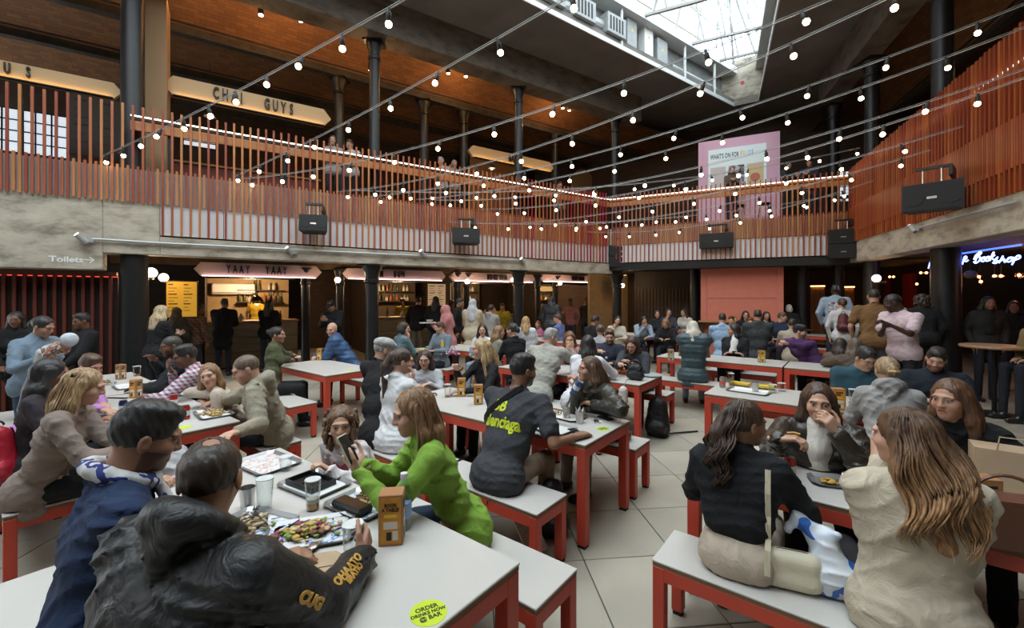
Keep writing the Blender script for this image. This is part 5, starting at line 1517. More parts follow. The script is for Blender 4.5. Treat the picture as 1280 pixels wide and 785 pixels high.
P_('woman with silver blonde hair standing by the timber panels', (986, 386, 12.2), 20, ('jacket', (0.02, 0.02, 0.022)), ('bob', 'white'), 'f', 'stand', skin='fair')
# ---- right side, standing
p_tall = P_('tall man in a faded denim shirt with a printed back', (1044, 364, 9.9), 34, ('denim', (0.26, 0.33, 0.40)), ('short', 'black'), 'm', 'stand', skin='dark', s=1.08, legs=(0.03, 0.03, 0.04))
p_bp = P_('woman in a white t-shirt wearing a maroon rucksack', (1053, 380, 8.9), 34, ('long', (0.55, 0.53, 0.52)), ('updo', 'brown'), 'f', 'stand', skin='fair', legs=(0.10, 0.14, 0.22), lod='m')
p_br = P_('man in a brown t-shirt seen from behind', (1092, 371, 6.9), 34, ('tee', (0.17, 0.09, 0.035)), ('fade', 'dark'), 'm', 'stand', skin='light', s=1.04, legs=(0.05, 0.05, 0.06), wide=1.08, lod='m', hy=28)
p_pk = P_('man in a pale pink t-shirt with a small banana print looking at his phone', (1116, 379, 6.0), 262, ('tee', (0.56, 0.43, 0.46)), ('fade', 'black'), 'm', 'stand', skin='dark', hy=300, hp=26, s=1.04, legs=(0.015, 0.015, 0.018), L=at(1110, 405, 5.75), R=at(1106, 408, 5.92), wide=1.1, lod='m', Lc=0.7, Rc=0.7)
P_('person with curly dark hair in a black jacket behind the pink t-shirt', (1152, 376, 7.6), 20, ('jacket', (0.015, 0.016, 0.018)), ('curlybob', 'dark'), 'f', 'stand', skin='tan', lod='m')
P_('seated person with long greyish brown hair, back turned, left of the teal fleece', (1069, 433, 6.15), 30, ('coat', (0.10, 0.075, 0.055)), ('long', (0.07, 0.05, 0.038)), 'f', hy=30, hp=12, skin='light', L='table', R='table', lod='m', hairL=0.34)
P_('seated person with dark wavy hair next to the long-haired one', (1051, 432, 7.0), 40, ('coat', (0.13, 0.095, 0.07)), ('wavy', 'dark'), 'f', hy=50, hp=12, skin='light', L='table', R='table', lod='m', hairL=0.24)
# ---- table behind the front right one
p_teal = P_('man with glasses in a teal fleece working with his hands', (1081, 449, 4.45), 214, ('jumper', (0.035, 0.085, 0.115)), ('short', 'black'), 'm', hy=182, hp=24, lean=0.14, skin='light', L=atz(1092, 492, 0.80), R=atz(1082, 490, 0.80), lod='m')
glasses(p_teal)
p_beard = P_('bearded man in a dark navy jumper with an untidy fringe', (1170, 450, 4.35), 216, ('jumper', (0.014, 0.017, 0.026)), ('short', 'black'), 'm', hy=226, hp=18, roll=8, lean=0.16, skin='light', beard='black', L='table', R='table', lod='m', wide=1.1)
p_grey = P_('person in a light grey hoodie with fair hair in a claw clip', (1108, 464, 3.65), 32, ('hoodie', (0.30, 0.29, 0.28)), ('updo', 'dirty', (0.45, 0.31, 0.18)), 'f', hy=22, hp=8, lean=0.10, skin='fair', L='table', R='table', lod='n', legs=JEAN, hoodup=0.015)
# ---- front right table
p_leath = P_('woman in a brown leather jacket with shoulder-length hair eating chips', (1023, 504, 2.62), 210, ('leather', (0.030, 0.022, 0.016)), ('long', (0.030, 0.016, 0.010), (0.10, 0.05, 0.028)), 'f', hy=212, hp=4, lean=0.22, skin='fair', L=at(1048, 541, 2.42), Lc=0.55, Ld=(-0.55, 0.05, 0.75), Ln=(-0.3, 0.9, 0.1), R=at(972, 548, 2.35), Rd=(0.6, -0.5, 0.15), Rc=0.5, hairL=0.22, inner=(0.72, 0.67, 0.60), turtle=False, legs=Bk)
p_dark = P_('woman with long brown hair dressed in black at the right table', (1188, 500, 2.50), 222, ('jumper', (0.010, 0.010, 0.011)), ('long', (0.040, 0.020, 0.011), (0.17, 0.075, 0.035)), 'f', hy=250, hp=4, lean=0.16, skin='light', L='lap', R='table', hairL=0.46, strand=dict(L=0.44, n=110, seed=31, wave=0.008, front=0.1), legs=Bk)
p_den = P_('woman in a black denim jacket with wavy dark hair tied back, right foreground', (932, 530, 2.2), 34, ('denim', (0.014, 0.015, 0.018)), ('pony', (0.018, 0.010, 0.007), (0.10, 0.055, 0.035)), 'f', hy=82, hp=6, lean=0.16, skin='olive', L='table', R=atz(988, 600, 0.80), hairL=0.36, legs=(0.46, 0.38, 0.30), strand=dict(L=0.36, n=170, seed=37, wave=0.024, curl_f=42.0, front=-0.55, spread=0.28, back_lie=0.075, rad=0.005), crop=True, side=-0.03)
p_aub = P_('woman with long wavy auburn hair in a cream jacket, right foreground', (1129, 548, 1.78), 22, ('jacket', (0.50, 0.43, 0.33)), ('long', (0.17, 0.075, 0.030), (0.52, 0.29, 0.13)), 'f', ombre=(0.98, 1.26), hy=-22, hp=6, lean=0.10, skin='fair', L=at(1100, 575, 2.0), R='table', elbow=0.1, hairL=0.40, strand=dict(L=0.42, n=260, seed=41, wave=0.026, curl_f=26.0, front=0.1, spread=0.75, back_lie=0.06, rad=0.006), wide=1.05, legs=(0.02, 0.02, 0.022), s=1.04)
# ---- bookshop side
P_('woman with long dark hair in a dark coat standing in the bookshop', (1236, 379, 7.4), 205, ('coat', (0.03, 0.028, 0.026)), ('wavy', 'black'), 'f', 'stand', skin='tan', lod='f', inner=(0.02, 0.02, 0.02))
P_('dark figure beside the woman in the bookshop', (1268, 384, 8.2), 230, ('jacket', (0.015, 0.014, 0.014)), ('long', 'black'), 'f', 'stand', skin='olive', lod='f')
P_('person in a tan jacket cut off by the right edge', (1296, 400, 6.2), 280, ('jacket', (0.26, 0.19, 0.11)), ('short', 'brown'), 'm', 'sit', seat=0.70, skin='fair', lod='f')
# ---- upstairs behind the balustrades
GF = 3.86
for lab, px, py, Y, ang, tp_, hr, sx in (
    ('woman in grey at the left gallery rail beside the third column', 416, 176, 10.0, 160, ('jumper', (0.3, 0.29, 0.28)), ('long', 'dark'), 'f'),
    ('man in a white shirt at the left gallery rail', 437, 181, 10.6, 190, ('shirt', (0.5, 0.5, 0.5)), ('short', 'dark'), 'm'),
    ('man in a grey shirt upstairs left of the middle column', 551, 202, 12.0, 200, ('shirt', (0.35, 0.33, 0.32)), ('short', 'grey'), 'm'),
    ('person with grey hair upstairs left of the middle column', 568, 205, 12.9, 150, ('jumper', (0.3, 0.3, 0.32)), ('bob', 'grey'), 'f'),
    ('person upstairs near the round mural', 700, 232, 14.0, 180, ('jumper', (0.28, 0.26, 0.25)), ('short', 'brown'), 'm'),
    ('person in a dark top left of the pink poster', 915, 213, 13.6, 200, ('jumper', (0.10, 0.07, 0.05)), ('long', 'brown'), 'f'),
    ('person with tied hair seated high behind the back rail', 985, 207, 13.2, 150, ('jumper', (0.03, 0.03, 0.04)), ('bun', 'black'), 'f'),
    ('person in dark clothes right of the pink poster', 1012, 204, 12.8, 230, ('jacket', (0.03, 0.03, 0.035)), ('short', 'black'), 'm')):
    hz_ = at(px, py, Y)
    P_(lab, (hz_.x, hz_.y, max(hz_.z, GF+1.30)), ang, tp_, hr, sx, 'stand', hz=1, floor_z=GF, lod='f', skin='light', L='chest', R='chest', group='people upstairs')

# ================================================================ signs, stalls, lamps
def point_light(name, loc, power, col=(1.0, 0.62, 0.32), r=0.08, parent=None):
    l = bpy.data.lights.new(name, 'POINT'); l.energy = power; l.color = col; l.shadow_soft_size = r
    o = bpy.data.objects.new(name, l); COL.objects.link(o); o.location = loc
    if parent is not None: o.parent = parent
    return o
M_INK = mat('sign_black', (0.012, 0.011, 0.010), 0.5)
def sign(P, px0, px1, y0c, y1c, off, text, label, board, led, tx=None, tsize=0.86, xs=0.62, spacing=1.2):
    """pointed-end sign board; y0c/y1c rows of its top and bottom at its middle column"""
    pc = (px0+px1)/2
    xa, xb = P.X(px0, off), P.X(px1, off); z1, z0 = P.Z(pc, y0c, off), P.Z(pc, y1c, off)
    root = thing('stall_sign', label, 'sign', P.w((xa+xb)/2, off, z0), P.rz, 'pointed stall signs')
    L = xb-xa; h = z1-z0
    c = min(h*0.42, 0.2)
    poly = [(-L/2, h*0.5), (-L/2+c, 0), (L/2-c, 0), (L/2, h*0.5), (L/2-c, h), (-L/2+c, h)]
    MB().prism(poly, (1, 0, 0), (0, 0, 1), (0, 1, 0), 0.0, 0.10).build('board', board, root)
    MB().box((-L/2+c, -0.085, -0.02), (L/2-c, 0.0, 0.0)).build('ledge', M_DARK, root)
    MB().box((-L/2+c+0.02, -0.05, 0.0), (L/2-c-0.02, -0.02, 0.012)).build('light_strip', led, root)
    if text:
        t0 = 0.0 if tx is None else P.X(tx, off)-(xa+xb)/2
        adv = [h*(0.26 if ch == 'I' else 0.44 if ch in ' ' else 0.40)*(spacing/1.2) for ch in text]
        xx = t0-sum(adv)/2
        for ch, a_ in zip(text, adv):
            if ch != ' ': text_obj('letter', ch, M_INK, root, frame((xx+a_/2, -0.03, h*0.52), (1, 0, 0), (0, 0, 1)), size=h*tsize, bold=h*0.02, xs=0.46, ext=0.02)
            xx += a_
    return root
M_PINKB = mat('sign_pink', (0.55, 0.40, 0.40), 0.5)
M_CREAMB = mat('sign_cream', (0.50, 0.34, 0.17), 0.5)
LED_P = emat('led_pink', (1.0, 0.72, 0.68), 7.0)
LED_W = emat('led_gold', (1.0, 0.62, 0.22), 9.0)
sign(LW, 242, 402, 330, 346.5, 2.15, 'YAAY  YAAY', 'pink lit stall sign with the words YAAY YAAY', M_PINKB, LED_P, tx=322)
sign(LW, 428, 557, 337, 350, 2.15, 'YUM  BUN', 'pink lit stall sign reading YUM BUN behind the second column', M_PINKB, LED_P, tx=485)
sign(LW, 563, 669, 341.5, 352.5, 2.15, 'BAD BOY PIZZA', 'pink lit stall sign reading BAD BOY PIZZA', M_PINKB, LED_P, tx=621, spacing=0.62)
sign(LW, 675, 753, 344, 353, 2.15, 'TRUFFLE BURGER', 'pink lit stall sign nearest the corner column', M_PINKB, LED_P, tx=722, spacing=0.5)
sign(LW, -40, 153, 86, 107, 1.3, 'U S', 'gold lit gallery sign ending in the letters U S', M_CREAMB, LED_W, tx=23)
sign(LW, 203, 414, 115, 138, 1.3, 'CHAI  GUYS', 'gold lit gallery sign reading CHAI GUYS', M_CREAMB, LED_W, tx=319)
sign(LW, 586, 692, 192, 206, 1.9, 'BARN', 'gold lit gallery sign behind the middle upper column', M_CREAMB, LED_W, tx=642, spacing=0.9)
sign(RW, 1052, 1110, 163, 174.5, 2.6, 'COQ  AU', 'gold lit gallery sign starting with C O at the right gallery', M_CREAMB, LED_W, tx=1083)

# ---- lettering painted on the concrete
tz = LW.loc(83, 324.5)
o = text_obj('wall_lettering', 'Toilets', mat('letter_white', (0.75, 0.75, 0.72), 0.5), None, Matrix.Identity(4), size=0.13, bold=0.003, xs=1.08, ext=0.003)
o.matrix_world = Matrix.Translation(LW.w(tz[0], -0.004, tz[1])) @ Matrix.Rotation(LW.rz, 4, 'Z') @ Matrix.Rotation(math.pi/2, 4, 'X')
tag(o, 'white word Toilets painted on the concrete panel', 'lettering')
az = LW.loc(112, 325.0)
o = MB().box((-0.07, -0.006, -0.006), (0.05, 0, 0.006)).prism([(0.0, 0.055), (0.06, 0.0), (0.0, -0.055), (0.0, -0.038), (0.038, 0.0), (0.0, 0.038)], (1, 0, 0), (0, 0, 1), (0, 1, 0), -0.006, 0).build('arrow_sign', MATS['letter_white'], None, LW.w(az[0], 0.0, az[1]), LW.rz)
tag(o, 'white painted arrow right of the word Toilets', 'arrow')

# ---- conduit pipes with small spotlights on both edge beams
def conduit(P, pts, spots, label):
    x0, z0 = P.loc(*pts[0]); 
    root = thing('conduit_pipe', label, 'pipe', P.w(x0, -0.05, z0), P.rz)
    q = [(P.X(p[0])-x0, 0, P.Z(*p)-z0) for p in pts]
    MB().path(q, 0.02, 8).build('pipe', mat('galvanised', (0.42, 0.42, 0.42), 0.45, metal=0.3), root)
    for p in spots:
        x, z = P.X(p[0])-x0, P.Z(*p)-z0
        sp = MB().tube((x-0.09, -0.06, z+0.07), (x+0.02, -0.02, z-0.05), 0.045, None, 12).build('spotlight', M_GREYP, root); smooth_by_angle(sp)
        MB().tube((x-0.093, -0.062, z+0.073), (x-0.097, -0.064, z+0.077), 0.036, None, 12).build('lens', emat('spot_lens', (1.0, 0.85, 0.65), 3.0), sp)
        MB().box((x+0.0, -0.02, z-0.05), (x+0.1, 0.04, z+0.03), 0.01).build('junction_box', M_GREYP, root)
conduit(LW, [(116, 299), (198, 304), (420, 315), (655, 326)], [(108, 300), (364, 315), (528, 318), (652, 327)], 'galvanised pipe with small spotlights along the left concrete beam')
conduit(RW, [(1152, 285), (1215, 268), (1280, 251)], [(1150, 286)], 'galvanised pipe with a floodlight along the right concrete beam')

# ---- red slatted screen by the toilets sign
xa, xb = LW.X(-12, 0.35), LW.X(146, 0.35)
scr = thing('slatted_screen', 'dark screen of red-edged upright slats below the word Toilets', 'screen', LW.w(0, 0.35, 0), LW.rz)
MB().box((xa, 0.10, 0), (xb, 0.14, 2.2)).build('backing', mat('screen_dark', (0.028, 0.014, 0.010), 0.6), scr)
MB().box((xa, -0.01, 2.16), (xb, 0.10, 2.22)).build('top_rail', mat('screen_red', (0.11, 0.020, 0.012), 0.5), scr)
MB().box((xa, 0.07, 2.135), (xb, 0.09, 2.15)).build('light_strip', emat('led_red', (1.0, 0.10, 0.05), 1.0), scr)
sl = MB().box((-0.02, 0.0, 0.0), (0.02, 0.075, 2.16)).data('slat', MATS['screen_red'])
n = int((xb-xa)/0.112)
for i in range(n+1): obj('slat', sl, scr, (xa+0.02+i*0.112, 0, 0))

# ---- food stalls under the left gallery
M_CTR = mat('counter_plank', (0.24, 0.20, 0.15), 0.6, var=0.25, vscale=3, stretch=(0.5, 2, 4))
M_WARMW = mat('warm_plaster', (0.42, 0.29, 0.15), 0.75, var=0.1)
M_WOODT = mat('worktop_oak', (0.36, 0.20, 0.09), 0.45, var=0.15, stretch=(0.4, 3, 3))
def stall(px0, px1, off, back, label, cb=True, light=35.0, wall=None, wl=None):
    xa, xb = LW.X(px0, off), LW.X(px1, off)
    root = thing('food_stall', label, 'food stall', LW.w(xa, off, 0), LW.rz, 'food stalls under the left gallery')
    L = xb-xa
    if cb:
        for k in range(3):
            MB().box((0, 0, 0.04+k*0.37), (L, 0.03, 0.04+k*0.37+0.36), 0.004).build('plank', M_CTR, root)
        MB().box((0, 0.03, 0.0), (L, 0.7, 1.14)).build('counter_body', M_DARK, root)
        MB().box((-0.03, -0.05, 1.15), (L+0.03, 0.72, 1.19), 0.004).build('worktop', M_WOODT, root)
    bw = MB().box((-0.1, back-0.06, 0), (L+0.1, back, 2.68)).build('back_wall', wall or M_WARMW, root)
    MB().box((-0.1, 0.8, 0), (-0.02, back, 2.68)).build('side_wall', M_DARKW, root)
    for sx in range(2):
        zz = 1.62+0.36*sx
        MB().box((L*0.35, back-0.36, zz), (L*0.95, back-0.07, zz+0.03)).build('shelf', M_DARKW, root)
    MB().box((0.0, 0.25, 2.28), (L, 0.9, 2.42)).build('canopy', M_DARK, root)
    point_light('stall_fill_light', (L*0.5, back*0.5, 2.15), light, (1.0, 0.66, 0.36), 0.12, root)  # bare point light added to warm the stall, without a fitting
    return root, xa, L, back
def bottle_mesh(name, col, h=0.26, r=0.035, rough=0.2):
    return MB().lathe([(r*0.95, 0), (r, 0.01), (r, h*0.58), (r*0.45, h*0.74), (r*0.38, h*0.95), (r*0.45, h*0.95), (r*0.45, h), (0.001, h)], n=10).data(name, mat('bottle_%.2f_%.2f' % (col[0], col[1]), col, rough), True)
JAR = [bottle_mesh('bottle', c, h, r) for c, h, r in (((0.5, 0.46, 0.38), 0.22, 0.05), ((0.05, 0.07, 0.03), 0.29, 0.036), ((0.4, 0.12, 0.03), 0.24, 0.035), ((0.55, 0.5, 0.45), 0.18, 0.055), ((0.10, 0.05, 0.025), 0.28, 0.037))]
for (px0, px1, lab, wl, lt) in ((256, 372, 'first stall with a plank-fronted counter under the YAAY YAAY sign', None, 120), (474, 556, 'second stall counter behind the bald man and the second column', mat('stall_brown', (0.09, 0.06, 0.04), 0.7), 85), (590, 645, 'pizza stall behind the grey headscarf', mat('stall_dark', (0.10, 0.07, 0.045), 0.7), 85), (690, 752, 'fourth stall next to the corner column', mat('stall_tan', (0.13, 0.085, 0.05), 0.7), 90)):
    root, xa, L, back = stall(px0, px1, 3.2, 2.9, lab, light=lt, wall=wl)
    for sx in range(2):
        n = int(L*0.6/0.13)
        for i in range(n):
            if random.random() < 0.25: continue
            p = LW.w(xa+L*0.35+0.07+i*0.13, 3.2+back-0.22+random.uniform(-.05, .05), 1.652+0.36*sx)
            jm = random.choice(JAR); b = obj('bottle', jm, None, p); tag(b, '%s on the %s shelf of the %%s' % (['cream jar', 'dark green bottle', 'amber bottle', 'squat pale jar', 'dark brown bottle'][JAR.index(jm)], ['lower', 'upper'][sx]) % lab.split(' with')[0].split(' counter')[0].split(' behind')[0].split(' next')[0], 'bottle', 'jars on the shelves of the ' + lab[:12])
    for i in range(4):
        p = LW.w(xa+L*(0.15+0.22*i), 3.2+0.25, 1.192)
        b = obj('bottle', JAR[(i*2+1) % 5], None, p); tag(b, ['cream jar', 'dark green bottle', 'amber bottle', 'squat pale jar', 'dark brown bottle'][(i*2+1) % 5]+' standing on the worktop of the %s' % lab.split(' with')[0].split(' counter')[0].split(' behind')[0].split(' next')[0], 'bottle', 'sauce bottles on the counter of the ' + lab[:12])
# air conditioner and brass heat lamp of the first stall
p = LW.loc(292, 361, 5.9)
ac = thing('air_conditioner', 'white wall air conditioner inside the first stall', 'air conditioner', LW.w(p[0], 5.75, p[1]-0.17), LW.rz)
MB().box((-0.55, 0, 0), (0.55, 0.25, 0.32), 0.03).build('casing', M_WHITE, ac); MB().box((-0.5, -0.012, 0.03), (0.5, 0.0, 0.07)).build('louvre', M_GREYP, ac)
def heat_lamp(px, py, off, label):
    x, z = LW.loc(px, py, off)
    r = thing('heat_lamp', label, 'lamp', LW.w(x, off, z), LW.rz)
    o = MB().lathe([(0.16, -0.10), (0.155, -0.02), (0.11, 0.07), (0.03, 0.12), (0.02, 0.2)], n=20).build('shade', mat('brass', (0.62, 0.42, 0.16), 0.25, metal=1.0), r); smooth_by_angle(o)
    MB().ball((0, 0, -0.09), 0.05).build('bulb', emat('heat_bulb', (1.0, 0.55, 0.2), 10), r)
    MB().tube((0, 0, 0.18), (0, 0, 2.42-z), 0.008, None, 6).build('cord', M_BLK, r)
heat_lamp(321, 375, 3.6, 'brass dome heat lamp above the first stall counter')
# menu boards
def menu_board(P, px0, px1, y0, y1, off, m, label, rows=9, glow=None, ink=(0.15, 0.05, 0.02)):
    xa, za = P.loc(px0, y0, off); xb, zb = P.loc(px1, y1, off); za = P.Z((px0+px1)/2, y0, off); zb = P.Z((px0+px1)/2, y1, off)
    r = thing('menu_board', label, 'menu board', P.w((xa+xb)/2, off, zb), P.rz)
    w, h = xb-xa, za-zb
    MB().box((-w/2, 0, 0), (w/2, 0.03, h), 0.003).build('panel', m, r)
    MB().box((-w/2-0.02, 0.005, -0.02), (w/2+0.02, 0.04, 0.0)).box((-w/2-0.02, 0.005, h), (w/2+0.02, 0.04, h+0.02)).box((-w/2-0.02, 0.005, 0), (-w/2, 0.04, h)).box((w/2, 0.005, 0), (w/2+0.02, 0.04, h)).build('frame', M_DARKW, r)
    for i in range(rows):
        for sd in (-1, 1):
            l = random.uniform(0.14, 0.36)*w
            x0 = -w*0.44 if sd < 0 else w*0.06
            zz = h*(0.9-0.82*i/rows)
            hh = h*0.030 if i % 3 == 0 else h*0.014
            MB().box((x0, -0.003, zz), (x0+l, 0.0, zz+hh)).build('printed_line', mat('ink_%.2f' % ink[0], ink, 0.6), r)
    return r
menu_board(LW, 208, 246, 352, 396, 1.7, mat('menu_yellow', (0.62, 0.33, 0.03), 0.6, emit=(1.0, 0.55, 0.06), estr=0.35), 'big yellow menu board behind the blonde woman')
menu_board(LW, 535, 557, 355, 386, 4.6, mat('menu_cream', (0.5, 0.33, 0.18), 0.6, emit=(1.0, 0.66, 0.36), estr=0.35), 'cream lit menu board behind the pink headscarf')
menu_board(LW, 563, 575, 354, 385, 4.6, MATS['menu_cream'], 'narrow cream menu board left of the grey headscarf')
menu_board(LW, 674, 691, 358, 364, 4.2, mat('menu_orange', (0.5, 0.3, 0.1), 0.6, emit=(1.0, 0.6, 0.2), estr=0.6), 'small lit price board over the fourth stall', rows=3)
menu_board(LW, 743, 755, 358, 382, 3.4, MATS['menu_cream'], 'cream menu board beside the corner column')

# ---- globe lamps and hanging bulbs at the stalls
M_GLOBE = emat('globe_glass', (1.0, 0.84, 0.62), 5.0)
def globe(P, px, py, off, r_, label, stem=True, power=0, group='globe lamps'):
    x, z = P.loc(px, py, off)
    r = thing('globe_lamp', label, 'lamp', P.w(x, off, z), P.rz, group)
    MB().ball((0, 0, 0), r_, 16, 10).build('globe', M_GLOBE, r, smooth=True)
    MB().lathe([(r_*0.45, -r_*1.15), (r_*0.5, -r_*0.9)], n=12).box((-0.02, 0, -0.02-r_), (0.02, 0.18, 0.02-r_)).build('bracket', mat('lamp_brass', (0.3, 0.18, 0.06), 0.35, metal=1.0), r)
    if power: point_light('globe_light', (0, -r_*1.6, 0), power, (1.0, 0.68, 0.38), 0.06, r)
globe(LW, 189, 341, 0.75, 0.095, 'bright globe wall lamp right of the broad column', power=9)
globe(LW, 204.5, 347, 1.6, 0.085, 'second globe wall lamp beside the yellow menu', power=8)
for px, py, lab in ((422, 350, 'bulb on a bracket by the man in black with a cap'), (584, 352, 'bulb on a bracket left of the BAD BOY PIZZA sign'), (641, 350, 'bulb on a bracket at the third iron column'), (700, 354, 'bulb on a bracket at the fourth stall'), (763, 353, 'bulb on a bracket left of the corner column'), (778, 357, 'bulb on a bracket right of the corner column')):
    globe(LW, px, py, 1.9 if px < 765 else 0.5, 0.075, lab, power=14 if px < 765 else 22)
globe(RW, 1095.5, 348, 0.1, 0.085, 'globe wall lamp on the column behind the brown t-shirt', power=6)

# ---- tan plaster wall to the right of the corner column, dark timber behind
o = MB().box((7.7, 1.2, 0), (9.6, 1.3, 2.6)).build('wall_tan', mat('tan_plaster', (0.30, 0.20, 0.10), 0.8, var=0.12), None, LW.origin(), LW.rz); tag(o, kind='structure')
tw = thing('timber_wall', 'dark timber slat wall behind the farthest table', 'wall panel', BW.w(0.9, 2.4, 0), BW.rz)
MB().box((-0.6, 0.03, 0), (2.2, 0.08, 2.7)).build('backing', M_DARKW, tw)
tsl = MB().box((-0.03, 0, 0), (0.03, 0.03, 2.1)).data('slat', mat('timber_brown', (0.07, 0.035, 0.018), 0.55, var=0.3))
for i in range(24): obj('slat', tsl, tw, (-0.55+i*0.115, 0, 0))
def lit_panel(px0, px1, ytop, off, label):
    xa, xb = BW.X(px0, off), BW.X(px1, off); z1 = BW.Z((px0+px1)/2, ytop, off)
    r = thing('lit_timber_panel', label, 'wall panel', BW.w(xa, off, 0), BW.rz, 'lit timber panels below the back gallery')
    w = xb-xa; n = max(2, int(w/0.12))
    for i in range(n): MB().box((i*w/n+0.004, 0, 0.02), ((i+1)*w/n-0.004, 0.03, z1-0.08)).build('plank', mat('timber_lit', (0.30, 0.14, 0.05), 0.5, var=0.2, stretch=(2, 2, 0.4)), r)
    MB().box((0, -0.04, z1-0.03), (w, 0.03, z1)).build('cornice', M_DARKW, r)
    MB().box((0.0, -0.035, z1-0.05), (w, -0.015, z1-0.032)).build('light_strip', emat('led_amber', (1.0, 0.55, 0.18), 14.0), r)
lit_panel(1013, 1031, 356, 3.0, 'lit timber panel right of the coral board')
lit_panel(1040, 1047, 356, 3.2, 'narrow lit timber panel behind the tall man in denim')
lit_panel(1055, 1068, 357, 3.4, 'lit timber panel behind the maroon rucksack')
lit_panel(862, 868, 357, 3.0, 'narrow lit timber panel left of the coral board')
# ---- coral board
cx0, cx1 = BW.X(876, 0.5), BW.X(979.5, 0.5); cz = BW.Z(928, 330, 0.5)
cb = thing('coral_board', 'large plain coral board below the back gallery', 'board', BW.w(cx0, 0.5, 0), BW.rz)
w_ = cx1-cx0
M_CORAL = mat('coral_paint', (0.64, 0.205, 0.14), 0.55, var=0.05)
MB().box((0, 0, 0.05), (w_, 0.06, cz)).build('panel', M_CORAL, cb)
for a, b, c, d in ((0, 0.16, 0.05, cz), (w_-0.16, w_, 0.05, cz)): MB().box((a, -0.02, c), (b, 0, d), 0.004).build('stile', M_CORAL, cb)
for z in (cz-0.10, cz-0.98, cz-1.9): MB().box((0.16, -0.018, z), (w_-0.16, 0, z+0.1 if z > cz-0.2 else z+0.2), 0.004).build('rail', M_CORAL, cb)
bar = thing('bar_shelf', 'narrow wooden shelf along the foot of the coral board', 'shelf', BW.w(cx0, 0.5, 0), BW.rz)
MB().box((-0.05, -0.38, 1.06), (w_*0.62, -0.03, 1.10), 0.004).build('shelf_top', M_WOODT, bar)
MB().box((0, -0.3, 0), (0.06, -0.1, 1.06)).box((w_*0.55, -0.3, 0), (w_*0.55+0.06, -0.1, 1.06)).build('leg', M_DARKW, bar)
# ---- pink poster board upstairs
o3 = 2.3
gx0, gx1 = BW.X(873, o3), BW.X(975, o3); gz1 = BW.Z(924, 171, o3)
pb = thing('poster_board', 'large pink board with a white poster upstairs at the back', 'poster', BW.w(gx0, o3, 3.86), BW.rz)
w_ = gx1-gx0; h_ = gz1-3.86
M_PK = mat('board_pink', (0.62, 0.36, 0.46), 0.55)
MB().box((0, 0, 0), (w_, 0.08, h_)).build('board', M_PK, pb)
for a in (0.10, 0.16): 
    MB().box((a, -0.01, 0.5), (a+0.025, 0, h_-0.08)).build('moulding', M_PK, pb)
    MB().box((w_-a-0.025, -0.01, 0.5), (w_-a, 0, h_-0.08)).build('moulding', M_PK, pb)
pz0, pz1 = h_*0.42, h_*0.90
ps = MB().box((w_*0.13, -0.02, pz0), (w_*0.845, 0.0, pz1)).build('poster_sheet', mat('poster_white', (0.72, 0.80, 0.80), 0.5), pb)
ph = pz1-pz0
text_obj('poster_title', "WHAT'S ON FOR", M_INK, ps, frame((w_*0.335, -0.022, pz1-ph*0.17), (1, 0, 0), (0, 0, 1)), size=ph*0.15, bold=0.004, xs=0.46, ext=0.001, spacing=1.05)
for i, (ch, c) in enumerate(zip('PRIDE', [(0.75, 0.35, 0.08), (0.75, 0.55, 0.1), (0.45, 0.6, 0.25), (0.2, 0.45, 0.6), (0.25, 0.3, 0.6)])):
    text_obj('poster_title_letter', ch, mat('pride_%d' % i, c, 0.5), ps, frame((w_*(0.545+0.034*i), -0.022, pz1-ph*0.17), (1, 0, 0), (0, 0, 1)), size=ph*0.15, bold=0.004, xs=0.46, ext=0.001)
MB().box((w_*0.385, -0.024, pz0+ph*0.05), (w_*0.58, -0.02, pz0+ph*0.60)).build('poster_picture', pattern_cloth('poster_a', [(0.20, 0.17, 0.24), (0.55, 0.42, 0.44), (0.08, 0.07, 0.09)], 'noise', 4.0), ps)
MB().box((w_*0.615, -0.024, pz0+ph*0.05), (w_*0.81, -0.02, pz0+ph*0.60)).build('poster_picture', mat('poster_b', (0.62, 0.46, 0.24), 0.5), ps)
MB().lathe([(0.001, 0), (w_*0.06, 0.0), (w_*0.06, 0.004), (0.001, 0.004)], n=20).build('poster_disc', mat('poster_disc', (0.5, 0.14, 0.10), 0.5), ps, (w_*0.71, -0.024, pz0+ph*0.30)).rotation_euler = (math.pi/2, 0, 0)
MB().box((w_*0.16, -0.024, pz0+ph*0.05), (w_*0.35, -0.02, pz0+ph*0.60)).build('poster_picture', mat('poster_c', (0.55, 0.47, 0.46), 0.5), ps)
def stool(px, off, label):
    x = BW.X(px, off)
    r = thing('bar_stool', label, 'stool', BW.w(x, off, 3.86), BW.rz, 'black bar stools upstairs')
    MB().lathe([(0.001, 0.72), (0.17, 0.72), (0.18, 0.74), (0.17, 0.76), (0.001, 0.76)], n=16).build('seat', M_BLK, r)
    for sx in (-1, 1):
        for sy in (-1, 1): MB().tube((sx*0.1, sy*0.1, 0.72), (sx*0.19, sy*0.19, 0), 0.012, None, 6).build('leg', M_BLK, r)
for px, lab in ((925, 'black bar stool in front of the pink board, left one'), (955, 'black bar stool in front of the pink board, right one'), (1058, 'black bar stool by the bright window at the back')): stool(px, 1.5, lab)
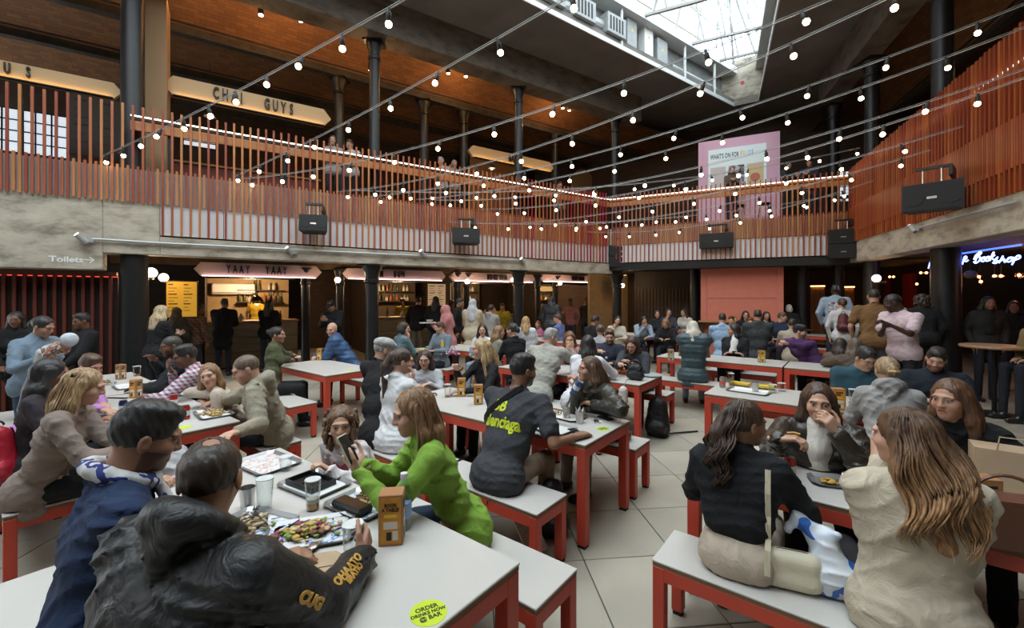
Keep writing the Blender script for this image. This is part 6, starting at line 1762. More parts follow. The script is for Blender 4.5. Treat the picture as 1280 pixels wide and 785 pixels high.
def bright_window(P, px0, px1, y0, y1, off, nm, nx=2, ny=3):
    xa, xb = P.X(px0, off), P.X(px1, off); pc = (px0+px1)/2; za, zb = P.Z(pc, y1, off), P.Z(pc, y0, off)
    r = thing(nm, None, None, P.w(xa, off, za), P.rz, kind='structure')
    w, h = xb-xa, zb-za
    for i in range(nx):
        for j in range(ny):
            MB().box((w*i/nx+0.015, 0.02, h*j/ny+0.015), (w*(i+1)/nx-0.015, 0.03, h*(j+1)/ny-0.015)).build('pane', mat('daylit_pane', (0.6, 0.65, 0.68), 0.2, emit=(0.80, 0.90, 1.0), estr=0.75, var=0.25, vscale=2.5), r)
    m = MB()
    for i in range(nx+1): m.box((w*i/nx-0.015, 0, 0), (w*i/nx+0.015, 0.04, h))
    for j in range(ny+1): m.box((0, 0, h*j/ny-0.015), (w, 0.04, h*j/ny+0.015))
    m.build('glazing_bars', M_DARK, r)
bright_window(BW, 1049, 1064, 214, 252, 4.9, 'window_2', 2, 2)
bright_window(LW, -20, 84, 138, 192, 6.4, 'window_1', 5, 4)
bright_window(LW, 229, 270, 171, 184, 6.4, 'window_3', 4, 2)
# ---- upstairs left: plaster pier, dark lettered panel, bar front, track spots, added fill pendants
x = LW.X(194, 1.0)
o = MB().box((x-0.17, 1.0, 3.86), (x+0.17, 1.7, 7.6)).build('trim_4', mat('pier_plaster', (0.34, 0.21, 0.11), 0.8), None, LW.origin(), LW.rz); tag(o, kind='structure')
dp = menu_board(LW, 88, 150, 122, 196, 3.2, mat('panel_charcoal', (0.05, 0.04, 0.035), 0.6), 'dark lettered panel behind the left balustrade', rows=6, ink=(0.012, 0.012, 0.012))
b_ = thing('gallery_bar', 'red-fronted bar counter upstairs behind the CHAI GUYS rail', 'counter', LW.w(LW.X(300, 3.0), 3.0, 3.864), LW.rz)
MB().box((-2.2, 0, 0), (1.8, 0.6, 1.05)).build('front', mat('bar_red', (0.16, 0.03, 0.02), 0.5), b_); MB().box((-2.25, -0.05, 1.05), (1.85, 0.65, 1.1), 0.004).build('bar_top', M_WOODT, b_)
rm = thing('round_mural', 'round cream mural upstairs above the corner', 'mural', LW.w(LW.X(729, 4.4), 4.4, 0), LW.rz)
zc = LW.Z(729, 232, 4.4)
MB().lathe([(0.001, 0), (0.7, 0), (0.7, 0.03), (0.001, 0.03)], n=32).build('disc', mat('mural_cream', (0.40, 0.29, 0.19), 0.7), rm, (0, 0, zc)).rotation_euler = (math.pi/2, 0, 0)
o = MB().box((5.2, 5.1, 3.86), (7.6, 5.2, 7.6)).build('wall_gallery_tan', mat('tan_plaster2', (0.26, 0.15, 0.075), 0.8), None, LW.origin(), LW.rz); tag(o, kind='structure')
def track_spot(P, px, py, off, label, power):
    x, z = P.loc(px, py, off)
    r = thing('track_spotlight', label, 'spotlight', P.w(x, off, z), P.rz, 'track spotlights')
    MB().tube((0, 0.0, 0.09), (0, -0.02, -0.09), 0.055, None, 14).build('can', M_BLK, r)
    MB().tube((0, -0.02, -0.088), (0, -0.021, -0.095), 0.045, None, 14).build('lens', emat('track_lens', (1.0, 0.78, 0.5), 18.0), r)
    MB().tube((0, 0.0, 0.09), (0, 0, max(7.7-z, 0.1)), 0.012, None, 6).build('stem', M_BLK, r)
    if power: point_light('track_light', (0, 0.05, -0.25), power, (1.0, 0.55, 0.22), 0.05, r)
for i, (px, py) in enumerate(((326, 14), (376, 22), (463, 84), (582, 92), (703, 132), (711, 135), (560, 88), (120, -40), (230, -30))):
    track_spot(LW, px, py, 1.0, ['first', 'second', 'third', 'fourth', 'fifth', 'sixth', 'seventh', 'eighth', 'ninth'][i]+' black track spotlight under the left brick ceiling', [26, 16, 30, 34, 34, 10, 16, 5, 14][i])
for i, (x, of, pw) in enumerate(((-3.0, 3.4, 12), (1.0, 3.4, 14), (5.0, 3.2, 26))):  # pendants added to bring warm light into the left gallery vaults
    r = thing('fill_pendant', ['added fill pendant upstairs behind the CHAI GUYS sign', 'added fill pendant upstairs behind the second upper column', 'added fill pendant upstairs near the corner'][i], 'lamp', LW.w(x, of, 6.3), LW.rz, 'added fill pendants upstairs')
    MB().lathe([(0.13, -0.06), (0.10, 0.03), (0.03, 0.08)], n=16).build('shade', M_BLK, r); MB().ball((0, 0, -0.06), 0.05).build('bulb', M_GLOBE, r); MB().tube((0, 0, 0.07), (0, 0, 1.3), 0.006, None, 5).build('cord', M_BLK, r)
    point_light('fill_pendant_light', (0, 0, -0.16), pw, (1.0, 0.6, 0.28), 0.06, r)
for i, (x, of, pw) in enumerate(((2.0, 2.2, 16), (5.2, 2.2, 16))):  # two more pendants added only to brighten the right gallery
    r = thing('fill_pendant', ['added fill pendant over the far end of the right gallery', 'added fill pendant over the near end of the right gallery'][i], 'lamp', RW.w(x, of, 6.4), RW.rz, 'added fill pendants upstairs')
    MB().lathe([(0.13, -0.06), (0.10, 0.03), (0.03, 0.08)], n=16).build('shade', M_BLK, r); MB().ball((0, 0, -0.06), 0.05).build('bulb', M_GLOBE, r); MB().tube((0, 0, 0.07), (0, 0, 1.25), 0.006, None, 5).build('cord', M_BLK, r)
    point_light('fill_pendant_light', (0, 0, -0.16), pw, (1.0, 0.6, 0.28), 0.06, r)

# ---- bookshop on the right
NEON = emat('neon_blue', (0.16, 0.24, 1.0), 9.0)
GL = {  # single-stroke script letters
    'M': [[(0, -0.3), (0.18, 0.9), (0.22, 0.1), (0.45, 0.95), (0.5, 0.0)]],
    'r': [[(0, 0.0), (0.12, 0.9), (0.3, 0.95), (0.34, 0.7), (0.1, 0.5), (0.35, 0.3), (0.55, 0.45)]],
    'B': [[(0.15, 0.1), (0.35, 1.15), (0.55, 1.3), (0.62, 1.1), (0.35, 0.7), (0.6, 0.62), (0.55, 0.2), (0.25, -0.05), (0.02, 0.15)], [(0.0, 0.45), (0.12, 0.9), (0.35, 1.15)]],
    'o': [[(0.0, 0.3), (0.1, 0.55), (0.3, 0.55), (0.34, 0.25), (0.2, 0.05), (0.04, 0.12), (0.0, 0.3), (0.2, 0.5), (0.42, 0.5)]],
    'k': [[(0.0, 0.05), (0.2, 0.95), (0.26, 0.9), (0.12, 0.4)], [(0.38, 0.65), (0.14, 0.38), (0.4, 0.1), (0.5, 0.15)]],
    's': [[(0.0, 0.1), (0.25, 0.8), (0.12, 0.5), (0.32, 0.3), (0.2, 0.05), (0.05, 0.1)]],
    'h': [[(0.0, 0.05), (0.18, 0.85), (0.1, 0.3), (0.28, 0.5), (0.36, 0.1), (0.44, 0.1)]],
    'p': [[(0.0, -0.35), (0.18, 0.6), (0.36, 0.65), (0.38, 0.35), (0.15, 0.2)]]}
def neon_text(P, s, px0, px1, py0, py1, off, label):
    xa, xb = P.X(px0, off), P.X(px1, off); pc = (px0+px1)/2; z0 = P.Z(pc, py1, off); sc_ = (P.Z(pc, py0, off)-z0)
    # reading runs to the right in the picture
    adv = {'M': 0.62, 'r': 0.75, 'B': 0.75, 'o': 0.40, 'k': 0.5, 's': 0.42, 'h': 0.5, 'p': 0.5, ' ': 0.4}
    tot = sum(adv[c] for c in s)
    kx = (xb-xa)/tot
    r = thing('neon_sign', label, 'neon sign', P.w(xa, off, z0), P.rz)
    x = 0
    for ch in s:
        if ch != ' ':
            m = MB()
            for st in GL[ch]:
                pts = [Vector(((x+p[0]+0.12*p[1])*kx, 0, p[1]*sc_)) for p in st]
                # smooth
                fine = []
                for i in range(len(pts)-1):
                    p0 = pts[max(i-1, 0)]; p1 = pts[i]; p2 = pts[i+1]; p3 = pts[min(i+2, len(pts)-1)]
                    for t in (0, .2, .4, .6, .8):
                        fine.append(0.5*((2*p1)+(-p0+p2)*t+(2*p0-5*p1+4*p2-p3)*t*t+(-p0+3*p1-3*p2+p3)*t**3))
                fine.append(pts[-1])
                m.path(fine, 0.0115, 6)
            m.build('neon_letter', NEON, r)
        x += adv[ch]
    return r
neon_text(RW, 'r Book', 1203, 1244, 318, 328, 1.1, 'blue neon script ending in r Book under the right gallery')
neon_text(RW, 'shop', 1241, 1276, 318, 328, 1.1, 'blue neon script with the letters shop at the right edge')
neon_text(RW, 'M', 1161, 1171, 318, 331, 1.1, 'blue neon letter M left of the broad column')
nb_ = RW.loc(1215, 300, 1.6)
o = MB().box((RW.X(1195, 1.4), 1.4, rz0+0.02), (RW.X(1275, 1.4), 1.43, rz0+0.05)).build('blue_light_strip', emat('led_blue', (0.05, 0.12, 1.0), 3.0), None, RW.origin(), RW.rz); tag(o, 'blue light strip under the right concrete beam', 'light strip')
o = MB().box((-1.5, 4.2, 0), (8, 4.3, 2.5)).build('wall_bookshop', mat('oxblood', (0.10, 0.018, 0.012), 0.6, var=0.25), None, RW.origin(), RW.rz); tag(o, kind='structure')
for k, (px, wd) in enumerate(((1070, 0.28), (1137, 0.30), (1108, 0.16))):
    x = RW.X(px, 2.6)
    o = MB().box((x-wd, 2.55, 0), (x+wd, 2.65, 2.5)).build('trim_%d' % (6+k), mat('red_pier', (0.26, 0.018, 0.014), 0.5), None, RW.origin(), RW.rz); tag(o, kind='structure')
bk = thing('bookcase', 'dark bookcase along the back of the bookshop', 'bookcase', RW.w(3.2, 3.75, 0), RW.rz)
for k in range(5): MB().box((0, 0, 0.3+k*0.38), (4.2, 0.35, 0.33+k*0.38)).build('shelf', M_DARKW, bk)
for k in range(4): MB().box((k*1.4-0.02, 0, 0), (k*1.4+0.02, 0.36, 1.9)).build('upright', M_DARKW, bk)
BKC = [mat('book_%d' % i, c, 0.6) for i, c in enumerate([(0.2, 0.03, 0.02), (0.05, 0.06, 0.10), (0.25, 0.18, 0.10), (0.04, 0.08, 0.05), (0.16, 0.09, 0.04)])]
for k in (1, 2, 3):
    x = 0.1
    while x < 4.0:
        w = random.uniform(0.10, 0.22); h = random.uniform(0.2, 0.3)
        b = MB().box((0, 0.0, 0), (w, 0.2, h), 0.004).build('book', BKC[random.randrange(5)], None, RW.w(3.2+x, 3.8, 0.331+k*0.38), RW.rz); tag(b, '%s book on the %s shelf of the bookshop' % (['dark red', 'navy', 'tan', 'dark green', 'brown'][BKC.index(b.data.materials[0])], ['', 'lower', 'middle', 'upper'][k]), 'book', 'books in the bookshop')
        x += w+random.uniform(0.01, 0.25)
for i, (px, py) in enumerate(((1158, 341), (1151, 341), (1146, 355), (1224, 346), (1226, 352), (1243, 345), (1251, 345), (1274, 344), (1117, 346), (1112, 346))):
    x, z = RW.loc(px, py, 2.0)
    r = thing('pendant_bulb', 'small amber glass pendant bulb in the bookshop', 'lamp', RW.w(x, 2.0, z), RW.rz, 'amber pendant bulbs of the bookshop')
    MB().ball((0, 0, 0), 0.028, 10, 7).build('bulb', emat('amber_bulb', (1.0, 0.45, 0.14), 22.0), r)
    MB().ball((0, 0, 0), 0.055, 12, 8).build('glass_shade', glass_mat('amber_glass', (1.0, 0.7, 0.45), 0.8), r, smooth=True)
    MB().tube((0, 0, 0.05), (0, 0, max(rz0+0.1-z, 0.1)), 0.005, None, 5).build('cord', M_BLK, r)
r = thing('dome_lamp', 'unlit grey dome lamp below the neon sign', 'lamp', RW.w(*[RW.loc(1213, 343, 1.3)[0], 1.3], RW.loc(1213, 343, 1.3)[1]), RW.rz)
MB().ball((0, 0, 0), (0.1, 0.1, 0.08), 14, 9).build('dome', mat('dome_grey', (0.16, 0.13, 0.11), 0.4), r, smooth=True); MB().tube((0, 0, 0.07), (0, 0, 0.3), 0.01, None, 6).build('stem', M_BLK, r)
point_light('bookshop_light', RW.w(4.5, 2.4, 2.2), 14, (1.0, 0.42, 0.18), 0.1)
point_light('bookshop_light', RW.w(1.8, 2.2, 2.2), 12, (1.0, 0.42, 0.18), 0.1)
ht = thing('bar_table', 'high round dark table beside the woman in the bookshop', 'table', at(1243, 470, 6.6).xy.to_3d(), 0)
ht.location.z = 0
MB().lathe([(0.001, 1.02), (0.38, 1.02), (0.39, 1.04), (0.38, 1.06), (0.001, 1.06)], n=28).build('table_top', M_WOODT, ht); MB().lathe([(0.03, 0.02), (0.03, 1.02)], n=12).build('stem', M_IRON, ht); MB().lathe([(0.30, 0), (0.30, 0.012), (0.04, 0.03), (0.03, 0.05)], n=24).build('base', M_IRON, ht)

# ================================================================ speakers hung from the galleries
def speaker(P, px0, px1, y0, y1, off, label, n=1, yaw=0.0, tilt=0.0, arm=True, depth=0.26, taper=0.06, width=None):
    pc = (px0+px1)/2
    xa, xb = P.X(px0, off), P.X(px1, off); z1, z0 = P.Z(pc, y0, off), P.Z(pc, y1, off)
    w, h = abs(xb-xa), (z1-z0)/n
    if width: w = width
    r = thing('loudspeaker', label, 'speaker', P.w((xa+xb)/2, off, z0), P.rz+yaw, 'black hanging loudspeakers')
    r.rotation_euler.x = tilt
    for k in range(n):
        poly = [(-w/2, 0), (w/2, 0), (w/2-taper, depth), (-w/2+taper, depth)]
        b = MB().prism(poly, (1, 0, 0), (0, 1, 0), (0, 0, 1), k*h+0.008, (k+1)*h-0.004).build('cabinet', mat('speaker_black', (0.014, 0.014, 0.015), 0.5, bump=0.1, bscale=400), r)
        MB().box((-w/2+0.012, -0.008, k*h+0.02), (w/2-0.012, 0.0, (k+1)*h-0.016)).build('grille', mat('grille_black', (0.010, 0.010, 0.011), 0.65), b)
        for sx in (-1, 1): MB().lathe([(h*0.26, 0), (h*0.30, 0), (h*0.30, 0.006), (h*0.26, 0.006)], n=20).build('cone_ring', mat('ring_black', (0.007, 0.007, 0.0075), 0.6), b, (sx*w*0.3, -0.009, (k+0.5)*h)).rotation_euler = (math.pi/2, 0, 0)
        MB().box((-0.055, -0.013, (k+0.42)*h), (0.055, -0.008, (k+0.50)*h)).build('badge', M_STEEL, b)
    if arm:
        MB().box((-0.05-w*0.2, 0.02, n*h+0.2), (w*0.3, 0.08, n*h+0.24)).box((w*0.26, 0.02, n*h+0.08), (w*0.32, 0.5, n*h+0.24)).build('bracket', M_IRON, r)
        for sx in (-0.15, 0.15): MB().tube((sx*w, 0.05, n*h-0.005), (sx*w, 0.05, n*h+0.2), 0.012, None, 6).build('hanger', M_STEEL, r)
    return r
speaker(LW, 373, 409, 267, 289, -0.45, 'black speaker tilted down over the second table, nearest the left', tilt=-0.15, yaw=-0.3)
speaker(LW, 567, 598, 284, 304, -0.45, 'black speaker below the middle upper column', tilt=-0.12, yaw=-0.35)
speaker(LW, 767, 790, 307, 334, -0.35, 'pair of stacked black speakers at the corner column', 2, yaw=-0.75, taper=0.02)
speaker(BW, 874, 917, 291, 310, -0.3, 'wide black twin speaker on the back balustrade', taper=0.02)
speaker(BW, 1036, 1073, 286, 323, -0.4, 'pair of stacked black speakers near the right corner', 2, taper=0.02)
speaker(RW, 1135, 1201, 226, 262, -0.55, 'large black curved speaker on an arm at the right balustrade', yaw=1.05, tilt=0.0, depth=0.3, width=0.68)

# ================================================================ skylight over the opening
A0, E1, E2, B0 = [Vector((x, y, 0)) for x, y in hole]
dA = (E1-A0).normalized(); LA = (E1-A0).length; nA = Vector((-dA.y, dA.x, 0))
dB = (E2-B0).normalized(); LB = (E2-B0).length; nB = Vector((dB.y, -dB.x, 0))
M_WST = mat('white_steel', (0.62, 0.64, 0.64), 0.45, var=0.05)
M_WELL = mat('well_grey', (0.22, 0.225, 0.22), 0.7, var=0.2)
def along(o_, d, n, name, m, s0, s1, t0, t1, z0, z1, parent=None, b=0.0):
    mm = MB(); mm.M = Matrix(((d.x, n.x, 0, o_.x), (d.y, n.y, 0, o_.y), (0, 0, 1, 0), (0, 0, 0, 1)))
    mm.box((s0, t0, z0), (s1, t1, z1), b)
    return mm.build(name, m, parent)
sk = thing('skylight', 'glazed roof light with white steel bars over the hall', 'skylight', (0, 0, 0))
ZG = 9.55
o = along(A0, dA, nA, 'wall_well_left', M_WELL, 0, LA, 0.35, 0.5, ZC+0.2, ZG); tag(o, kind='structure')
o = along(B0, dB, nB, 'wall_well_right', M_WELL, 0, LB, 0.1, 0.25, ZC+0.2, ZG); tag(o, kind='structure')
dE = (E2-E1).normalized(); nE = Vector((-dE.y, dE.x, 0))
o = along(E1, dE, nE, 'wall_well_end', M_CON, -0.6, (E2-E1).length+0.4, 0.0, 0.2, ZC+0.1, ZG+0.5); tag(o, kind='structure')
dN = (A0-B0).normalized(); nN = Vector((-dN.y, dN.x, 0))
o = along(B0, dN, nN, 'wall_well_near', M_WELL, 0, (A0-B0).length, 0.0, 0.2, ZC+0.2, ZG); tag(o, kind='structure')
along(A0, dA, nA, 'edge_channel', M_WST, 0, LA, -0.03, 0.0, ZC-0.02, ZC+0.10, sk)
along(B0, dB, nB, 'edge_channel', M_WST, 0, LB, -0.03, 0.0, ZC-0.02, ZC+0.10, sk)
along(A0, dA, nA, 'gutter_beam', M_WST, 0, LA, -0.12, 0.5, ZG, ZG+0.22, sk)
along(B0, dB, nB, 'gutter_beam', M_WST, 0, LB, -0.12, 0.4, ZG, ZG+0.22, sk)
R1 = Vector((6.55, 13.1, 11.5)); R0 = Vector((-4.8, 0.2, 11.9))
def slope(P0, P1, Q0, Q1, n, m, parent):
    """glazing between eaves P0-P1 and ridge Q0-Q1: bars, purlins and single panes"""
    bar = M_WST
    for i in range(n+1):
        a = P0.lerp(P1, i/n); b = Q0.lerp(Q1, i/n)
        MB().path([a, b], 0.045 if i % 4 == 0 else 0.022, 4).build('glazing_bar', bar, parent)
    for j in range(1, m):
        MB().path([P0.lerp(Q0, j/m), P1.lerp(Q1, j/m)], 0.02, 4).build('purlin', bar, parent)
    g = glass_mat('roof_glass', (0.80, 0.85, 0.86), 0.9)
    for i in range(n):
        for j in range(m):
            c = lambda u, v: P0.lerp(P1, u/n).lerp(Q0.lerp(Q1, u/n), v/m)
            obj('pane', mesh_data('pane', [c(i, j), c(i+1, j), c(i+1, j+1), c(i, j+1)], [(0, 1, 2, 3)], g), parent)
zz = Vector((0, 0, ZG+0.22))
slope(A0+zz, E1+zz, R0, R1, 20, 3, sk)
slope(B0+zz, E2+zz, R0, R1, 16, 3, sk)
slope(E1+zz, E2+zz, R1, R1+Vector((0.02, -0.02, 0)), 2, 2, sk)
MB().path([R0, R1], 0.07, 6).build('ridge', M_WST, sk)
for t in (0.30, 0.42, 0.54, 0.66, 0.78, 0.88, 0.95):
    a = A0.lerp(E1, t)+Vector((0, 0, ZG+0.1)); b = B0.lerp(E2, t)+Vector((0, 0, ZG+0.1)); c = R0.lerp(R1, t)
    m = MB().path([a, b], 0.05, 4).build('tie_beam', mat('tie_grey', (0.30, 0.30, 0.29), 0.5), sk)
    mid = a.lerp(b, 0.5)
    MB().path([mid, c], 0.03, 4).path([a.lerp(b, 0.22), c.lerp(a, 0.55)], 0.03, 4).build('strut', M_WST, sk)
# ducts, vents and boxes on the ledge of the left well wall
def on_well(px, off=0.0):
    u = (px-CX)/F
    ox, oy = A0.x+nA.x*off, A0.y+nA.y*off
    return (u*oy-ox)/(dA.x-u*dA.y)
du = thing('air_duct', 'grey round air duct with vents along the skylight edge', 'duct', (0, 0, 0))
s0, s1 = on_well(655), on_well(765)
pA = lambda s, t, z: A0+dA*s+nA*t+Vector((0, 0, z))
MB().path([pA(s0-3, 0.2, ZC+0.48), pA(s1+0.1, 0.2, ZC+0.48)], 0.17, 14).build('duct_pipe', mat('duct_grey', (0.42, 0.43, 0.43), 0.45, metal=0.2), du)
for px in (690, 729, 768):
    s = on_well(px)
    o = along(A0, dA, nA, 'vent_box', M_GREYP, s-0.36, s+0.36, -0.1, 0.36, ZC+0.24, ZC+0.76, du, 0.01)
    for k in range(5): along(A0, dA, nA, 'vent_slat', M_BLK, s-0.28+k*0.115, s-0.22+k*0.115, -0.105, -0.1, ZC+0.32, ZC+0.68, o)
for px, w, h, lab in ((794, 0.42, 0.9, 'tall grey electrical cabinet on the skylight edge, left one'), (815, 0.4, 1.0, 'tall white electrical cabinet on the skylight edge, right one'), (832, 0.5, 0.75, 'grey plate with cable holes on the skylight edge')):
    s = on_well(px)
    o = thing('electrical_cabinet', lab, 'cabinet', pA(s, 0.1, ZC+0.25), math.atan2(dA.y, dA.x), 'cabinets on the skylight edge')
    MB().box((-w/2, 0, 0), (w/2, 0.24, h), 0.01).build('cabinet_body', M_WHITE if px == 815 else M_GREYP, o)
    MB().prism([(-0.05, 0), (0.05, 0), (0, 0.085)], (1, 0, 0), (0, 0, 1), (0, 1, 0), -0.004, 0, (0, 0, h*0.55)).build('warning_mark', mat('warn_yellow', (0.7, 0.5, 0.03), 0.5), o)
MB().path([pA(on_well(845), 0.2, ZC+0.4), pA(on_well(900), 0.2, ZC+0.4)], 0.1, 10).build('conduit', MATS['duct_grey'], du)
for px in (777, 856, 893): MB().path([pA(on_well(px), 0.0, ZC+0.05), pA(on_well(px), 0.0, ZG+0.1)], 0.04, 8).build('downpipe', M_WST, du)
o = MB().lathe([(0.001, 0), (0.06, 0), (0.06, 0.01), (0.001, 0.01)], n=20).build('red_mark', mat('red_mark', (0.45, 0.06, 0.05), 0.6)); o.matrix_world = frame(E1.lerp(E2, 0.35)-nE*0.012+Vector((0, 0, ZC+0.75)), dE, (0, 0, 1)); tag(o, 'small red painted mark on the concrete end of the skylight', 'mark')

# ---- stone house seen through the roof glass
hb = thing('neighbouring_building', 'pale stone building with windows seen through the skylight', 'building', pA(LA*0.5, 5.0, 0), math.atan2(dA.y, dA.x))
M_ST = mat('pale_stone', (0.30, 0.275, 0.235), 0.8, var=0.15, vscale=1.5)
MB().box((-16, 0, 8.8), (18, 4, 24)).build('wall', M_ST, hb)
for i in range(10):
    for j in range(3):
        x, z = -8+i*2.1, 10.6+j*3.0
        fr = MB().box((x-0.6, -0.06, z-0.1), (x+0.6, 0.0, z)).box((x-0.6, -0.06, z+1.7), (x+0.6, 0, z+1.8)).box((x-0.6, -0.06, z), (x-0.5, 0, z+1.7)).box((x+0.5, -0.06, z), (x+0.6, 0, z+1.7)).box((x-0.03, -0.04, z), (x+0.03, 0, z+1.7)).build('window', M_WHITE, hb)
        MB().box((x-0.5, -0.015, z), (x+0.5, -0.005, z+1.7)).build('pane', mat('house_pane', (0.10, 0.12, 0.13), 0.15), fr)
for k in range(8): MB().box((-16, -0.03, 9.4+k*1.5), (18, 0.0, 9.46+k*1.5)).build('string_course', M_ST, hb)

# ================================================================ things on the tables
def on_table(px, py, z=TH): return atz(px, py, z)
M_BEER = mat('beer', (0.65, 0.28, 0.03), 0.15, trans=0.3)
M_JUICE = mat('orange_juice', (0.60, 0.22, 0.02), 0.25)
M_FOAM = mat('foam', (0.75, 0.70, 0.6), 0.6)
M_PAPER = mat('white_paper', (0.62, 0.61, 0.59), 0.7)
M_KRAFT = mat('kraft_paper', (0.42, 0.30, 0.19), 0.75, var=0.1)
M_TRAY = mat('tray_metal', (0.34, 0.34, 0.34), 0.35, metal=0.7)
M_BLKP = mat('black_plastic', (0.014, 0.014, 0.015), 0.4)
def tray_paper(name, base, spots, scale=30):
    return pattern_cloth(name, [base, base, spots[0], base, spots[1]], 'noise', scale)
M_PAPB = tray_paper('paper_blue', (0.60, 0.60, 0.60), ((0.15, 0.25, 0.50), (0.30, 0.38, 0.58)), 26)
M_PAPR = tray_paper('paper_red', (0.60, 0.58, 0.57), ((0.50, 0.28, 0.26), (0.55, 0.33, 0.32)), 40)
def serving_tray(pos, rot, label, w=0.36, d=0.27, paper=None, rim=None):
    r = thing('serving_tray', label, 'tray', pos, rot, 'serving trays')
    rim = rim or M_TRAY
    c = 0.03
    def rr(w_, d_, c_): return [(-w_/2+c_, -d_/2), (w_/2-c_, -d_/2), (w_/2, -d_/2+c_), (w_/2, d_/2-c_), (w_/2-c_, d_/2), (-w_/2+c_, d_/2), (-w_/2, d_/2-c_), (-w_/2, -d_/2+c_)]
    a, b, ci = rr(w-0.03, d-0.03, c), rr(w, d, c), rr(w-0.034, d-0.034, c)
    v = [(x, y, 0.0) for x, y in a]+[(x, y, 0.018) for x, y in b]+[(x*0.985, y*0.985, 0.018) for x, y in b]+[(x, y, 0.004) for x, y in ci]
    f = [tuple(range(8))[::-1], tuple(range(24, 32))]
    for k in range(3):
        for i in range(8): f.append((k*8+i, k*8+(i+1) % 8, (k+1)*8+(i+1) % 8, (k+1)*8+i))
    obj('tray_body', mesh_data('tray_body', v, f, rim), r)
    if paper: MB().prism(rr(w-0.06, d-0.06, 0.015), (1, 0, 0), (0, 1, 0), (0, 0, 1), 0.005, 0.0065).build('paper_liner', paper, r)
    return r
def food(pos, rot, w, d, n, cols, label, seed=1, h=0.03):
    rr = random.Random(seed)
    mats_ = [mat('food_%.2f_%.2f_%.2f' % c, c, 0.5, var=0.2, vscale=40) for c in cols]
    m = MB()
    for i in range(n):
        x, y = rr.gauss(0, w*0.22), rr.gauss(0, d*0.22)
        x = max(-w/2, min(w/2, x)); y = max(-d/2, min(d/2, y))
        s = rr.uniform(0.006, 0.017)
        k = math.exp(-((x/w)**2+(y/d)**2)*9)
        m.M = Matrix.Translation((x, y, 0.004+rr.uniform(0.1, 1)*h*k)) @ Matrix.Rotation(rr.uniform(0, 6.3), 4, 'Z') @ Matrix.Rotation(rr.uniform(-.6, .6), 4, 'X')
        m.ball((0, 0, s*0.4), (s*rr.uniform(0.8, 2.0), s*rr.uniform(0.6, 1.1), s*rr.uniform(0.3, 0.7)), 6, 4, rr.randrange(len(cols)))
    o = m.build('leftover_food', mats_, None, (pos[0], pos[1], pos[2]+0.006), rot, smooth=True)
    return tag(o, label, 'food', None, 'stuff')
def tumbler(pos, label, h=0.14, r=0.037, fill=None, fh=0.4, m=None, foam=False, group='drinking glasses', name='drinking_glass'):
    t = thing(name, label, 'glass' if m is None else 'cup', pos, 0, group)
    o = MB().lathe([(r*0.78, 0.0), (r, h), (r*0.95, h), (r*0.74, 0.006), (0.001, 0.006)], n=20).build('glass_wall' if m is None else 'cup_wall', m or M_GLASS, t); smooth_by_angle(o)
    if m is None: MB().lathe([(r*0.985, h-0.002), (r*1.01, h), (r*0.985, h+0.002), (r*0.95, h)], n=20).build('rim', mat('glass_rim', (0.6, 0.62, 0.62), 0.1, spec=0.8), t)
    if fill:
        rt_ = r*(0.76+0.2*fh)
        MB().lathe([(r*0.72, 0.007), (rt_*0.97, h*fh), (0.001, h*fh)], n=18).build('drink', fill, t)
        if foam: MB().lathe([(rt_*0.97, h*fh), (rt_*0.98, h*fh+0.018), (0.001, h*fh+0.018)], n=18).build('foam', M_FOAM, t)
    return t
def can(pos, label, col, band=None):
    t = thing('drink_can', label, 'can', pos, 0, 'drink cans')
    o = MB().lathe([(0.024, 0), (0.031, 0.008), (0.032, 0.014), (0.032, 0.10), (0.026, 0.117), (0.0265, 0.121), (0.001, 0.119)], n=20).build('can_body', mat('can_%.2f_%.2f' % (col[0], col[2]), col, 0.28, metal=0.35), t); smooth_by_angle(o)
    MB().lathe([(0.0325, 0.035), (0.0325, 0.075)], n=20).build('can_print', mat('can_band_%.2f' % (band or (0.6, 0.6, 0.6))[0], band or (0.6, 0.6, 0.6), 0.3), t)
    MB().lathe([(0.026, 0.1215), (0.001, 0.1205)], n=16).build('can_lid', M_STEEL, t)
    return t
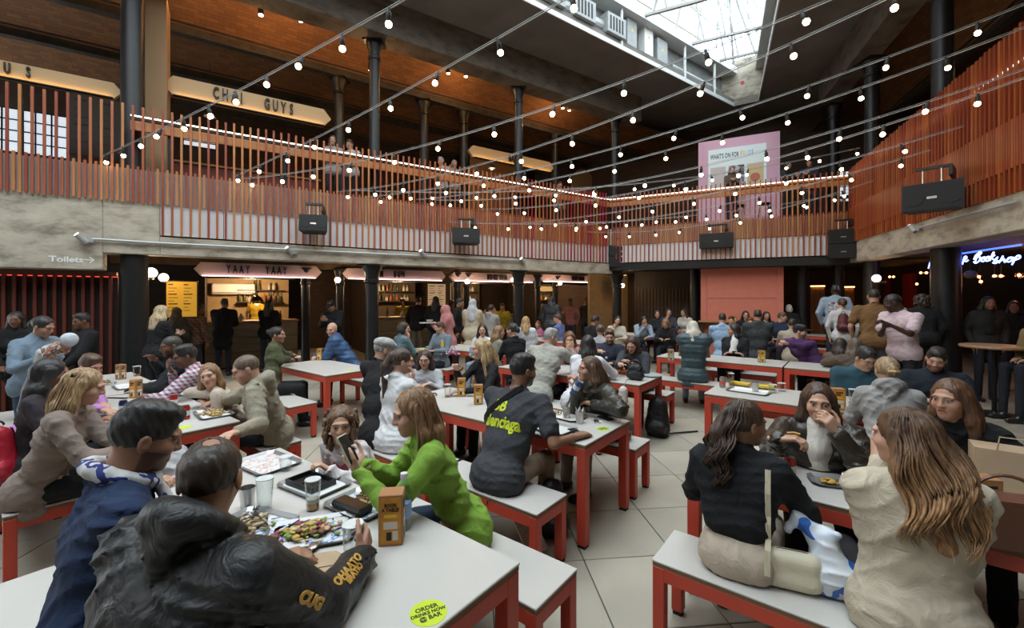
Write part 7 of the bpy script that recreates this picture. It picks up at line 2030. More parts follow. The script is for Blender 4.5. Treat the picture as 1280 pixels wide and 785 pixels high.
def menu_box(pos, rot, label, col=(0.55, 0.24, 0.03), h=0.19, w=0.085, d=0.075, text=False, frame_col=(0.36, 0.17, 0.07)):
    t = thing('menu_box', label, 'menu box', pos, rot, 'cardboard menu boxes on the tables')
    MB().box((-w/2, -d/2, 0), (w/2, d/2, h), 0.003).build('box', mat('box_card_%.2f' % frame_col[0], frame_col, 0.6, var=0.1), t)
    mo = mat('box_orange_%.2f' % col[0], col, 0.55, var=0.12, vscale=25)
    mw = mat('box_print_white', (0.62, 0.56, 0.46), 0.6); mk = M_INK; my = mat('box_print_yellow', (0.70, 0.45, 0.04), 0.6)
    for k, (sx, rz) in enumerate(((d, 0), (w, math.pi/2), (d, math.pi), (w, -math.pi/2))):
        ww = (w if k % 2 == 0 else d)*0.84
        M_ = Matrix.Rotation(rz, 4, 'Z') @ Matrix.Translation((0, -(d if k % 2 == 0 else w)/2, 0))
        a = MB(); a.M = M_; a.box((-ww/2, -0.0012, h*0.05), (ww/2, 0, h*0.95)); pn = a.build('printed_panel', mo if k % 2 == 0 else mat('box_print_brown', (0.30, 0.16, 0.08), 0.6, var=0.3, vscale=40), t)
        for (x0, x1, z0, z1, mm) in ((-0.36, 0.30, 0.80, 0.86, mk), (-0.36, 0.1, 0.70, 0.76, mk), (-0.32, 0.30, 0.56, 0.62, my), (-0.34, 0.34, 0.34, 0.48, mw), (-0.2, 0.05, 0.12, 0.28, mk), (0.1, 0.36, 0.12, 0.3, mw)):
            if text and k == 0 and z0 > 0.65: continue
            b = MB(); b.M = M_; b.box((x0*ww, -0.0022, z0*h), (x1*ww, -0.0012, z1*h)); b.build('print_mark', mm, pn)
        if text and k == 0:
            for ln, zz_ in (('BOOK', 0.80), ('A TABLE!', 0.71)):
                text_obj('print_lettering', ln, mk, pn, M_ @ frame((0, -0.0022, h*zz_), (1, 0, 0), (0, 0, 1)), size=0.021, bold=0.0006, xs=0.85, ext=0.0005)
    return t
def bottle(pos, label, col, h=0.21, r=0.031, cap=(0.6, 0.6, 0.62), clear=False):
    t = thing('bottle', label, 'bottle', pos, 0, 'bottles on the tables')
    o = MB().lathe([(r*0.9, 0), (r, 0.008), (r, h*0.62), (r*0.5, h*0.84), (r*0.42, h*0.9), (0.001, h*0.9)], n=18).build('bottle_body', glass_mat('pet_%.2f' % col[0], col, 0.75) if clear else mat('bottle_b_%.2f' % col[0], col, 0.25), t); smooth_by_angle(o)
    MB().lathe([(r*0.48, h*0.9), (r*0.48, h), (0.001, h)], n=12).build('cap', mat('cap_%.2f_%.2f' % (cap[0], cap[2]), cap, 0.4), t)
    MB().lathe([(r*1.01, h*0.22), (r*1.01, h*0.48)], n=18).build('label_band', mat('bottle_band', (0.25, 0.40, 0.62), 0.5), t)
    return t
def phone(pos, rot, label, M4=None, col=(0.012, 0.012, 0.014)):
    t = thing('mobile_phone', label, 'phone', pos, rot, 'mobile phones')
    if M4 is not None: t.matrix_world = M4
    MB().box((-0.036, -0.074, 0), (0.036, 0.074, 0.009), 0.003).build('case', mat('phone_case_%.2f' % col[0], col, 0.4), t)
    MB().box((-0.032, -0.069, 0.009), (0.032, 0.069, 0.0098)).build('screen', mat('phone_screen', (0.02, 0.022, 0.025), 0.08, spec=0.8), t)
    return t
def sticker(pos, rot, label, r=0.055, text=True):
    t = thing('table_sticker', label, 'sticker', pos, rot, 'lime stickers on the tables')
    MB().lathe([(r, 0), (r, 0.0012), (0.001, 0.0012)], n=28).build('disc', mat('lime_vinyl', (0.48, 0.60, 0.03), 0.45), t)
    if text:
        for s_, y in (('ORDER', 0.35), ('DRINKS NOW', -0.02), ('@ BAR', -0.38)):
            text_obj('sticker_print', s_, M_INK, t, frame((0, y*r, 0.0016), (1, 0, 0), (0, 1, 0)), size=r*(0.42 if len(s_) < 8 else 0.33), bold=r*0.012, xs=0.9, ext=0.0003)
    return t
def steel_cup(pos, label, paper=True):
    t = tumbler(pos, label, 0.10, 0.037, m=M_STEEL, group='steel cups', name='steel_cup')
    if paper:
        m = MB()
        for i, a in enumerate((0.3, 1.9, 3.6, 5.0)):
            m.prism([(-0.026, 0.0), (0.026, 0.0), (0.018, 0.075), (-0.004, 0.05)], (math.cos(a), math.sin(a), 0), (-0.22*math.sin(a), 0.22*math.cos(a), 1), (-math.sin(a), math.cos(a), 0), 0, 0.0012, (-0.012*math.sin(a), 0.012*math.cos(a), 0.06))
        m.build('paper_cone', M_PAPER, t)
    return t

TR = TROT
# ---- front left table
t = on_table(388, 668); serving_tray(t, TR+1.0, 'tray with a colourful half-eaten salad in the middle of the front left table', 0.37, 0.27, M_PAPB)
food(t, TR+1.0, 0.30, 0.2, 150, [(0.45, 0.28, 0.10), (0.22, 0.28, 0.05), (0.16, 0.07, 0.035), (0.55, 0.42, 0.20), (0.30, 0.04, 0.16), (0.50, 0.36, 0.08)], 'scattered salad and meat scraps on the middle tray', 3, 0.035)
t = on_table(318, 658); serving_tray(t, TR+0.3, 'tray with forks and scraps beside the man in the black jacket', 0.34, 0.25, M_PAPB)
food(t, TR+0.3, 0.24, 0.18, 60, [(0.3, 0.2, 0.06), (0.12, 0.2, 0.04), (0.4, 0.32, 0.2), (0.1, 0.05, 0.03)], 'food scraps on the tray with forks', 5, 0.02)
t = on_table(393, 607); serving_tray(t, TR+0.12, 'grey tray with a black food box in front of the curly-haired child', 0.36, 0.26, M_PAPER)
MB().box((-0.12, -0.075, 0), (0.12, 0.075, 0.006)).box((-0.12, -0.075, 0.006), (-0.112, 0.075, 0.03)).box((0.112, -0.075, 0.006), (0.12, 0.075, 0.03)).box((-0.112, -0.075, 0.006), (0.112, -0.067, 0.03)).box((-0.112, 0.067, 0.006), (0.112, 0.075, 0.03)).box((-0.004, -0.067, 0.006), (0.004, 0.067, 0.026)).build('food_box', [M_BLKP, mat('box_inner', (0.006, 0.006, 0.006), 0.6)], None, t+Vector((-0.02, 0, 0.008)), TR+0.12)
tag(bpy.data.objects['food_box'], 'open black food box on the grey tray before the child', 'box')
t = on_table(452, 632); serving_tray(t, TR+0.1, 'tray with a black dish and scraps before the woman in green', 0.33, 0.25, M_PAPB)
food(t+Vector((0.05, 0.05, 0)), TR, 0.18, 0.14, 60, [(0.40, 0.2, 0.06), (0.15, 0.06, 0.03), (0.5, 0.35, 0.12)], 'food scraps on the tray before the woman in green', 8, 0.02)
o = MB().box((-0.11, -0.045, 0), (0.11, 0.045, 0.035), 0.012).box((-0.095, -0.032, 0.0352), (0.095, 0.032, 0.036), mi=1).build('food_dish', [M_BLKP, mat('sauce_dark', (0.06, 0.03, 0.015), 0.3)], None, t+Vector((-0.03, -0.05, 0.007)), TR+0.1); tag(o, 'long black dish on the tray before the woman in green', 'dish')
t = on_table(333, 580); serving_tray(t, TR+0.1, 'empty tray lined with red-patterned paper at the far end of the front left table', 0.38, 0.28, M_PAPR)
tumbler(on_table(391, 637), 'glass with a little beer left on the front left table', 0.15, 0.038, M_BEER, 0.26, foam=True)
tumbler(on_table(331, 637), 'tall empty pint glass beside the steel beaker', 0.155, 0.04)
tumbler(on_table(357, 588), 'small empty tumbler next to the red-patterned tray', 0.085, 0.038)
steel_cup(on_table(309, 634), 'plain steel beaker on the front left table', False)
tumbler(atz(441, 702, TH+0.004), 'nearly empty glass gripped by the man in the black jacket', 0.15, 0.041, mat('milky_drink', (0.55, 0.54, 0.5), 0.3), 0.15)
o = MB().prism([(-0.15, -0.06), (0.13, -0.075), (0.15, 0.02), (0.10, 0.075), (-0.14, 0.07)], (1, 0, 0), (0, 1, 0), (0, 0, 1), 0, 0.006).prism([(-0.1, -0.05), (0.1, -0.03), (0.08, 0.05), (-0.11, 0.03)], (1, 0, 0), (0, 1, 0), (0.1, 0, 1), 0.006, 0.010).build('paper_napkin', M_KRAFT, None, on_table(382, 708), TR+0.9); tag(o, 'crumpled brown paper napkin under the spoon', 'napkin')
def spoon(pos, rot, label):
    t = thing('spoon', label, 'spoon', pos, rot)
    MB().ball((0.0, 0.075, 0.008), (0.021, 0.03, 0.006), 12, 6).build('bowl', M_STEEL, t, smooth=True); MB().path([(0, 0.05, 0.008), (0, 0.0, 0.012), (0, -0.09, 0.006)], [0.004, 0.003, 0.005], 6).build('handle', M_STEEL, t)
spoon(on_table(387, 701)+Vector((0, 0, 0.011)), 0.25, 'steel spoon lying on the brown napkin')
spoon(on_table(352, 694)+Vector((0, 0, 0.004)), 1.5, 'steel spoon beside the middle salad tray')
for i, (px, py, a) in enumerate(((318, 650, 0.4), (325, 655, 0.9))):
    t = thing('fork', ['black plastic fork on the scrap tray, left one', 'black plastic fork on the scrap tray, right one'][i], 'fork', on_table(px, py)+Vector((0, 0, 0.022)), a)
    MB().path([(0, -0.08, 0), (0, 0.03, 0.012)], 0.004, 5).build('handle', M_BLKP, t)
    MB().box((-0.012, 0.03, 0.010), (0.012, 0.045, 0.014)).box((-0.012, 0.045, 0.010), (-0.007, 0.075, 0.013)).box((-0.0025, 0.045, 0.010), (0.0025, 0.075, 0.013)).box((0.007, 0.045, 0.010), (0.012, 0.075, 0.013)).build('tines', M_BLKP, t)
menu_box(on_table(490, 676), TR+0.80, 'large orange menu box at the near end of the front left table', text=True, h=0.215, w=0.10, d=0.085)
bottle(on_table(505, 660), 'clear water bottle with a white cap behind the large menu box', (0.75, 0.8, 0.85), 0.25, 0.034, clear=True)
sticker(on_table(535.5, 766), TR+1.15, 'large lime ORDER DRINKS sticker on the near corner of the front left table', 0.062)
phone((0, 0, 0), 0, 'phone held up by the woman in green', M4=frame(at(434, 562, 2.08), (0.25, 0.95, 0.05), (-0.45, 0.1, 0.85)), col=(0.45, 0.50, 0.30))
# ---- left table
can(on_table(232, 524), 'red drink can nearest the tray at the left table', (0.42, 0.03, 0.025)); can(on_table(217, 509), 'red drink can further from the tray', (0.42, 0.03, 0.025))
can(on_table(154, 517), 'dark blue drink can at the left table', (0.02, 0.03, 0.09))
t = on_table(267, 518); serving_tray(t, TR-0.1, 'tray of loaded fries in front of the hooded man', 0.36, 0.26, M_PAPER)
food(t, TR, 0.26, 0.18, 120, [(0.5, 0.33, 0.10), (0.42, 0.22, 0.05), (0.2, 0.22, 0.05), (0.25, 0.03, 0.10), (0.55, 0.45, 0.25)], 'loaded fries on the tray before the hooded man', 12, 0.03)
menu_box(on_table(170, 497), TR+0.5, 'orange menu box in the middle of the left table'); menu_box(on_table(151, 474), TR+0.45, 'brown menu box farther along the left table', (0.30, 0.16, 0.07))
t = on_table(160, 484); serving_tray(t, TR, 'grey tray beside the orange menu box on the left table', 0.34, 0.25, M_PAPER)
tumbler(on_table(192, 491), 'glass of orange juice at the left table', 0.13, 0.042, M_JUICE, 0.72); tumbler(on_table(171, 470), 'clear glass behind the brown menu box', 0.13, 0.045, M_JUICE, 0.15)
o = MB().prism([(-0.09, -0.06), (0.08, -0.08), (0.1, 0.05), (-0.05, 0.08)], (1, 0, 0), (0, 1, 0), (0.1, 0.05, 1), 0, 0.03).build('food_wrapper', mat('yellow_wrap', (0.62, 0.44, 0.04), 0.6), None, on_table(205, 482), 0.3); tag(o, 'yellow food wrapper by the man in the checked shirt', 'wrapper')
food(on_table(131, 481), 0, 0.22, 0.15, 50, [(0.5, 0.3, 0.05), (0.1, 0.25, 0.4), (0.5, 0.08, 0.2), (0.2, 0.35, 0.1)], 'colourful heap of snacks at the left table', 22, 0.05)
o = MB().box((-0.11, -0.02, 0), (0.11, 0.02, 0.008), 0.003).build('sunglasses_case', M_BLKP, None, on_table(146, 498), TR+0.6); tag(o, 'slim black case lying on the left table', 'case')
sticker(on_table(231, 534), TR, 'lime sticker at the end of the left table', 0.05, False)
# ---- middle table
menu_box(on_table(598, 505), TR+0.75, 'orange menu box beside the dark t-shirt man'); menu_box(on_table(577, 495), TR+0.75, 'orange menu box nearer the blonde woman')
tumbler(on_table(559.5, 496), 'empty glass left of the orange menu boxes', 0.13, 0.038, M_JUICE, 0.1)
t = on_table(541, 494); food(t-Vector((0, 0, 0.006)), TR, 0.16, 0.1, 30, [(0.1, 0.07, 0.05), (0.5, 0.4, 0.3), (0.03, 0.03, 0.03)], 'scraps near the ponytail woman', 31, 0.02)
t = on_table(702, 520); serving_tray(t, TR-0.1, 'tray with two paper-lined steel cups on the middle table', 0.42, 0.24, M_PAPER, mat('tray_wood', (0.14, 0.08, 0.04), 0.5))
food(t+Vector((-0.08, 0.06, 0)), TR, 0.16, 0.1, 40, [(0.4, 0.26, 0.12), (0.5, 0.42, 0.3), (0.12, 0.1, 0.04)], 'scraps on the tray with the steel cups', 33, 0.02)
steel_cup(on_table(708, 523)+Vector((0, 0, 0.008)), 'steel cup with a paper cone, left one on the middle table'); steel_cup(on_table(724.5, 529), 'steel cup with a paper cone, right one near the phone')
t = on_table(690, 536); serving_tray(t, TR-0.1, 'white-lined tray behind the dark phone', 0.36, 0.26, M_PAPER)
phone(on_table(719, 540), TR+1.0, 'black phone lying face up at the end of the middle table'); phone(on_table(757, 523), TR+1.1, 'second phone with keys beside the lime sticker')
k_ = thing('key_ring', 'keys and white tag beside the second phone', 'keys', on_table(746, 528), 0)
MB().path([(0.025*math.cos(a), 0.025*math.sin(a)-0.03, 0.004) for a in np.linspace(0, 6.28, 14)], 0.002, 5).build('ring', M_STEEL, k_); MB().box((-0.02, 0.0, 0), (0.02, 0.05, 0.012), 0.004).build('fob', M_BLKP, k_); MB().box((0.02, -0.01, 0), (0.05, 0.03, 0.008), 0.003).build('tag', M_WHITE, k_)
sticker(on_table(754, 536), TR+0.9, 'lime sticker by the two phones on the middle table', 0.05)
# ---- back left table
menu_box(on_table(400, 450), TR+0.7, 'menu box standing alone on the table of the bomber jacket'); sticker(on_table(437, 463), TR, 'lime sticker on the back left table', 0.05, False)
o = MB().prism([(-0.04, -0.03), (0.05, -0.02), (0.03, 0.04)], (1, 0, 0), (0, 1, 0), (0, 0.2, 1), 0.0, 0.03).build('paper_napkin', M_PAPER, None, atz(372, 447, TH+0.035), 0.4); tag(o, 'white napkin in the hand of the bomber jacket woman', 'napkin')
# ---- front right table
t = on_table(1019, 577); serving_tray(t, TR+0.12, 'tray with a few chips between the young women', 0.40, 0.20, M_PAPR)
food(t, TR, 0.2, 0.08, 26, [(0.5, 0.28, 0.06), (0.42, 0.2, 0.05)], 'few chips left on the tray between the young women', 41, 0.01)
t = on_table(1046, 605); serving_tray(t, TR+0.3, 'small steel tray with a tipped cup at the front right table', 0.27, 0.17, M_TRAY)
food(t-Vector((0.05, 0, 0)), TR, 0.10, 0.07, 26, [(0.55, 0.33, 0.05), (0.45, 0.25, 0.05)], 'chips on the small steel tray', 43, 0.015)
c_ = thing('steel_cup', 'steel cup lying on its side on the small tray', 'cup', t+Vector((0.07, -0.03, 0.045)), 0, 'steel cups')
o = MB().lathe([(0.028, -0.05), (0.037, 0.05), (0.035, 0.05), (0.026, -0.046), (0.001, -0.046)], n=18).build('cup_wall', M_STEEL, c_); smooth_by_angle(o); c_.rotation_euler = (math.pi/2*0.98, 0, 0.9)
can(on_table(987, 597), 'red drink can held by the woman in the black denim jacket', (0.42, 0.03, 0.03)); tumbler(on_table(974, 578), 'small glass by the leather jacket woman', 0.11, 0.036)
menu_box(on_table(1228, 648), TR+0.5, 'brown menu box behind the auburn hair', (0.42, 0.20, 0.06), h=0.2, w=0.10, d=0.09)
hb_ = thing('handbag', 'brown leather handbag on the front right table', 'bag', on_table(1258, 680), TR+0.3)
o = MB().prism([(-0.19, 0), (0.19, 0), (0.15, 0.20), (-0.15, 0.20)], (1, 0, 0), (0, 0, 1), (0, 1, 0), -0.06, 0.06).build('bag_body', mat('brown_leather', (0.13, 0.05, 0.025), 0.4, bump=0.1, bscale=60), hb_)
MB().path([(0.11*math.cos(a), 0, 0.19+0.10*math.sin(a)) for a in np.linspace(0, 3.14, 12)], 0.008, 6).build('handle', MATS['brown_leather'], hb_)
pg = thing('paper_bag', 'brown paper carrier bag at the right edge', 'bag', on_table(1290, 640)+Vector((0.05, 0.15, 0)), TR)
MB().prism([(-0.13, -0.08), (0.13, -0.08), (0.13, 0.08), (-0.13, 0.08)], (1, 0, 0), (0, 1, 0), (0, 0, 1), 0, 0.26).build('bag_body', M_KRAFT, pg); MB().path([(-0.05, -0.08, 0.26), (-0.04, -0.08, 0.33), (0.04, -0.08, 0.33), (0.05, -0.08, 0.26)], 0.004, 5).build('handle', M_KRAFT, pg)
# ---- table behind
t = on_table(935, 490); serving_tray(t, TR-0.12, 'tray with a tipped cup and yellow wrappers behind the dark ponytail', 0.42, 0.24, M_PAPER)
can(on_table(903, 484), 'small patterned can at the left end of the second right table', (0.35, 0.28, 0.24), (0.5, 0.1, 0.08))
tumbler(on_table(914, 482), 'glass with a straw and a yellow drink', 0.145, 0.036, M_JUICE, 0.25)
steel_cup(on_table(944, 490)+Vector((0, 0, 0.008)), 'steel cup on the tray with yellow wrappers', False)
for i, (px, py) in enumerate(((925, 482), (954, 486))):
    o = MB().prism([(-0.11, -0.05), (0.10, -0.06), (0.11, 0.04), (-0.08, 0.06)], (1, 0, 0), (0, 1, 0), (0.1, 0.1, 1), 0, 0.022).build('food_wrapper', MATS['yellow_wrap'], None, on_table(px, py)+Vector((0, 0, 0.018)), TR+0.2*i); tag(o, ['yellow food wrapper, left one behind the dark ponytail', 'yellow food wrapper, right one behind the dark ponytail'][i], 'wrapper')
tumbler(on_table(966, 491), 'low empty tumbler, left of the pair near the blue chair', 0.09, 0.042); tumbler(on_table(977, 489), 'low empty tumbler, right of the pair near the blue chair', 0.09, 0.042)
menu_box(on_table(1047, 512), TR+0.4, 'orange menu box behind the leather jacket woman', h=0.2, w=0.1, d=0.09)
tumbler(on_table(1066, 500), 'clear tumbler by the grey hoodie', 0.11, 0.04)
# ---- long table
menu_box(on_table(838.5, 451), TR+0.6, 'pale menu box at the left end of the long table', (0.45, 0.38, 0.28)); menu_box(on_table(952, 453), TR+0.6, 'yellow menu box in the middle of the long table', (0.62, 0.40, 0.03))
# ---- red tray table
t = on_table(775, 466); serving_tray(t, TR, 'orange-red food tray at the table of the charcoal jacket', 0.36, 0.26, None, mat('red_tray', (0.55, 0.09, 0.03), 0.45))
food(t+Vector((0, 0, 0.02)), TR, 0.2, 0.16, 60, [(0.55, 0.36, 0.16), (0.5, 0.2, 0.05), (0.45, 0.4, 0.3)], 'burger and chips on the red tray', 51, 0.06)
bottle(on_table(758, 468), 'water bottle with a pink band by the red tray', (0.75, 0.8, 0.85), 0.24, 0.033, clear=True)
o = MB().lathe([(0.001, 0), (0.10, 0.0), (0.13, 0.012), (0.128, 0.016), (0.001, 0.008)], n=24).build('plate', M_WHITE, None, on_table(752, 472)); tag(o, 'white plate by the water bottle', 'plate')
o = MB().lathe([(0.001, 0), (0.11, 0.0), (0.15, 0.018), (0.148, 0.022), (0.001, 0.008)], n=24).build('plate', mat('grey_plate', (0.33, 0.35, 0.36), 0.4), None, on_table(814, 470)); tag(o, 'grey oval plate at the end of the red tray table', 'plate')
fb = thing('fluffy_bag', 'black shiny bag standing at the end of the red tray table', 'bag', on_table(794, 475), TR)
v_, f_ = sdf_mesh([cone((-0.05, 0, 0.07), (0.05, 0, 0.07), 0.068, None, 0.03), cone((-0.04, 0, 0.15), (0.04, 0, 0.15), 0.055, None, 0.03), ell((0, 0, -0.05), np.eye(3), (0.3, 0.3, 0.052), 0.005, True)], 0.012, wrinkle(0.006, 60, 1.0))
obj('bag_body', mesh_data('bag_body', v_, f_, cloth((0.014, 0.014, 0.016), 'nylon'), True), fb)
MB().path([(0.08*math.cos(a), 0, 0.17+0.08*math.sin(a)) for a in np.linspace(0, 3.14, 12)], 0.01, 6).build('handle', M_BLKP, fb)
wp = thing('plush_pouch', 'white fluffy pouch hanging over the table edge', 'pouch', tp('T8', 2.02, -0.06, 0.48), TR)
v_, f_ = sdf_mesh([cone((0, 0, 0.07), (0, 0, 0.19), 0.06, 0.055, 0.02)], 0.011, wrinkle(0.006, 90, 2.0))
obj('pouch_body', mesh_data('pouch_body', v_, f_, cloth((0.55, 0.52, 0.46), 'knit'), True), wp)
MB().path([(0, 0, 0.24), (0.02, 0.04, 0.30), (0.03, 0.10, 0.33)], 0.005, 5).build('cord', M_GREYP, wp)
# ---- food table and far tables
bottle(on_table(553, 441), 'yellow sauce bottle on the food table', (0.60, 0.36, 0.03), 0.24, 0.035)
food(on_table(566, 444), TR, 0.4, 0.3, 90, [(0.6, 0.5, 0.55), (0.5, 0.12, 0.32), (0.6, 0.58, 0.56), (0.35, 0.2, 0.45)], 'pink and white crumpled wrappings on the food table', 61, 0.16)
tumbler(on_table(590, 444), 'pale blue paper cup on the food table', 0.14, 0.045, m=mat('blue_cup', (0.25, 0.45, 0.62), 0.5), group='paper cups', name='paper_cup')
t = on_table(530, 437); serving_tray(t, TR, 'tray with yellow food at the left of the food table', 0.36, 0.26, mat('yellow_paper', (0.6, 0.5, 0.2), 0.7))
t = on_table(612, 447); serving_tray(t, TR, 'tray at the right end of the food table', 0.36, 0.26, M_PAPER)
bottle(on_table(777, 424), 'bottle of yellow drink at the far table', (0.62, 0.45, 0.05), 0.26, 0.05)
o = MB().lathe([(0.05, 0), (0.09, 0.05), (0.088, 0.05), (0.001, 0.012)], n=20).build('bowl', M_WHITE, None, on_table(822, 420)); tag(o, 'white bowl on the far table', 'bowl')
tumbler(on_table(742, 446), 'orange drink in a cup near the pale stone jacket', 0.12, 0.045, m=mat('orange_cup', (0.60, 0.2, 0.03), 0.5), group='paper cups', name='paper_cup')
menu_box(Vector((*(tp('T11', 0.5, 0.5)[:2]), TH)), TR, 'small orange menu box near the charcoal jacket man')
menu_box(BW.w(cx0+0.9, 0.3, 1.10), BW.rz, 'small orange box on the shelf below the coral board', h=0.16)

# ---- bags, coats and clothes
def rucksack(pos, rot, label, col, s=1.0, strap=True, kind='nylon'):
    t = thing('rucksack', label, 'rucksack', pos, rot, 'rucksacks')
    v_, f_ = sdf_mesh([cone((0, 0, 0.13*s), (0, 0.01, 0.34*s), 0.135*s, 0.105*s, 0.05*s, (np.array((0., 1, 0)), 0.72)), cone((-0.05*s, -0.09*s, 0.12*s), (0.05*s, -0.09*s, 0.12*s), 0.06*s, None, 0.03*s), cone((0, 0, 0.04*s), (0, 0, 0.05*s), 0.12*s, 0.13*s, 0.04*s, (np.array((0., 1, 0)), 0.7)), ell((0, 0, -0.1), np.eye(3), (0.5, 0.5, 0.102), 0.005, True)], 0.016, wrinkle(0.005, 40, pos[0]))
    b = obj('bag_body', mesh_data('bag_body', v_, f_, cloth(col, kind), True), t)
    MB().path([(-0.07*s, -0.135*s, 0.20*s), (0, -0.15*s, 0.215*s), (0.07*s, -0.135*s, 0.20*s)], 0.005, 5).build('zip', M_BLK, b)
    MB().path([(0.03*math.cos(a), 0.05*s, 0.44*s+0.03*math.sin(a)) for a in np.linspace(0, 3.14, 9)], 0.007, 5).build('grab_handle', M_BLK, t)
    if strap:
        for q in (-1, 1): MB().path([(q*0.06*s, 0.085*s, 0.40*s), (q*0.08*s, 0.13*s, 0.3*s), (q*0.08*s, 0.13*s, 0.16*s), (q*0.09*s, 0.085*s, 0.06*s)], 0.012, 6).build('strap', M_BLK, t)
    return t
rucksack(atz(822, 545, 0), -0.5, 'black rucksack on the floor under the end of the red tray table', (0.010, 0.010, 0.011), 1.15)
o = MB().path([atz(836, 542, 0.03), atz(846, 541, 0.02), atz(858, 540, 0.015), atz(872, 539, 0.012)], 0.012, 6).build('rucksack_strap', M_BLKP); tag(o, 'loose black strap trailing on the floor from the rucksack', 'strap')
rucksack(atz(690, 668, 0), 0.4, 'dark rucksack on the floor under the middle bench', (0.014, 0.015, 0.018), 0.95)
nw = MB().prism([(-0.10, -0.14), (0.10, -0.14), (0.10, 0.14), (-0.10, 0.14)], (1, 0, 0), (0, 0.55, 0.83), (0, -0.83, 0.55), 0, 0.012).build('folded_newspaper', mat('newsprint', (0.42, 0.38, 0.32), 0.8, var=0.15, vscale=60), None, atz(662, 668, 0.13), 0.9); tag(nw, 'folded newspaper leaning under the middle bench', 'newspaper')
rucksack(at(-6, 520, 3.1).xy.to_3d()+Vector((0, 0, 0.47)), 0.6, 'bright red rucksack at the left edge of the photo', (0.40, 0.012, 0.03), 0.9)
rucksack(atz(24, 556, 0.45), 0.8, 'small brown leather bag on the bench at the left edge', (0.20, 0.085, 0.04), 0.5, False, 'leather')
b_ = p_bp; v3 = Vector(tuple(b_['sc']-b_['f']*0.20-np.array((0, 0, 0.36))))
rucksack(v3, -math.radians(34), 'maroon rucksack worn by the woman in the white t-shirt', (0.10, 0.018, 0.022), 0.85)
for label, px, py, z, col, sd in (('dark coat heaped on the bench behind the yellow wrappers', 925, 470, 0.45, (0.030, 0.034, 0.042), 3.0), ('grey jacket bundled on the bench beside the dark coat', 948, 474, 0.45, (0.055, 0.06, 0.07), 4.0), ('blue denim jacket folded on the bench behind the tumblers', 985, 480, 0.45, (0.06, 0.10, 0.19), 5.0)):
    p = tp('T6', {3.0: 0.22, 4.0: 0.50, 5.0: 0.84}[sd], TW+0.165+BWD/2, BH)
    v_, f_ = sdf_mesh([cone((-0.10, 0, 0.05), (0.10, 0.02, 0.07), 0.08, 0.07, 0.05), cone((0.0, -0.04, 0.09), (0.07, 0.04, 0.11), 0.07, 0.05, 0.05), ell((0, 0, -0.1), np.eye(3), (0.5, 0.5, 0.102), 0.004, True)], 0.014, wrinkle(0.014, 34, sd))
    o = obj('folded_coat', mesh_data('folded_coat', v_, f_, cloth(col, 'denim'), True), None, p, TR); tag(o, label, 'coat')
hb2 = thing('shoulder_bag', 'cream leather shoulder bag on the front right bench', 'bag', atz(990, 736, BH), TR+0.25)
M_CRM = mat('cream_leather', (0.60, 0.54, 0.40), 0.4, bump=0.12, bscale=50)
v_, f_ = sdf_mesh([cone((-0.07, 0, 0.055), (0.07, 0, 0.055), 0.054, None, 0.03), cone((-0.065, 0, 0.13), (0.065, 0, 0.13), 0.048, None, 0.04), ell((0, 0, -0.1), np.eye(3), (0.5, 0.5, 0.101), 0.004, True)], 0.008)
obj('bag_body', mesh_data('bag_body', v_, f_, M_CRM, True), hb2)
MB().path([(-0.10, -0.01, 0.158), (-0.05, 0.0, 0.181), (0.05, 0.0, 0.181), (0.10, -0.01, 0.158)], 0.0035, 5).build('zip', mat('zip_grey', (0.2, 0.18, 0.15), 0.4), hb2)
MB().path([(-0.075, -0.049, 0.085), (-0.075, -0.054, 0.03)], 0.006, 5).build('zip_pull', M_STEEL, hb2)
ps_ = thing('plastic_bag', 'clear and blue plastic carrier bag on the front right bench', 'bag', atz(1040, 742, BH), TR+0.2)
v_, f_ = sdf_mesh([cone((-0.05, 0, 0.06), (0.07, 0, 0.07), 0.07, 0.08, 0.05), cone((0, 0, 0.10), (-0.03, 0.04, 0.22), 0.08, 0.06, 0.05), cone((-0.03, 0.04, 0.22), (-0.12, 0.06, 0.29), 0.05, 0.03, 0.03), cone((-0.12, 0.06, 0.29), (-0.17, 0.05, 0.23), 0.03, 0.018, 0.03), cone((-0.03, 0.04, 0.22), (0.02, 0.0, 0.27), 0.05, 0.022, 0.03), ell((0, 0, -0.1), np.eye(3), (0.5, 0.5, 0.101), 0.004, True)], 0.008, wrinkle(0.007, 42, 2.2))
obj('bag_body', mesh_data('bag_body', v_, f_, pattern_cloth('carrier_print', [(0.60, 0.62, 0.66), (0.55, 0.60, 0.68), (0.03, 0.12, 0.42), (0.58, 0.62, 0.68), (0.05, 0.25, 0.35)], 'noise', 7.0), True), ps_)
MATS['carrier_print'].node_tree.nodes['Principled BSDF'].inputs['Roughness'].default_value = 0.22
o = MB().prism([(-0.05, -0.09), (0.05, -0.09), (0.05, 0.09), (-0.05, 0.09)], (1, 0, 0), (0, 0, 1), (0, 1, 0), 0, 0.14).build('carrier_bag', mat('blue_bag', (0.05, 0.22, 0.42), 0.5), None, at(813, 397, 11.8), 0.2); tag(o, 'blue gift bag behind the far table', 'bag')
o.location.z = TH+0.10
o = MB().box((-0.18, -0.13, 0), (0.18, 0.13, 0.014), 0.004).lathe([(0.04, 0.014), (0.075, 0.07), (0.07, 0.07), (0.001, 0.03)], (0.03, 0, 0), 16).build('carried_tray', [mat('carried_tray', (0.45, 0.42, 0.4), 0.5)], None, at(541, 405, 9.3)+Vector((-0.1, 0, 0.02)), 0.3); tag(o, 'tray with a bowl carried by the woman in the pink headscarf', 'tray')
can(at(717, 481, 3.72)-Vector((0, 0, 0.06)), 'blue can at the lips of the girl in the shiny jacket', (0.04, 0.10, 0.26)).rotation_euler = (0.35, 0.5, 0)
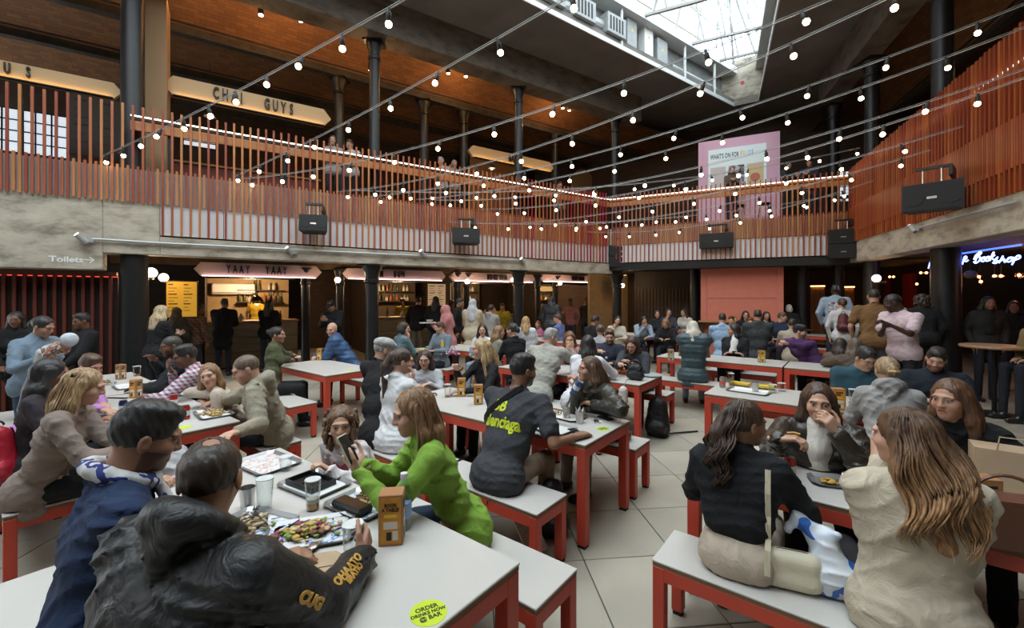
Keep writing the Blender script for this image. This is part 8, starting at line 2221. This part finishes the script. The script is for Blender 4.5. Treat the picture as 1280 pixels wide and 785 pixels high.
o = MB().path([(0, -0.03, 0), (0.005, 0.0, 0.004), (0, 0.03, 0)], 0.006, 6).build('potato_chip', mat('chip_gold', (0.62, 0.38, 0.08), 0.5), None, at(992, 542, 2.30), 1.2); tag(o, 'potato chip in the fingers of the leather jacket woman', 'food')
# baby in the arms of the woman in denim
bp_ = at(70, 437, 4.62)
by = thing('baby', 'baby in patterned clothes and a pale cap held in the arms', 'baby', tuple(bp_-Vector((0, 0, 0.15))), 0)
bo = nv(bp_-Vector((0, 0, 0.15)))
dd = unit((0.9, -0.15, 0.25)); c0 = nv(bp_)
hcb = c0+dd*0.16+np.array((0, 0, 0.05))
vb1, fb1 = sdf_mesh([cone(c0-dd*0.12, c0+dd*0.08, 0.07, 0.065, 0.03), ell(hcb, np.eye(3), (0.062, 0.068, 0.07), 0.02), cone(c0-dd*0.12, c0-dd*0.22-np.array((0, 0, 0.12)), 0.042, 0.03, 0.03), cone(c0-dd*0.12+np.array((0, -0.05, 0)), c0-dd*0.18+np.array((0, -0.06, -0.16)), 0.042, 0.03, 0.03), cone(c0+dd*0.05+np.array((0, -0.06, 0)), c0-dd*0.04+np.array((0.02, -0.10, -0.05)), 0.03, 0.022, 0.02)], 0.011)
b1 = smooth_mesh('body', vb1, fb1, skin_mat(), by, bo)
a1 = b1.data.attributes.new('Col', 'FLOAT_COLOR', 'POINT'); a1.data.foreach_set('color', np.tile(np.array((*SK['tan'], 1.0), dtype=np.float32), (len(vb1), 1)).ravel())
vb2, fb2 = sdf_mesh([cone(c0-dd*0.10, c0+dd*0.075, 0.082, 0.076, 0.03), cone(c0+dd*0.05+np.array((0, -0.06, 0)), c0-dd*0.03+np.array((0.02, -0.10, -0.045)), 0.038, 0.032, 0.02)], 0.012, wrinkle(0.004, 50, 1.0))
smooth_mesh('romper', vb2, fb2, pattern_cloth('baby_print', [(0.5, 0.48, 0.45), (0.08, 0.10, 0.12), (0.45, 0.12, 0.06), (0.5, 0.35, 0.08), (0.1, 0.2, 0.2)], 'noise', 24.0), by, bo)
vb3, fb3 = sdf_mesh([cone(c0-dd*0.12, c0-dd*0.22-np.array((0, 0, 0.12)), 0.05, 0.04, 0.03), cone(c0-dd*0.12+np.array((0, -0.05, 0)), c0-dd*0.18+np.array((0, -0.06, -0.16)), 0.05, 0.04, 0.03)], 0.012)
smooth_mesh('leggings', vb3, fb3, cloth((0.5, 0.5, 0.5)), by, bo)
vb4, fb4 = sdf_mesh([ell(hcb+dd*0.02+np.array((0, 0, 0.012)), np.eye(3), (0.072, 0.076, 0.074), 0.02), ell(hcb-dd*0.09, np.eye(3), (0.08, 0.12, 0.12), 0.01, True)], 0.010)
smooth_mesh('cap', vb4, fb4, cloth((0.45, 0.48, 0.52), 'knit'), by, bo)

# ---- prints, straps and scarves worn by people in front
def project_on(p, me, dirn):
    """press a lettering mesh onto the garment along dirn (vertices given in world space)"""
    bv = BVHTree.FromPolygons([v.co.copy() for v in p['top'].data.vertices], [tuple(q.vertices) for q in p['top'].data.polygons])
    b = Vector(tuple(p['base'])); d = Vector(tuple(dirn)); miss = []
    for v in me.vertices:
        q = v.co-b
        h = bv.ray_cast(q-d*0.5, d)
        if h[0] is not None: v.co = h[0]-d*0.0045
        else: v.co = q; miss.append(v.index)
    if miss:
        import bmesh
        bm = bmesh.new(); bm.from_mesh(me); bm.verts.ensure_lookup_table()
        bmesh.ops.delete(bm, geom=[bm.verts[i] for i in miss], context='VERTS')
        bm.to_mesh(me); bm.free()
    return me
def garment_print(p, text, ctr, xdir, ydir, dirn, size, m, xs=1.0, bold=0.0, name='lettering'):
    me = text_mesh(text, size=size, bold=bold, xs=xs, ext=0.0)
    import bmesh
    bm = bmesh.new(); bm.from_mesh(me)
    bmesh.ops.triangulate(bm, faces=bm.faces[:])
    for _ in range(2):
        bmesh.ops.subdivide_edges(bm, edges=[e for e in bm.edges if e.calc_length() > size*0.10], cuts=1)
    bmesh.ops.triangulate(bm, faces=bm.faces[:])
    bm.to_mesh(me); bm.free()
    me.transform(frame(ctr, xdir, ydir))
    project_on(p, me, dirn)
    me.materials.clear(); me.materials.append(m)
    o = obj(name, me, p['root'])
    sm = o.modifiers.new('thickness', 'SOLIDIFY'); sm.thickness = 0.003
    return o
M_YEL = mat('yellow_print', (0.50, 0.56, 0.02), 0.6)
p = p_bal; up = Vector(tuple(p['up'])); r_ = Vector(tuple(p['r'])); ft_ = Vector(tuple(p['ft'])); c_ = Vector(tuple(p['sc']))
garment_print(p, 'alenciaga', c_-up*0.205+r_*0.0-ft_*0.2, r_, up, ft_, 0.118, M_YEL, 0.74, 0.004)
garment_print(p, 'BB', c_-up*0.09-r_*0.04-ft_*0.2, r_, up, ft_, 0.115, M_YEL, 0.85, 0.004)
def strap_on(p, pts, w, m, name, dirn):
    bv = BVHTree.FromPolygons([v.co.copy() for v in p['top'].data.vertices], [tuple(q.vertices) for q in p['top'].data.polygons])
    b = Vector(tuple(p['base'])); out = []
    for q in pts:
        q = Vector(q)-b; h = bv.ray_cast(q-dirn*0.5, dirn)
        out.append(h[0]-dirn*0.006 if h[0] is not None else q)
    mm = MB(); sd_ = (out[-1]-out[0]).cross(dirn).normalized()
    for s in (-0.5, -0.17, 0.17, 0.5):
        mm.path([o_+sd_*(s*w) for o_ in out], w*0.22, 5)
    return mm.build(name, m, p['root'])
strap_on(p, [c_-up*(0.23-0.31*t)+r_*(-0.20+0.27*t)-ft_*0.1 for t in np.linspace(0, 1, 14)], 0.035, M_BLKP, 'bag_strap', ft_)
# cream strap of the shoulder bag on the denim jacket
p = p_den; c_ = Vector(tuple(p['sc'])); r_ = Vector(tuple(p['r'])); up = Vector(tuple(p['up'])); ft_ = Vector(tuple(p['ft']))
strap_on(p, [c_+r_*0.135+up*(0.01-0.46*t)-ft_*0.1 for t in np.linspace(0, 1, 14)], 0.017, M_CRM, 'bag_strap', ft_)
# hem of the denim jacket, claw clip, scarf, bow print
p = p_grey
hc_, A_, s_ = p['hc'], p['A'], p['hs']; q = Vector(tuple(hc_+s_*(A_[1]*-0.155+A_[2]*0.0)-p['base']))
MB().path([q+Vector(tuple(A_[0]*0.035)), q+Vector(tuple(A_[1]*-0.03)), q-Vector(tuple(A_[0]*0.035))], 0.011, 6).path([q+Vector((0, 0, 0.03)), q+Vector((0, 0, -0.03))], 0.008, 6).build('claw_clip', mat('clip_horn', (0.5, 0.33, 0.15), 0.3), p['root'])
p = p_navy
nb_, ft2, rt2 = p['nb'], p['ft'], p['r']
sc_pr = []
for i in range(12):
    t0, t1 = 6.2832*i/12, 6.2832*(i+1)/12
    pt = lambda t: nb_+ft2*(0.085*math.cos(t))+rt2*(0.080*math.sin(t))+ZUP*(0.022-0.03*math.cos(t))
    sc_pr.append(cone(pt(t0), pt(t1), 0.028, None, 0.02))
sc_pr += [cone(nb_+ft2*0.10+rt2*0.02-ZUP*0.01, nb_+ft2*0.20+rt2*0.05-ZUP*0.22, 0.034, 0.05, 0.02, (ft2, 0.5)), cone(nb_+ft2*0.10-rt2*0.02-ZUP*0.01, nb_+ft2*0.18-rt2*0.04-ZUP*0.18, 0.03, 0.04, 0.02, (ft2, 0.5))]
vq, fq = sdf_mesh(sc_pr, 0.008, wrinkle(0.004, 60, 0.4))
smooth_mesh('scarf', vq, fq, pattern_cloth('scarf_print', [(0.55, 0.54, 0.52), (0.50, 0.50, 0.52), (0.02, 0.03, 0.16), (0.55, 0.55, 0.54), (0.50, 0.25, 0.03), (0.015, 0.015, 0.02)], 'noise', 16.0), p['root'], p['base'])
p = p_bald
q_, S_, E_, W_ = p['arm'][1]
ax1 = Vector(tuple(unit(W_-E_))); camd = Vector(tuple(unit(E_-np.array((0, 0, H))))); yv = ax1.cross(camd)
if yv.z < 0: yv = -yv
M_GLD = mat('gold_print', (0.50, 0.27, 0.05), 0.5)
for tx, off_, sz, al in (('OHAATO', 0.016, 0.040, 0.66), ('ERATIO', -0.022, 0.03, 0.68)):
    garment_print(p, tx, Vector(tuple(E_+(W_-E_)*al))+yv*off_-camd*0.1, ax1, yv, camd, sz, M_GLD, 1.0, 0.002)
ax0 = Vector(tuple(unit(E_-S_))); camd2 = Vector(tuple(unit((S_+E_)/2-np.array((0, 0, H))))); 
garment_print(p, 'CUG', Vector(tuple(S_+(E_-S_)*0.80))-camd2*0.1, ax0, ax0.cross(camd2)*-1 if ax0.cross(camd2).z < 0 else ax0.cross(camd2), camd2, 0.042, M_GLD, 1.0, 0.003)
p = p_curl
c_ = Vector(tuple(p['sc'])); up = Vector(tuple(p['up'])); r_ = Vector(tuple(p['r'])); ft_ = Vector(tuple(p['ft']))
def shape_print(p, poly, ctr, xd, yd, dirn, m, name):
    import bmesh
    me = mesh_data(name, [(x, y, 0) for x, y in poly], [tuple(range(len(poly)))])
    bm = bmesh.new(); bm.from_mesh(me); bmesh.ops.triangulate(bm, faces=bm.faces[:])
    for _ in range(2): bmesh.ops.subdivide_edges(bm, edges=bm.edges[:], cuts=1)
    bmesh.ops.triangulate(bm, faces=bm.faces[:]); bm.to_mesh(me); bm.free()
    me.transform(frame(ctr, xd, yd)); project_on(p, me, dirn); me.materials.append(m)
    o = obj(name, me, p['root']); sm = o.modifiers.new('thickness', 'SOLIDIFY'); sm.thickness = 0.002
    return o
M_ROSE = mat('bow_rose', (0.42, 0.06, 0.10), 0.6)
for q in (-1, 1):
    shape_print(p, [(0, 0.012), (q*0.05, 0.04), (q*0.075, 0.0), (q*0.05, -0.035), (0, -0.012)][::q], c_-up*0.07+ft_*0.25, -r_, up, -ft_, M_ROSE, 'bow_print')
    shape_print(p, [(q*0.09, -0.05), (q*0.115, -0.06), (q*0.11, -0.12), (q*0.085, -0.10)][::-q], c_-up*0.02+ft_*0.25, -r_, up, -ft_, M_INK, 'ear_print')
p = p_pk
c_ = Vector(tuple(p['sc'])); up = Vector(tuple(p['up'])); r_ = Vector(tuple(p['r'])); ft_ = Vector(tuple(p['ft']))
shape_print(p, [(-0.02, 0.03), (-0.005, 0.01), (0.0, -0.02), (0.012, -0.03), (0.022, -0.012), (0.018, 0.015), (0.0, 0.035)], c_-up*0.13+r_*-0.07+ft_*0.25, -r_, up, -ft_, mat('banana_print', (0.62, 0.42, 0.03), 0.6), 'banana_print')

p = p_tall
c_ = Vector(tuple(p['sc'])); up = Vector(tuple(p['up'])); r_ = Vector(tuple(p['r'])); ft_ = Vector(tuple(p['ft']))
shape_print(p, [(-0.13, -0.05), (0.13, -0.05), (0.13, -0.42), (-0.13, -0.42)], c_-ft_*0.25, r_, up, ft_, pattern_cloth('back_print', [(0.35, 0.30, 0.34), (0.55, 0.52, 0.52), (0.16, 0.06, 0.09), (0.5, 0.46, 0.46), (0.12, 0.10, 0.16)], 'noise', 9.0), 'back_print')
